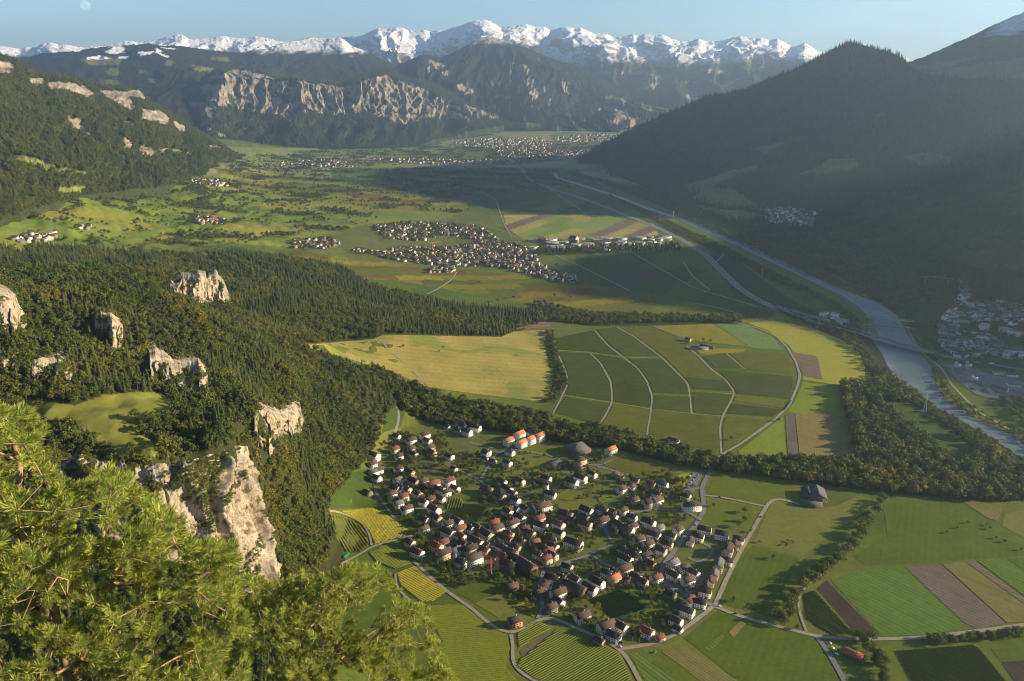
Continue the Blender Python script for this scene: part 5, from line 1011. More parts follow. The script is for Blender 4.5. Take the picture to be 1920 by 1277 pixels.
# ------------------------------------------------------------------ towns further off
m_town, t, b = mat('town_plaster', .9, .1); at = t.nodes.new('ShaderNodeAttribute'); at.attribute_name = 'col'; t.links.new(at.outputs['Color'], b.inputs['Base Color'])
def pick_sites(polys, n, gap, seed, yr):
    r = np.random.default_rng(seed); out = np.zeros((0, 3))
    for q, cnt in zip(polys, n):
        a = np.array(q); lo, hi = a.min(0), a.max(0); pts = []
        px_ = r.uniform(lo[0], hi[0], cnt*14); py_ = r.uniform(lo[1], hi[1], cnt*14); k = inpoly(px_, py_, q); P = ground(px_[k], py_[k])
        for p in P:
            if all((p[0]-s[0])**2+(p[1]-s[1])**2 > gap*gap for s in pts): pts.append(p)
            if len(pts) >= cnt: break
        if pts: out = np.concatenate([out, np.array(pts)])
    return out
def town(name, S, label, seed, size=(11, 9, 6), var=.35, flatp=.1, pale=1.):
    r = np.random.default_rng(seed); Vs, Fs, Cs = [], [], []; n0 = 0
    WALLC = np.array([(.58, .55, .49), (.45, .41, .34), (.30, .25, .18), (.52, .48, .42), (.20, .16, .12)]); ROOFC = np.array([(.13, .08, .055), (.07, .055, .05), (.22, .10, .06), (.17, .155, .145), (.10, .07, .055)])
    for p in S:
        L, W, H = [q*r.uniform(1-var, 1+var) for q in size]; a = R(r.choice([-35, 30, -28, 50])+r.uniform(-12, 12)); fl = r.random() < flatp; rise = .3 if fl else W*.42
        l, w_ = L/2, W/2; e = .5
        V = np.array([(-l, -w_, -1.5), (l, -w_, -1.5), (l, w_, -1.5), (-l, w_, -1.5), (-l, -w_, H), (l, -w_, H), (l, w_, H), (-l, w_, H), (-l, 0, H+rise), (l, 0, H+rise),
                      (-l-e, -w_-e, H-.3), (l+e, -w_-e, H-.3), (l+e, w_+e, H-.3), (-l-e, w_+e, H-.3), (-l-e, 0, H+rise+.2), (l+e, 0, H+rise+.2)])
        V = V@np.array([[math.cos(a), math.sin(a), 0], [-math.sin(a), math.cos(a), 0], [0, 0, 1]])+p
        F = np.array([(0, 1, 5, 4), (1, 2, 6, 5), (2, 3, 7, 6), (3, 0, 4, 7), (5, 6, 9, 9), (7, 4, 8, 8), (10, 11, 15, 14), (12, 13, 14, 15)])
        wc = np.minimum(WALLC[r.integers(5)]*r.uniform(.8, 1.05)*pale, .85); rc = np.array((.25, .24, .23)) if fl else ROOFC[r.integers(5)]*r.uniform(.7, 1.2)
        Vs.append(V); Fs.append(F+n0); Cs.append(np.concatenate([np.tile(wc, (10, 1)), np.tile(rc, (6, 1))])); n0 += 16
    me = mesh_np(name, np.concatenate(Vs), np.concatenate(Fs)); vcol(me, np.concatenate(Cs)); return tag(add_obj(name, me, m_town), label, 'town', kind='stuff')
MF = [[(700,425),(760,416),(832,420),(842,440),(785,454),(722,450)], [(822,420),(882,424),(910,432),(935,452),(905,456),(868,446),(830,440)], [(705,472),(770,464),(850,464),(905,452),(970,458),(1006,480),(1010,496),(960,502),(900,500),(840,500),(760,492),(720,485)], [(800,505),(850,503),(850,512),(800,512)], [(940,500),(1010,498),(1078,520),(1082,532),(1040,528),(980,512)], [(545,450),(620,446),(640,460),(600,468),(550,465)], [(700,470),(660,468),(660,476),(720,480)]]
S = pick_sites(MF, [110, 70, 330, 12, 55, 45, 8], 13, 5, None); town('town_houses', S, 'packed houses of the mid-valley town beyond the vineyards', 6, (13, 10, 7)); MFS = S
S = pick_sites([[(992,452),(1060,450),(1160,447),(1262,445),(1270,462),(1140,470),(1000,472)]], [46], 34, 7, None); town('works_sheds', S, 'pale sheds and works halls along the plain behind the town', 8, (40, 24, 8), .45, .85)
vx, vy = proj(M6P); k = inpoly(vx, vy, VILLAGE6); S = M6P[k]; S = S[np.random.default_rng(3).permutation(len(S))]; keep = []
for p in S:
    if all((p[0]-s[0])**2+(p[1]-s[1])**2 > 200 for s in keep): keep.append(p)
    if len(keep) >= 85: break
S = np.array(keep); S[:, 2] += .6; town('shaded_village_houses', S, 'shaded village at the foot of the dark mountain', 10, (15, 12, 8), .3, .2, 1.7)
S = pick_sites([[(356,338),(395,336),(436,346),(430,351),(365,347)], [(366,410),(395,405),(418,412),(414,420),(372,421)], [(18,448),(60,440),(105,438),(100,452),(40,458)], [(146,424),(172,424),(170,432),(148,432)]], [48, 26, 26, 5], 15, 11, None); town('hamlet_houses', S, 'hamlets scattered on the rising meadows at the left', 12, (15, 11, 7), .3, .05)
S = pick_sites([[(520,305),(600,298),(665,306),(660,314),(530,313)], [(680,300),(780,297),(860,300),(960,300),(1000,308),(860,312),(760,306)], [(850,268),(900,260),(1020,260),(1035,272),(980,282),(880,277)], [(930,282),(1040,278),(1110,284),(1130,290),(1040,300),(960,302),(930,292)], [(1030,258),(1090,252),(1160,252),(1150,264),(1060,268)]], [70, 190, 330, 220, 160], 20, 13, None); town('far_town_houses', S, 'far town in the sunlit end of the valley', 14, (19, 15, 9), .45, .3)
# the spa town across the river: nearest houses one by one
RZ = [[(1775,590),(1830,568),(1870,575),(1872,600),(1800,606),(1772,602)], [(1762,614),(1790,610),(1800,640),(1860,636),(1885,650),(1850,668),(1795,672),(1768,650)], [(1800,545),(1850,525),(1935,522),(1935,548),(1870,550)], [(1880,556),(1935,552),(1935,600),(1885,605)]]
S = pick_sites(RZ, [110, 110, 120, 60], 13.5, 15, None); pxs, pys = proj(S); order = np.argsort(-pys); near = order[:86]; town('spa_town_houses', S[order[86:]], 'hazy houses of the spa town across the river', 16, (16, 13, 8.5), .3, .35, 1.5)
bag = {}
for i in near:
    c = 'm' if rh.random() < .6 else 'l'; r_ = rh.choice(list('gggbd')); w_ = rh.choice(list('wwwwc')); o = house(S[i], c, R(rh.choice([-30, 60, -25, 20])+rh.uniform(-8, 8)), r_, w_, sc=1.1, pitch=.5)  # mostly grey roofs: their colour stands in for sky reflected on them
    bag.setdefault((c, r_, w_), []).append((pxs[i], o))
for (c, r_, w_), L in bag.items():
    for n, (_, o) in enumerate(sorted(L, key=lambda q: q[0])): tag(o, f"{SZ[c]} {WALLW[w_]} {ROOFW[r_]}-roofed house in the spa town, {ordw(n+1)} of its kind from the left", 'house', 'houses of the spa town')
big(1895, 598, (44, 14, 14), -14, 'g', 'c', 'hotel', 'long cream hotel with many windows in the spa town', hip=.9, pitch=.4); big(1880, 571, (34, 15, 13), -14, 'g', 'w', 'hotel', 'white hotel higher up in the spa town', flat=True)
big(1896, 628, (17, 13, 13), -12, 'g', 'w', 'apartment_block', 'left of the twin white apartment blocks across the river', flat=True); big(1909, 630, (17, 13, 13), -12, 'g', 'w', 'apartment_block', 'right of the twin white apartment blocks across the river', flat=True)
big(1832, 625, (60, 12, 6), -22, 'd', 'w', 'works_hall', 'long white hall with a row of windows in the spa town', pitch=.4); big(1905, 660, (70, 34, 8), -14, 'g', 'w', 'works_hall', 'big pale factory hall at the right edge above the bridge road', flat=True); big(1868, 664, (34, 24, 7), 35, 'g', 'c', 'works_hall', 'pale flat-roofed hall left of the big factory hall', flat=True)
S = pick_sites([[(1512,592),(1560,589),(1586,602),(1572,612),(1530,604)]], [12], 26, 19, None); town('roadside_sheds', S, 'cluster of pale sheds between motorway and river', 20, (24, 16, 6), .4, .7, 1.4)
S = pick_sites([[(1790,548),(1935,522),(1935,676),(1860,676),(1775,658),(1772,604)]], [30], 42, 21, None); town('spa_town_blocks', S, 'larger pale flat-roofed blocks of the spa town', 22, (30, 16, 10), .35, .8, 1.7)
# gravel works on the far bank
m_conc = simple('pale_concrete', (.42, .40, .37), .9, .2, .1); m_yard = simple('works_yard', (.15, .14, .13), .95, .3, .05); m_steel = simple('grey_steel', (.28, .28, .28), .6, .2, .5, .4, .3)
tag(sheet_from(wpoly([(1768,684),(1800,682),(1850,700),(1935,720),(1935,760),(1880,752),(1830,740),(1800,718)], 8), 'works_yard', m_yard, .5), kind='structure')
def silo_plant(P, rz, hs, label):
    o = empty('silo_plant', P, rz); mb = MB(); mb.tube((0, 0, 4), (0, 0, hs), 3.2, 3.2, 14); mb.tube((0, 0, hs), (0, 0, hs+1.6), 3.2, .6, 14); add_obj('silo', mb.mesh('silo', True), m_conc, o)
    mb = MB(); mb.box((7, 0, hs*.62), (7, 6, 6)); add_obj('cabin', mb.mesh('cabin'), WALLM['w'], o)
    for x, y in ((4.5, -2), (4.5, 2), (9.5, -2), (9.5, 2), (-2, 2), (-2, -2), (2, 2), (2, -2)):
        mb = MB(); mb.tube((x, y, -1), (x, y, hs*.5), .35, .35, 6); add_obj('leg', mb.mesh('leg'), m_steel, o)
    mb = MB(); mb.box((-11, 0, hs*.35), (16, 1.6, 1.4)); q = add_obj('conveyor', mb.mesh('conveyor'), m_steel, o); q.rotation_euler = (0, -.35, 0); q.location = (0, 0, 1)
    return tag(o, label, 'silo')
silo_plant(G(1791, 692), R(-30), 16, 'left silo tower of the gravel works by the river'); silo_plant(G(1811, 694), R(-30), 20, 'tallest silo tower of the gravel works by the river'); silo_plant(G(1822, 716), R(-30), 13, 'low silo with a white cabin in the gravel yard')
big(1874, 733, (30, 16, 7), -52, 'b', 'c', 'works_hall', 'brown-roofed hall in the gravel works', pitch=.4); big(1900, 724, (24, 16, 5), -12, 'g', 'w', 'works_hall', 'white flat-roofed shed right of the gravel works', flat=True); big(1897, 706, (22, 12, 6), -14, 'r', 'w', 'works_hall', 'white shed with a red roof behind the gravel works', pitch=.25); big(1872, 702, (22, 10, 5), -14, 'g', 'w', 'works_hall', 'small white shed left of the red-roofed shed', flat=True)
def heap(P, r0, h, label):
    r = np.random.default_rng(int(r0*10)); k = 14; V = [(0, 0, h)]
    for j, f in enumerate((.4, .75, 1.0)):
        for i in range(k): a = i/k*6.283; q = r0*f*r.uniform(.85, 1.15); V.append((math.cos(a)*q, math.sin(a)*q, h*(1-f)*r.uniform(.85, 1.1)-(.3 if j == 2 else 0)))
    F = [(0, 1+i, 1+(i+1) % k, 1+(i+1) % k) for i in range(k)]
    for j in (0, 1): F += [(1+j*k+i, 1+(j+1)*k+i, 1+(j+1)*k+(i+1) % k, 1+j*k+(i+1) % k) for i in range(k)]
    o = add_obj('gravel_heap', mesh_np('gravel_heap', np.array(V), np.array(F)), m_grav); o.location = P; tag(o, label, 'gravel heap')
for i, (a, b_, r0, h, l) in enumerate(((1840, 722, 12, 6, 'gravel heap between the silos and the brown-roofed hall'), (1852, 734, 15, 7, 'largest gravel heap in front of the brown-roofed hall'), (1826, 730, 9, 4.5, 'low gravel heap by the river path'))): heap(G(a, b_), r0, h, l)
# mid-valley town landmarks
def tower_thing(name, P, w_, h, top, label, mm, rm):
    o = empty(name, P, R(20)); mb = MB(); mb.box((0, 0, h/2-1), (w_, w_, h+2)); add_obj('shaft', mb.mesh('shaft'), mm, o); mb = MB(); e = w_*.58
    mb.add([(-e, -e, h), (e, -e, h), (e, e, h), (-e, e, h), (0, 0, h+top)], [(0, 1, 4, 4), (1, 2, 4, 4), (2, 3, 4, 4), (3, 0, 4, 4), (3, 2, 1, 0)]); add_obj('roof', mb.mesh('roof'), rm, o)
    mb = MB()
    for k in (.5, .75): mb.box((0, -w_/2, h*k), (w_*.2, .3, w_*.3)); mb.box((w_/2, 0, h*k), (.3, w_*.2, w_*.3))
    add_obj('windows', mb.mesh('windows'), m_win, o)['kind'] = 'stuff'; return tag(o, label, 'tower')
tower_thing('castle_tower', G(888, 471), 12, 28, 3, 'square stone castle tower in the mid-valley town', WALLM['c'], ROOFM['b']); tower_thing('church_tower', G(836, 471), 6, 18, 14, 'pale church tower with a pointed roof in the mid-valley town', WALLM['w'], ROOFM['g'])
# tower cranes
def crane(P, rz, h, jib, m1, m2, label):
    o = empty('tower_crane', P, rz); w_ = max(1.3, h*.035)
    mb = MB()
    for x in (-1, 1):
        for y in (-1, 1): mb.tube((x*w_/2, y*w_/2, -1), (x*w_/2, y*w_/2, h), w_*.13, w_*.13, 4)
    for z in np.arange(0, h-w_, w_*1.5):
        for s in (-1, 1): mb.tube((-w_/2, s*w_/2, z), (w_/2, s*w_/2, z+w_*1.5), w_*.08, w_*.08, 4); mb.tube((s*w_/2, w_/2, z), (s*w_/2, -w_/2, z+w_*1.5), w_*.08, w_*.08, 4)
    add_obj('mast', mb.mesh('mast'), m1, o); mb = MB()
    for y in (-1, 1): mb.tube((-jib*.3, y*w_*.4, h), (jib, y*w_*.4, h), w_*.12, w_*.12, 4)
    mb.tube((-jib*.1, 0, h+w_*1.2), (jib, 0, h+w_*.5), w_*.12, w_*.12, 4)
    for x in np.arange(0, jib-2, w_*1.6): mb.tube((x, w_*.4, h), (x+w_*.8, 0, h+w_), w_*.07, w_*.07, 4); mb.tube((x+w_*1.6, -w_*.4, h), (x+w_*.8, 0, h+w_), w_*.07, w_*.07, 4)
    add_obj('jib', mb.mesh('jib'), m2, o); mb = MB(); mb.box((-jib*.26, 0, h-w_*.7), (jib*.07, w_, w_*1.6)); add_obj('counterweight', mb.mesh('counterweight'), m_conc, o)
    mb = MB(); mb.box((w_, 0, h-w_*.8), (w_*1.1, w_, w_*1.3)); add_obj('cab', mb.mesh('cab'), m_win, o); mb = MB(); mb.tube((jib*.6, 0, h), (jib*.6, 0, h*.55), .12, .12, 4); mb.box((jib*.6, 0, h*.55), (.8, .8, 1)); add_obj('hook', mb.mesh('hook'), m_steel, o)
    return tag(o, label, 'crane', 'tower cranes')
m_yel = simple('crane_yellow', (.75, .42, .04), .5, .08, 1); m_red = simple('crane_red', (.55, .09, .05), .5, .08, 1); m_blu = simple('crane_blue', (.07, .16, .38), .5, .08, 1); m_orn = simple('crane_orange', (.6, .26, .06), .5, .08, 1)
c = crane(G(921, 1078), R(150), 26, 22, m_red, m_red, 'red tower crane with a blue foot on the village building site'); mb = MB(); mb.box((0, 0, 3.2), (1.75, 1.75, 6.4)); add_obj('foot', mb.mesh('foot'), m_blu, c)
crane(G(811, 472), R(35), 34, 36, m_yel, m_yel, 'bright yellow tower crane in front of the mid-valley town'); crane(G(840, 402), R(70), 40, 34, m_orn, m_orn, 'distant orange crane above the upper edge of the mid-valley town')
crane(G(1733, 538), R(-10), 34, 34, m_orn, m_orn, 'leftmost of the three cranes in the spa town'); crane(G(1776, 540), R(165), 30, 44, m_orn, m_orn, 'middle of the three cranes in the spa town'); crane(G(1798, 545), R(80), 32, 28, m_orn, m_orn, 'rightmost of the three cranes in the spa town')
# building site
tag(sheet_from(wpoly([(904,1050),(944,1050),(950,1066),(916,1072),(900,1062)], 6), 'building_site', simple('sandy_site', (.42, .27, .14), .95, .3, .3), .55), kind='structure')
# ------------------------------------------------------------------ bridges, cars, animals, pylons, moon
def bridge(name, a, b, width, z, piers, label, truss=False):
    """deck from world point a to b"""
    a = np.array(a[:2]); b = np.array(b[:2]); L = np.linalg.norm(b-a); d = (b-a)/L; o = empty(name, (*((a+b)/2), 0), math.atan2(d[1], d[0]))
    mb = MB(); mb.box((0, 0, z), (L, width, 1.2)); add_obj('deck', mb.mesh('deck'), m_asph if not truss else m_steel, o)
    for s in (-1, 1):
        mb = MB(); h = 3.2 if truss else 1.1
        mb.box((0, s*width/2, z+.6+h), (L, .35, .35))
        for x in np.arange(-L/2, L/2, 6.): mb.tube((x, s*width/2, z), (x+(3 if truss else 0), s*width/2, z+.6+h), .14, .14, 4)
        if truss:
            for x in np.arange(-L/2+3, L/2-3, 6.): mb.tube((x, s*width/2, z+.6+h), (x+3, s*width/2, z), .14, .14, 4)
        add_obj('truss' if truss else 'railing', mb.mesh('side'), m_steel, o)
    for x in piers:
        mb = MB(); mb.box(((x-.5)*L, 0, z/2-1), (2.6, width*.7, z+2)); mb.box(((x-.5)*L, 0, z-.9), (3.4, width*.85, 1)); add_obj('pier', mb.mesh('pier'), m_conc, o)
    return tag(o, label, 'bridge', 'bridges over the river')
bridge('railway_bridge', G(1620, 600), G(1712, 609), 6, 8, (.3, .62), 'upper grey railway bridge across the wide river bend', True); bridge('foot_bridge', G(1622, 614), G(1712, 621), 4.5, 7, (.28, .6), 'slim lower footbridge across the wide river bend')
k = (BC[:, 0] > 560) & (BC[:, 0] < 1000); Q = BC[k]; bridge('road_bridge', Q[0], Q[-1], 12.6, 6.6, (.22, .42, .62, .8), 'long concrete road bridge carrying the main road over the river'); bridge('far_bridge', G(1383, 466), G(1440, 466), 6, 7, (.35, .65), 'small far bridge where the river narrows')
# cars
m_tyre = simple('tyre', (.03, .03, .03), .9, .1, 3); m_head = simple('headlamp', (.7, .7, .65), .3, .05, 3)
CARC = {n: simple('car_paint_'+n, c, .35, .04, 1, .5) for n, c in (('white', (.75, .75, .74)), ('silver', (.42, .43, .44)), ('black', (.03, .03, .035)), ('red', (.4, .04, .03)), ('blue', (.05, .1, .28)), ('green', (.06, .28, .10)))}
def car_meshes():
    prof = [(-2.1, .35), (-2.1, .85), (-1.3, .95), (-.95, 1.42), (.75, 1.45), (1.25, .98), (2.05, .85), (2.1, .35)]
    mb = MB(); n = len(prof); V = [(x, -.85, z) for x, z in prof]+[(x, .85, z) for x, z in prof]; mb.add(V, [(i, (i+1) % n, (i+1) % n+n, i+n) for i in range(n)]); mb.add(V, [(0, 1, 2, 7), (2, 3, 4, 5), (2, 5, 6, 7), (8+7, 8+2, 8+1, 8), (8+5, 8+4, 8+3, 8+2), (8+7, 8+6, 8+5, 8+2)]); body = mb.mesh('body')
    mb = MB(); mb.add([(-1.22, -.87, 1.0), (1.15, -.87, 1.0), (.72, -.87, 1.38), (-.92, -.87, 1.36)], [(0, 1, 2, 3)]); mb.add([(-1.22, .87, 1.0), (1.15, .87, 1.0), (.72, .87, 1.38), (-.92, .87, 1.36)], [(3, 2, 1, 0)]); mb.add([(1.24, -.7, 1.02), (1.24, .7, 1.02), (.8, .7, 1.43), (.8, -.7, 1.43)], [(0, 1, 2, 3)]); mb.add([(-1.31, -.7, 1.0), (-1.31, .7, 1.0), (-1.0, .7, 1.4), (-1.0, -.7, 1.4)], [(3, 2, 1, 0)]); win = mb.mesh('windows')
    mb = MB(); mb.tube((0, -.1, 0), (0, .1, 0), .33, .33, 10); mb.tube((0, .1, 0), (0, .1001, 0), .33, .02, 10); mb.tube((0, -.1, 0), (0, -.1001, 0), .33, .02, 10); wh = mb.mesh('wheel'); mb = MB(); mb.box((2.08, 0, .72), (.08, .3, .14)); hd = mb.mesh('headlight'); return body, win, wh, hd
CARM = car_meshes()
def car(P, rz, colr, label, group='cars'):
    o = empty('car', P, rz); b_ = add_obj('body', CARM[0], None, o); setm(b_, CARC[colr]); setm(add_obj('windows', CARM[1], None, o), m_win)
    for x in (-1.3, 1.35):
        for y in (-.8, .8): q = add_obj('wheel', CARM[2], None, o); setm(q, m_tyre); q.location = (x, y, .33)
    for y in (-.6, .6): q = add_obj('headlight', CARM[3], None, o); setm(q, m_head); q.location = (0, y, 0)
    return tag(o, label, 'car', group)
def on_road(px_, py_, z=.7): P = G(px_, py_); return (P[0], P[1], P[2]+z)
cols = ['black', 'silver', 'white', 'black', 'blue', 'silver', 'black', 'white', 'red', 'silver', 'black', 'blue']
for i in range(12):
    f = i/11; col_ = i % 2
    car(on_road(1311-24*f+(0 if col_ else -13), 889+26*f, .5), R(100), cols[i], f"{cols[i]} parked car, number {['one','two','three','four','five','six','seven','eight','nine','ten','eleven','twelve'][i]} from the top of the village car park", 'cars in the village car park')
for px_, py_, rz, cl, lab in ((1349, 1138, -15, 'white', 'white car at the road junction on the village edge'), (1379, 1152, -20, 'black', 'dark car on the road just east of the junction'), (1427, 970, 60, 'black', 'dark car on the straight field road near the barn'), (1321, 950, 80, 'red', 'red car on the main road beside the long white block'), (1313, 976, 75, 'white', 'white car just below the long white block on the road'), (1349, 933, -15, 'black', 'dark car on the crossing lane by the green meadow'), (1163, 1214, -30, 'white', 'white car at the fork below the village'), (1164, 1206, -20, 'blue', 'blue car in the yard above the fork'), (1228, 1224, 30, 'green', 'green car parked on the meadow below the road'), (1556, 1207, -50, 'silver', 'topmost parked car beside the dark farm trees'), (1561, 1216, -50, 'white', 'second parked car beside the dark farm trees'), (1569, 1228, -50, 'white', 'lowest parked car beside the dark farm trees'), (1305, 985, 70, 'white', 'white car on the bending main road above the row houses'), (997, 926, 20, 'white', 'white van-like car by the church')):
    car(on_road(px_, py_), R(rz), cl, lab, 'cars on the roads')
rc = np.random.default_rng(4)
for i in range(34):
    k = int(len(MC)*(.45+.54*i/34)); s = 5.5 if i % 2 else -5.5; d = MC[min(k+1, len(MC)-1)]-MC[k-1]; d /= np.linalg.norm(d); p = MC[k]+np.array((-d[1], d[0]))*s
    cl = rc.choice(['white', 'silver', 'black', 'white']); o = car((p[0], p[1], hgt(p[0], p[1])+.8), math.atan2(d[1], d[0])+(math.pi if s > 0 else 0), cl, f"tiny {cl} car on the motorway, {ordw(i+1)} car counted from its far end", 'cars on the motorway')
def truck(P, rz, label):
    o = empty('lorry', P, rz); mb = MB(); mb.box((-1.2, 0, 2.1), (9, 2.4, 2.9)); add_obj('trailer', mb.mesh('trailer'), WALLM['w'], o); mb = MB(); mb.box((4.9, 0, 1.7), (2.2, 2.3, 2.6)); add_obj('cab', mb.mesh('cab'), CARC['white'], o)
    for x in (-4.5, -3, 3, 5.2):
        for y in (-1.05, 1.05): q = add_obj('wheel', CARM[2], None, o); setm(q, m_tyre); q.location = (x, y, .5); q.scale = (1.5, 1.5, 1.5)
    return tag(o, label, 'lorry')
p = BC[np.argmin(np.abs(BC[:, 0]-1085))]; truck((p[0], p[1], bz(p[None])[0]+.15), R(-13), 'white lorry on the main road beyond the bridge')
# cattle
def cow(P, rz, dark, label, group):
    me = bpy.data.meshes.new('cow'); bm = bmesh.new(); pts = [(-1.0, 0, 1.15), (-.4, 0, 1.1), (.3, 0, 1.08), (.75, 0, 1.15), (1.1, 0, 1.3), (1.4, 0, 1.15)]; vs = [bm.verts.new(q) for q in pts]; rad = [.32, .42, .42, .34, .2, .14]
    for a, b_ in zip(vs, vs[1:]): bm.edges.new((a, b_))
    for k, x in ((0, -.95), (3, .7)):
        for y in (-.22, .22):
            a = bm.verts.new((x, y, .75)); b_ = bm.verts.new((x+(.06 if k else -.08), y, .38)); c_ = bm.verts.new((x, y, 0)); bm.edges.new((vs[k], a)); bm.edges.new((a, b_)); bm.edges.new((b_, c_)); rad += [.15, .09, .08]
    t1 = bm.verts.new((-1.3, 0, 1.1)); t2 = bm.verts.new((-1.36, 0, .55)); bm.edges.new((vs[0], t1)); bm.edges.new((t1, t2)); rad += [.06, .04]
    bm.to_mesh(me); bm.free(); o = add_obj('cow', me, CARC['black'] if dark else simple('cow_hide', (.5, .4, .28), .9, .15, 2)); md = o.modifiers.new('skin', 'SKIN')
    for v_, r_ in zip(me.skin_vertices[0].data, rad): v_.radius = (r_, r_)
    me.skin_vertices[0].data[1].use_root = True
    sb = o.modifiers.new('sub', 'SUBSURF'); sb.levels = 1; sb.render_levels = 1; o.location = P; o.rotation_euler = (0, 0, rz); o.scale = (1.15,)*3; return tag(o, label, 'cow', group)
cow0 = None
for i in range(13):
    P = G(1452+rc.uniform(0, 38), 1012+rc.uniform(0, 12)); lab = 'dark cow grazing in the olive meadow left of the tree row'
    if cow0 is None: cow0 = cow(P, 1, True, lab, 'dark cattle')
    else: o = cow0.copy(); COL.objects.link(o); o.location = P; o.rotation_euler = (0, 0, rc.uniform(0, 6.28))
for n, o in enumerate(sorted([o for o in COL.objects if o.get('group') == 'dark cattle'], key=lambda o: o.location.x)): o['label'] = f"dark cow in the olive meadow, {ordw(n+1)} of the herd from the left"
cow1 = None
for i in range(16):
    P = G(900+rc.uniform(0, 90), 680+rc.uniform(0, 40)); lab = 'pale cow grazing on the golden pasture'
    if cow1 is None: cow1 = cow(P, 1, False, lab, 'pale cattle')
    else: o = cow1.copy(); COL.objects.link(o); o.location = P; o.rotation_euler = (0, 0, rc.uniform(0, 6.28))
for n, o in enumerate(sorted([o for o in COL.objects if o.get('group') == 'pale cattle'], key=lambda o: o.location.x)): o['label'] = f"pale cow on the golden pasture, {ordw(n+1)} of the herd from the left"
# power pylons by the river
def pylon(P, h, label):
    o = empty('pylon', P, R(55)); mb = MB()
    for x in (-1, 1):
        for y in (-1, 1): mb.tube((x*h*.07, y*h*.07, -1), (x*.4, y*.4, h), .22, .14, 4)
    for k in range(7):
        z0 = h*k/7; z1 = h*(k+1)/7; w0 = h*.07*(1-k/7)+.4; w1 = h*.07*(1-(k+1)/7)+.4
        for s in (-1, 1): mb.tube((-w0, s*w0, z0), (w1, s*w1, z1), .1, .1, 4); mb.tube((s*w0, w0, z0), (s*w1, -w1, z1), .1, .1, 4)
    add_obj('mast', mb.mesh('mast'), m_steel, o)
    for z, l in ((.68, 6), (.8, 5), (.92, 4)): mb = MB(); mb.tube((-l, 0, h*z), (l, 0, h*z), .2, .2, 4); mb.tube((-l, 0, h*z), (0, 0, h*z+1.4), .1, .1, 4); mb.tube((l, 0, h*z), (0, 0, h*z+1.4), .1, .1, 4); add_obj('cross_arm', mb.mesh('cross_arm'), m_steel, o)
    return tag(o, label, 'pylon', 'power pylons')
for a, b_, h, l in ((1733, 775, 40, 'nearest steel pylon by the river among the trees'), (1498, 575, 38, 'steel pylon between the motorway and the river woods'), (1428, 520, 38, 'steel pylon beside the motorway fields'), (1262, 412, 42, 'far pylon left of the narrow river'), (1240, 405, 42, 'farthest pylon beside the narrow river')): pylon(G(a, b_), h, l)
# moon
P = at_dist(160, 10, 90000.); me = bpy.data.meshes.new('moon'); bm = bmesh.new(); bmesh.ops.create_uvsphere(bm, u_segments=40, v_segments=24, radius=440); bm.to_mesh(me); bm.free()
for q in me.polygons: q.use_smooth = True
mm = bpy.data.materials.new('moon'); mm.use_nodes = True; t = mm.node_tree; b = t.nodes['Principled BSDF']; t.nodes.remove(b)
df = t.nodes.new('ShaderNodeBsdfDiffuse'); tr = t.nodes.new('ShaderNodeBsdfTransparent'); ad = t.nodes.new('ShaderNodeAddShader'); tc = t.nodes.new('ShaderNodeTexCoord')
t.links.new(ramp(t, noise_fac(t, .004, 4, .6, tc.outputs['Object']), [(.4, (.05, .05, .05)), (.6, (.12, .12, .115))]), df.inputs['Color']); t.links.new(df.outputs[0], ad.inputs[0]); t.links.new(tr.outputs[0], ad.inputs[1]); t.links.new(ad.outputs[0], t.nodes['Material Output'].inputs['Surface'])
o = add_obj('moon', me, mm); o.location = P; tag(o, 'pale daytime moon in the upper left of the sky', 'moon')
# ------------------------------------------------------------------ woods
hill_rock = list(CLIFFS.values())+[BIGCLIFF]
HILLW = [[(-900,440),(1000,440),(735,712),(740,765),(724,795),(702,850),(664,890),(626,930),(616,965),(642,1020),(652,1070),(640,1150),(615,1300),(-900,1300)]]
hp = on_ground(HILLW, 7.4, 2, holes=hill_rock+[TERRACE, [(560,646),(700,636),(720,628),(800,640),(800,726),(730,702),(650,684)]], zmin=9, box=(-1500, -150, 560, 1640))
hp2 = on_ground(HILLW, 4.2, 102, holes=hill_rock+[TERRACE], zmin=9, box=(-900, -150, 640, 1300))
gs = np.hypot(hgt(hp2[:, 0]+6, hp2[:, 1])-hgt(hp2[:, 0]-6, hp2[:, 1]), hgt(hp2[:, 0], hp2[:, 1]+6)-hgt(hp2[:, 0], hp2[:, 1]-6))/12
hp2 = hp2[np.random.default_rng(5).random(len(hp2)) < np.clip((gs-.55)*.9, 0, .75)]
hp = np.concatenate([hp, hp2]); hp = hp[np.hypot(hp[:, 0], hp[:, 1]) < 1640]
px, py = proj(hp); rr_ = np.random.default_rng(3); q = fbm(hp[:, 0]/110, hp[:, 1]/110, 3, 8)+rr_.normal(size=len(hp))*.22
steep = np.abs(hgt(hp[:, 0]+8, hp[:, 1])-hgt(hp[:, 0]-8, hp[:, 1]))/16
kc = (q > .26); kp = (~kc) & (q < -.18) & (py < 860)
scatter('hill_conifers', 'conifer', hp[kc], 13, 22, 'dark conifers mixed through the near wooded hill', seed=4)
scatter('hill_pines', 'pine', hp[kp], 9, 15, 'olive pines on the dry brow of the near hill', seed=5)
scatter('hill_broadleaf_wood', 'broad', hp[~kc & ~kp], 8, 15, 'autumn-tinted broadleaf wood covering the near hill', seed=6)
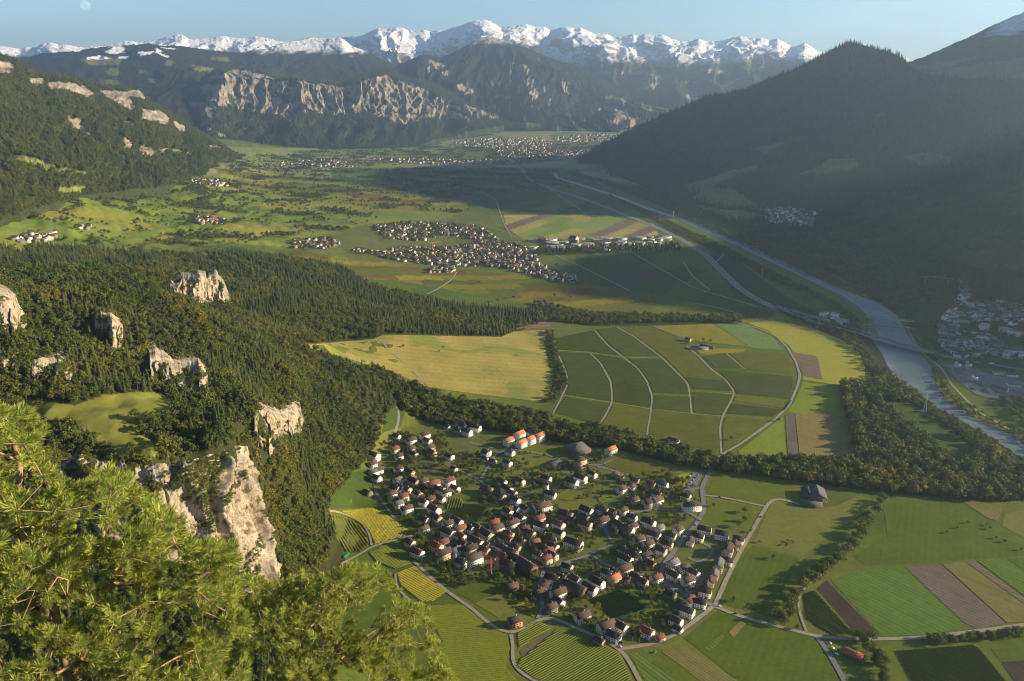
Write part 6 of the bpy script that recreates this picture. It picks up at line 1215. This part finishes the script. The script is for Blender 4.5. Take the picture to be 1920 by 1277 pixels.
# forest in the middle distance
MID = [[(-900,455),(0,462),(120,462),(320,478),(440,472),(560,485),(640,502),(700,537),(810,562),(870,574),(1000,584),(1022,604),(940,630),(720,625),(700,634),(560,645),(400,600),(-900,600)]]
mp = on_ground(MID, 9, 12, box=(-2300, 120, 1500, 2750)); mp = mp[np.hypot(mp[:, 0], mp[:, 1]) > 1600]
q = fbm(mp[:, 0]/170, mp[:, 1]/170, 3, 18)+rr_.normal(size=len(mp))*.2; px, py = proj(mp)
thin = (py > 505+20*np.sin(px/70)) | (fbm(mp[:, 0]/120, mp[:, 1]/120, 3, 28) > -.25); mp = mp[thin]; q = q[thin]
scatter('valley_conifers', 'conifer', mp[q > .0], 16, 25, 'dense conifer forest between the near hill and the vineyards', seed=14)
scatter('valley_broadleaf_wood', 'broad', mp[q <= .0], 10, 17, 'broadleaf wood around the conifer forest', seed=15)
STRIPS = [([[(690,685),(740,708),(800,735),(870,755),(940,766),(1020,776),(1060,802),(1140,806),(1240,836),(1345,862),(1350,884),(1270,872),(1150,842),(1060,830),(960,812),(870,802),(800,792),(752,768),(742,740)]], 8.5, 12, 20, 'green', 'dark belt of broadleaf trees above the village'),
 ([[(1022,622),(1037,622),(1050,680),(1064,722),(1050,742),(1034,764),(1030,750),(1042,700)]], 8, 7, 13, 'green', 'narrow tree belt between the golden pasture and the vineyards'),
 ([[(1000,566),(1110,588),(1250,592),(1390,594),(1390,606),(1250,604),(1110,610),(1010,600)]], 9, 8, 14, 'broad', 'tree belt along the top of the dark vineyards'),
 ([[(1580,722),(1640,722),(1700,752),(1775,797),(1850,845),(1990,908),(1990,935),(1860,942),(1700,928),(1560,912),(1350,886),(1352,862),(1480,866),(1605,868),(1600,830),(1582,770)]], 8.5, 13, 21, 'broad', 'riverside woodland along the near bank'),
 ([[(1140,366),(1230,404),(1280,429),(1333,452),(1408,491),(1478,525),(1548,560),(1590,584),(1614,604),(1612,632),(1628,660),(1648,700),(1690,736),(1640,714),(1622,690),(1600,655),(1560,630),(1500,612),(1476,592),(1540,606),(1585,612),(1590,594),(1555,578),(1500,548),(1440,523),(1385,490),(1320,460),(1270,438),(1225,412)]], 10, 7, 13, 'broad', 'trees on the embankment between motorway and river'),
 ([[(1050,322),(1130,345),(1230,385),(1330,430),(1420,472),(1500,510),(1590,545),(1650,565),(1700,600),(1760,560),(1990,500),(1990,440),(1700,430),(1560,430),(1400,428),(1230,360)]], 17, 12, 20, 'green', 'shaded woods on the far bank of the river'),
 ([[(1662,688),(1680,711),(1712,732),(1748,763),(1788,784),(1828,807),(1868,830),(1904,856),(1990,904),(1990,925),(1900,880),(1850,848),(1775,800),(1700,758),(1660,730),(1645,702)]], 7.5, 7, 11, 'broad', 'golden riverside trees along the near bank'),
 ([[(1720,600),(1745,640),(1740,660),(1715,640),(1700,612)],[(1750,690),(1775,730),(1830,770),(1870,790),(1990,850),(1990,880),(1860,800),(1800,775),(1765,745),(1750,715)]], 11, 7, 12, 'broad', 'scrub on the gravel bank across the river'),
 ([[(1870,745),(1990,760),(1990,830),(1920,800),(1885,775)]], 12, 10, 16, 'green', 'trees by the works yard at the right edge'),
]
for i, (pl, sp, lo, hi, kit, lab) in enumerate(STRIPS):
    scatter('tree_belt', kit, on_ground(pl, sp, 40+i, holes=CLEAR, box=(-500, 3200, 900, 6800)), lo, hi, lab, 'tree belt', seed=60+i)
# scattered copses on the rising meadows and plain
COPSE = [[(0,425),(120,380),(330,340),(430,330),(640,350),(880,372),(880,400),(720,392),(640,440),(560,440),(400,470),(0,470)],[(430,292),(640,290),(640,345),(430,330)],[(640,315),(1050,318),(1080,350),(880,372),(640,345)],[(560,285),(1000,255),(1250,250),(1250,262),(1000,300),(640,315)]]
cp = on_ground(COPSE, 13, 71, box=(-3200, 900, 2300, 8600))
cx_, cy_ = proj(cp)
q = fbm(cp[:, 0]/240, cp[:, 1]/150, 4, 72); r0 = np.hypot(cp[:, 0], cp[:, 1])
lin = (np.abs(perlin(cp[:, 0]/430, cp[:, 1]/210, 73)) < .024) | (np.abs(perlin(cp[:, 0]/600+7, cp[:, 1]/300, 75)) < .016)
cp = cp[(q > .23) | lin]
scatter('meadow_copses', 'green', cp, 9, 18, 'copses and tree lines on the rising meadows', 'tree belt', seed=74)
# woods clothing the slopes further off
def no(polys, a=6):
    def f(P, px, py):
        wx, wy = wobble(P, px, py, a); return ~inany(wx, wy, polys)
    return f
p1 = on_sheet(M1P, 46000, 81, no(ROCK1+MEADOW1, 8)); q = fbm(p1[:, 0]/250, p1[:, 1]/250, 3, 82)+rr_.normal(size=len(p1))*.25
scatter('flank_conifers', 'conifer', p1[q > .08], 17, 28, 'conifer forest on the left flank below the cliffs', seed=83)
scatter('flank_broadleaf_wood', 'green', p1[q <= .08], 13, 20, 'golden broadleaf wood on the left flank', seed=84)
p6 = on_sheet(M6P, 60000, 85, no(MEADOW6, 9))
scatter('shaded_mountain_forest', 'conifer', p6, 22, 36, 'shaded forest on the dark mountain', seed=86)
p9 = on_sheet(M9P, 16000, 87)
scatter('spur_forest', 'green', p9, 16, 24, 'hazy woods on the low spur at the right', seed=88)
p3 = on_sheet(M3P, 26000, 89, no(CLIFF3, 12))
scatter('massif_forest', 'conifer', p3, 26, 42, 'forest on the ledges and foot of the cliff massif', seed=90)
print('TREES', NT)
# ------------------------------------------------------------------ single trees
TREES = []
rt = np.random.default_rng(17)
def tree(P, kit, h, group, wide=1., name=None):
    k = KITS[kit]; a, c = k[rt.integers(len(k))]; nm = name or {'conifer': 'conifer_tree', 'poplar': 'poplar_tree'}.get(kit, 'broadleaf_tree')
    o = empty(nm, P, rt.uniform(0, 6.28)); o.scale = (h*wide, h*wide, h); add_obj('trunk', a, None, o); add_obj('crown', c, None, o); TREES.append((o, group)); return o
def ordw(n): return f"{n}{'th' if 10 <= n % 100 <= 20 else {1: 'st', 2: 'nd', 3: 'rd'}.get(n % 10, 'th')}"
def along(pts, n, jit, lo, hi, kit, what, cat='tree', skip=0, wide=1.):
    q = np.array(pts, float); d = np.concatenate([[0], np.cumsum(np.hypot(*np.diff(q, axis=0).T))]); s = np.linspace(0, d[-1], n)
    for i, t_ in enumerate(s):
        px_ = np.interp(t_, d, q[:, 0])+rt.normal()*jit; py_ = np.interp(t_, d, q[:, 1])+rt.normal()*jit*.5; o = tree(G(px_, py_), kit[rt.integers(len(kit))] if isinstance(kit, list) else kit, rt.uniform(lo, hi), what, wide); tag(o, f"{what[0]}, {ordw(i+1)} from {what[1]}", cat, what[2])
along([(1466,1172),(1478,1150),(1488,1125),(1510,1100),(1535,1080),(1565,1058),(1590,1040),(1605,1015),(1622,985),(1640,962),(1650,942)], 50, 4.5, 9, 19, ['broadbig', 'greenbig', 'broadbig'], ('broadleaf tree in the diagonal tree row between meadows', 'the road end', 'trees of the diagonal row'), wide=1.15)
along([(1598,1196),(1612,1204),(1630,1212),(1640,1230),(1646,1250),(1652,1270),(1660,1285)], 22, 7, 9, 15, ['broadbig', 'greenbig'], ('broadleaf tree in the clump beside the farm yard', 'the road', 'trees by the farm yard'), wide=1.2)
along([(1735,1202),(1760,1200),(1790,1205),(1820,1200),(1850,1198),(1890,1194),(1925,1190)], 24, 5, 7, 13, ['broadbig', 'greenbig'], ('broadleaf tree along the field road at the lower right', 'the left end', 'trees along the lower field road'), wide=1.25)
along([(1778,1000),(1800,985),(1850,985),(1875,1010),(1910,1030)], 8, 5, 4, 6, 'greenbig', ('small roadside tree by the far field corner', 'the left end', 'small roadside trees'))
along([(1262,895),(1270,905),(1285,898),(1295,912),(1246,892),(1238,888)], 8, 4, 8, 12, 'greenbig', ('leafy tree around the car park', 'its lower left', 'trees around the car park'), wide=1.2)
LONE = [(1396,962,9,'nearest the field road in the three-tree group'), (1396,978,9,'in the middle of the three-tree group by the lane'), (1386,988,10,'lowest of the three-tree group by the lane'), (1338,950,6,'alone in the meadow beside the main road'), (1424,1018,4,'tiny, alone by the straight field road'), (1450,1048,7,'alone in the dark green meadow left of the tree row'), (1376,1128,7,'alone near the road junction in the green meadow'), (1407,998,5,'just above the row houses beside the lane'), (1460,790,7,'alone at the bend of the loop road'), (1372,826,7,'in the corner of the vineyard near the loop road'), (756,652,7,'alone on the left of the golden pasture'), (832,652,4,'bushy dot in the upper golden pasture'), (824,660,4,'low bush in the middle of the golden pasture'), (968,668,4,'bush on the right of the golden pasture'), (1290,645,8,'left tree behind the vineyard farm'), (1318,640,8,'middle tree behind the vineyard farm'), (1332,642,8,'right tree behind the vineyard farm'), (934,566,11,'round, alone at the lower edge of the golden vineyards'), (963,560,10,'round, among the golden vineyards'), (1040,556,9,'right of centre in the golden vineyards'), (1070,560,9,'by the track in the golden vineyards'), (1200,566,9,'toward the right end of the golden vineyards'), (1225,562,8,'at the far right of the golden vineyards'), (898,532,9,'small, in the middle of the golden vineyards'), (1044,500,11,'dark, beside the green field right of the town'), (1090,512,9,'in the green field below the town'), (655,412,14,'broad, on the sunny meadow left of the town'), (688,418,12,'second on the sunny meadow left of the town'), (706,410,12,'third on the sunny meadow left of the town'), (590,408,12,'on the upper sunny meadow'), (1620,1205,8,'by the road above the farm yard'), (1495,1180,6,'leafless-looking, beside the dirt track'), (1480,1158,9,'brownish, on the lawn by the dirt track')]
for a, b_, h, l in LONE: tag(tree(G(a, b_), 'broadbig' if rt.random() < .5 else 'greenbig', h*1.15, 'lone', 1.15), 'single tree '+l, 'tree', 'single trees in the fields')
for a, b_, l in ((1185, 1202, 'left of the two slim poplars below the netted vineyard'), (1198, 1206, 'right of the two slim poplars below the netted vineyard'), (676, 542, 'left slim poplar at the edge of the valley forest'), (683, 543, 'right slim poplar at the edge of the valley forest')): tag(tree(G(a, b_), 'poplar', 19, 'poplar', 1.0), l, 'tree', 'slim poplars')
TERR = [(15,760,16),(35,765,15),(50,752,17),(30,745,15),(75,762,10),(100,750,15),(118,745,16),(140,752,15),(160,748,14),(175,742,15),(195,735,14),(212,728,14),(230,730,13),(255,725,13),(270,728,12),(300,730,12),(255,788,15),(275,795,16),(290,800,16),(310,795,15),(268,812,14),(300,815,14),(325,805,15),(345,815,14),(330,840,15),(360,830,14),(310,842,13),(180,850,14),(250,848,13),(205,858,10),(110,800,12),(90,812,12),(395,820,14),(410,812,13)]
for i, (a, b_, h) in enumerate(TERR): tag(tree(G(a, b_), ['broadbig', 'greenbig', 'broadbig'][i % 3], h, 'terrace', 1.1), f"large tree around the grassy hill terrace, {ordw(i+1)} going clockwise from its left end", 'tree', 'trees around the hill terrace')
# garden trees of the village, keeping clear of houses
VILL = [[(690,870),(740,815),(830,815),(850,850),(900,850),(960,845),(1110,860),(1140,850),(1240,880),(1290,905),(1310,940),(1290,1000),(1245,1060),(1250,1100),(1330,1130),(1300,1165),(1250,1200),(1150,1200),(1080,1170),(1000,1150),(900,1110),(850,1100),(785,1050),(770,985),(700,930)]]
HP = np.array([tuple(h[0].location) for h in HOUSES]); VF = [[(640,958),(700,952),(768,994),(702,1020)],[(1104,1124),(1160,1105),(1212,1137),(1150,1163)],[(1030,932),(1066,917),(1130,950),(1112,962),(1050,958)],[(835,934),(868,934),(914,950),(894,982),(822,966)],[(1132,872),(1160,858),(1254,874),(1256,894),(1188,892)],[(858,1114),(918,1086),(968,1142),(934,1158)],[(960,852),(1010,852),(1040,868),(1030,890)]]
vp = on_ground(VILL, 8, 55, holes=VF, box=(-400, 400, 700, 1400)); dd = np.sqrt(((vp[:, None, :2]-HP[None, :, :2])**2).sum(-1)).min(1); vp = vp[(dd > 9.5)]
laneC = np.concatenate([np.array([(v.co.x, v.co.y) for v in o.data.vertices]) for o in COL.objects if o.name.startswith(('village_lane', 'village_road', 'vine_lane', 'field_road', 'south_lane', 'car_park'))])
ld = np.array([np.sqrt(((laneC-p[:2])**2).sum(-1)).min() for p in vp]); vp = vp[ld > 5.5]
q = fbm(vp[:, 0]/60, vp[:, 1]/60, 3, 5)+rt.normal(size=len(vp))*.25; vp = vp[q > -.06]; rt.shuffle(vp)
vpx, vpy = proj(vp); bag = {}
for i in range(min(95, len(vp))):
    kit = 'broadbig' if rt.random() < .45 else ('greenbig' if rt.random() < .8 else 'conifer'); h = rt.uniform(6, 12); o = tree(vp[i], kit, h, 'village', 1.25 if kit != 'conifer' else 1.); d = [math.hypot(vpx[i]-x, (vpy[i]-y)*1.6) for _, x, y in LM]; j = int(np.argmin(d)); bag.setdefault((kit == 'conifer', j), []).append((d[j], o))
for (cf, j), L in bag.items():
    for n, (_, o) in enumerate(sorted(L, key=lambda q: q[0])): tag(o, f"{'dark conifer' if cf else 'bushy garden tree'} among the village houses, {ordw(n+1)} nearest to {LM[j][0]}", 'tree', 'garden trees of the village')
rest = vp[95:]; scatter('garden_trees', 'green', rest, 5, 10.5, 'garden trees and shrubs between the village houses', 'garden trees', seed=8)
gp = on_ground(VILL, 5, 56, holes=VF, box=(-400, 400, 700, 1400)); dd = np.sqrt(((gp[:, None, :2]-HP[None, :, :2])**2).sum(-1)).min(1); q = fbm(gp[:, 0]/25, gp[:, 1]/25, 3, 9); gp = gp[(dd > 8) & (q > .3)]
scatter('garden_shrubs', 'broad', gp, 1.5, 4, 'low hedges and shrubs in the village gardens', 'shrubs', seed=9)
# trees in and around the towns
tp = np.concatenate([on_ground(MF, 15, 57, box=(-1300, 400, 2300, 4200))]); q = fbm(tp[:, 0]/70, tp[:, 1]/70, 3, 3); scatter('town_trees', 'green', tp[q > -.08], 9, 15, 'trees between the houses of the mid-valley town', 'trees', seed=10)
tp = on_ground([[(1740,560),(1800,530),(1990,500),(1990,700),(1880,690),(1740,680)]], 15, 58, box=(900, 2200, 1500, 3000)); q = fbm(tp[:, 0]/60, tp[:, 1]/60, 3, 4); scatter('spa_town_trees', 'green', tp[q > -.05], 8, 14, 'dark trees between the spa town houses', 'trees', seed=11)
tp = on_ground([[(1000,472),(1270,462),(1275,472),(1010,480)]], 14, 59, box=(0, 900, 2700, 3300)); scatter('row_of_poplars', 'poplar', tp, 18, 26, 'row of poplars in front of the works sheds', 'trees', seed=12)
tp = on_ground(ZONES[5][:1], 26, 60, box=(-900, 900, 1900, 3000)); q = fbm(tp[:, 0]/90, tp[:, 1]/40, 3, 6); scatter('vineyard_bushes', 'green', tp[q > .34], 3, 7, 'small bushes along the golden vineyard terraces', 'shrubs', seed=13)
wp = on_ground([BIGCLIFF], 9, 61, box=(-700, -150, 600, 1000))
# shrubs clinging to the rock wall
cl = BIGP[6:-8:3, 4:-4:3].reshape(-1, 3); q = fbm(cl[:, 0]/22, cl[:, 2]/30, 4, 31)+.12*fbm(cl[:, 0]/5, cl[:, 2]/5, 2, 3); cpx, cpy = proj(cl); gul = inpoly(cpx, cpy, [(345,880),(378,866),(412,896),(418,955),(402,1005),(372,992),(352,940)]) & (q > -.25); cl = cl[(q > .13) | gul]; scatter('cliff_shrubs', 'broad', cl, 2.5, 6.0, 'shrubs clinging to ledges of the big rock wall', 'shrubs', seed=14)
print('SINGLE', len(TREES), 'TREES', NT)
# trees leaning over the edges of the smaller rock faces
ed = []
for k, q in CLIFFS.items():
    e = np.array(dens(q, 4)); c0 = e.mean(0); r2 = np.random.default_rng(len(e)); m_ = r2.random(len(e)) < .75; e = e[m_]; f = np.where(e[:, 1] > c0[1], .86, 1.02)[:, None]; e = c0+(e-c0)*f+r2.normal(size=e.shape)*1.5; ed.append(ground(e[:, 0], e[:, 1]))
rp = np.concatenate(RPTS); q = fbm(rp[:, 0]/13, rp[:, 2]/16, 4, 41)+.1*fbm(rp[:, 0]/4, rp[:, 2]/4, 2, 3); scatter('rock_face_shrubs', 'broad', rp[q > .17], 2, 5.5, 'shrubs rooted in cracks of the smaller rock faces', 'shrubs', seed=16)
scatter('cliff_edge_trees', 'broad', np.concatenate(ed), 7, 13, 'small trees along the edges of the rock faces', 'trees', seed=15)
# ------------------------------------------------------------------ the two pines below the viewpoint
def needle_mat(name, stops):
    m = bpy.data.materials.new(name); m.use_nodes = True; t = m.node_tree; b = t.nodes['Principled BSDF']; b.inputs['Roughness'].default_value = .5; b.inputs['Specular IOR Level'].default_value = .3
    p = geo_pos(t); f = noise_fac(t, 5, 3, .6, p); f2 = noise_fac(t, 60, 2, .6, p); c = mulc(t, ramp(t, f, stops), ramp(t, f2, [(.25, (.7,)*3), (.75, (1.3,)*3)])); t.links.new(c, b.inputs['Base Color'])
    tr = t.nodes.new('ShaderNodeBsdfTranslucent'); t.links.new(c, tr.inputs['Color']); mx = t.nodes.new('ShaderNodeMixShader'); mx.inputs[0].default_value = .4
    t.links.new(b.outputs[0], mx.inputs[1]); t.links.new(tr.outputs[0], mx.inputs[2]); t.links.new(mx.outputs[0], t.nodes['Material Output'].inputs['Surface']); return m
m_pn = needle_mat('pine_needles', [(.25, (.17, .23, .055)), (.5, (.32, .365, .075)), (.7, (.46, .465, .09)), (.85, (.50, .42, .095))])
m_pbark = simple('pine_bark', (.30, .19, .12), .95, .35, 14); m_cone = simple('pine_cone', (.24, .15, .09), .9, .2, 30)
def tuft_mesh(seed, n=80):
    r = np.random.default_rng(seed); t_ = r.uniform(0, 1, n)**.8*.075; a = r.uniform(0, 6.283, n); ph = np.radians(62-38*t_/.075+r.normal(0, 9, n)); L = r.uniform(.042, .068, n)
    ax = np.stack([np.zeros(n), np.zeros(n), t_], -1); d = np.stack([np.sin(ph)*np.cos(a), np.sin(ph)*np.sin(a), np.cos(ph)], -1); w_ = np.cross(d, r.normal(size=(n, 3))); w_ /= np.linalg.norm(w_, axis=1, keepdims=True); w_ *= .0029
    mid = ax+d*L[:, None]*.55+np.array((0, 0, .004)); V = np.stack([ax-w_*.6, mid-w_, ax+d*L[:, None]+np.array((0, 0, .008)), mid+w_], 1).reshape(-1, 3); return V, np.arange(4*n).reshape(-1, 4)
TUFTS = [tuft_mesh(s) for s in (1, 2, 3)]
def frame(d):
    d = d/np.linalg.norm(d); a = np.cross(d, (.31, .77, .2)); a /= np.linalg.norm(a); return np.stack([a, np.cross(d, a), d], -1)
def pine(base_px, top, xr, dr, n, seed, label, drop, big_n=150):
    r = np.random.default_rng(seed); tx = np.array(top, float)+np.array((0, 14.)); px_ = r.uniform(xr[0], xr[1], n*3); tt = np.interp(px_, tx[:, 0], tx[:, 1]); py_ = tt+6+r.uniform(0, 1, n*3)**1.15*(1345-tt); 
    clump = fbm(px_/75, py_/60, 3, seed)+.10*r.normal(size=n*3); k = (clump > .03) | (py_-tt < 22); px_, py_ = px_[k][:n], py_[k][:n]
    depth = dr[0]+(dr[1]-dr[0])*np.clip(.5+.62*fbm(px_/95, py_/80, 3, seed+4)+.24*r.normal(size=len(px_)), 0, 1.15); N = at_dist(px_, py_, depth)
    bx = at_dist(base_px[0], base_px[1], (dr[0]+dr[1])/2+.3); gz = float(hgt(bx[0], bx[1])); root = empty('pine_tree', (bx[0], bx[1], gz), 0); B = np.array((bx[0], bx[1], gz))
    topz = N[:, 2].max()-drop; tr_n = 14; tz = np.linspace(0, 1, tr_n); trunk = np.stack([bx[0]+.12*np.sin(tz*3+seed), bx[1]+.15*tz, gz-.3+(topz-gz+.3)*tz], -1); 
    pts = list(trunk); par = [-1]+list(range(tr_n-1)); order = np.argsort(np.hypot(N[:, 0]-bx[0], N[:, 1]-bx[1])+.25*np.abs(N[:, 2]-topz+.6)); arr = np.zeros((len(N)+tr_n, 3)); arr[:tr_n] = trunk; cnt = tr_n
    pen = np.zeros(len(arr)); pen[:2] = 9
    for i in order:
        d = np.linalg.norm(arr[:cnt]-N[i], axis=1)+pen[:cnt]+.25*np.maximum(0, arr[:cnt, 2]-N[i][2]); j = int(np.argmin(d)); arr[cnt] = N[i]; par.append(j); cnt += 1
    wgt = np.ones(cnt)
    for i in range(cnt-1, tr_n-1, -1): wgt[par[i]] += wgt[i]
    mbs = {'trunk': MB(), 'branches': MB()}
    for i in range(1, cnt):
        rad = 0.0016*wgt[i]**.52+.0006; rp = 0.0016*max(wgt[par[i]], 1)**.52
        if i < tr_n: q = 1-i/tr_n; mbs['trunk'].tube(arr[par[i]], arr[i], .035+.10*(1-(i-1)/tr_n), .035+.10*q, 9)
        else: mbs['branches'].tube(arr[par[i]], arr[i], min(rp, rad*1.5), rad, 4 if wgt[i] < 12 else 6)
    loc = np.array(root.location)
    for nm, mb in mbs.items():
        mb.V = [v-loc for v in mb.V]; q = add_obj(nm, mb.mesh(nm, True), m_pbark, root)
        if nm == 'branches': q['kind'] = 'stuff'
    # brushes of needles on every shoot, turned up towards the light
    M = []; 
    for i in range(tr_n, cnt):
        d = arr[i]-arr[par[i]]; d = d/(np.linalg.norm(d)+1e-6)*.55+np.array((.22, -.05, .72))+r.normal(size=3)*.22; M.append((arr[i]-loc, frame(d)*r.uniform(1.05, 1.6), r.integers(3)))
    vis = np.argsort(np.linalg.norm(arr[tr_n:cnt]-np.array((0, 0, CAM_Z)), axis=1))[:big_n]; vis = set(vis.tolist())
    tm = [mesh_np('needle_tuft', *t_) for t_ in TUFTS]
    for t_ in tm: t_.materials.append(m_pn)
    Vs, Fs = [], []; n0 = 0
    for i, (p, f, k) in enumerate(M):
        if i in vis:
            o = add_obj('needle_tuft', tm[k], None, root); s = np.linalg.norm(f[:, 0]); o.matrix_local = Matrix.Translation(Vector(p)) @ Matrix((f/s).tolist()).to_4x4() @ Matrix.Scale(s, 4)
        else:
            V, F = TUFTS[k]; Vs.append(V@f.T+p); Fs.append(F+n0); n0 += len(V)
        # side brushes lower on the same shoot
        if r.random() < .4:
            V, F = TUFTS[(k+1) % 3]; g = frame(f[:, 2]+r.normal(size=3)*.55)*r.uniform(.8, 1.2); Vs.append(V@g.T+p-f[:, 2]*.05+r.normal(size=3)*.04); Fs.append(F+n0); n0 += len(V)
    q = add_obj('needles', mesh_np('needles', np.concatenate(Vs), np.concatenate(Fs)), m_pn, root); q['kind'] = 'stuff'
    cm = MB(); 
    for j in range(6):
        z0 = j*.008; cm.tube((0, 0, -z0), (0, 0, -z0-.008), [.006, .014, .018, .018, .014, .009][j], [.014, .018, .018, .014, .009, .003][j], 7)
    cm = cm.mesh('cone', True); cm.materials.append(m_cone)
    for i in r.choice(cnt-tr_n, 14, replace=False): o = add_obj('cone', cm, None, root); o.location = Vector(arr[tr_n+i]-loc)+Vector((.02, -.02, -.01))
    return tag(root, label, 'tree')
TOPA = [(-200,720),(-40,735),(0,752),(25,752),(45,768),(62,790),(80,800),(70,840),(95,880),(130,905),(165,890),(200,868),(222,880),(245,905),(270,915),(300,940),(318,960),(325,985),(345,1008),(380,1010),(412,1004),(432,1020),(430,1060),(442,1130),(470,1200)]
TOPB = [(370,1120),(410,1092),(440,1078),(470,1070),(505,1082),(530,1080),(560,1064),(590,1078),(612,1068),(640,1052),(675,1048),(700,1052),(722,1064),(736,1088),(742,1110),(770,1118),(790,1128),(806,1150),(800,1175),(822,1210),(835,1240),(852,1275),(880,1320)]
pine((110, 1330), TOPA, (-160, 452), (6.9, 9.6), 2300, 31, 'sunlit pine filling the lower left corner of the view', 2.7)
pine((590, 1400), TOPB, (372, 858), (8.6, 11.4), 2000, 47, 'second pine with dark shaded boughs at the bottom beside the first', 1.5)
# ------------------------------------------------------------------ air
bm = bmesh.new()
bmesh.ops.create_cube(bm, size=1)
me = bpy.data.meshes.new('haze'); bm.to_mesh(me); bm.free()
hz = bpy.data.objects.new('haze', me); COL.objects.link(hz)
ztop = max(max(v.co.z for v in bpy.data.objects[n].data.vertices) for n in ('snow_range', 'high_shoulder', 'dark_mountain', 'closing_range', 'pyramid_mountain', 'wooded_mountain'))+60
hz.scale = (52000, 32000, ztop+3); hz.location = (0, 10500, ztop/2-1.5)
m = bpy.data.materials.new('haze'); m.use_nodes = True; t = m.node_tree
for n in list(t.nodes):
    if n.type != 'OUTPUT_MATERIAL': t.nodes.remove(n)
pv = t.nodes.new('ShaderNodeVolumePrincipled'); pv.inputs['Color'].default_value = (.56, .77, 1.0, 1)
pv.inputs['Density'].default_value = HAZE; pv.inputs['Anisotropy'].default_value = .6
t.links.new(pv.outputs[0], t.nodes['Material Output'].inputs['Volume'])
me.materials.append(m); tag(hz, 'thin blue evening haze filling the whole valley', 'haze', kind='stuff')
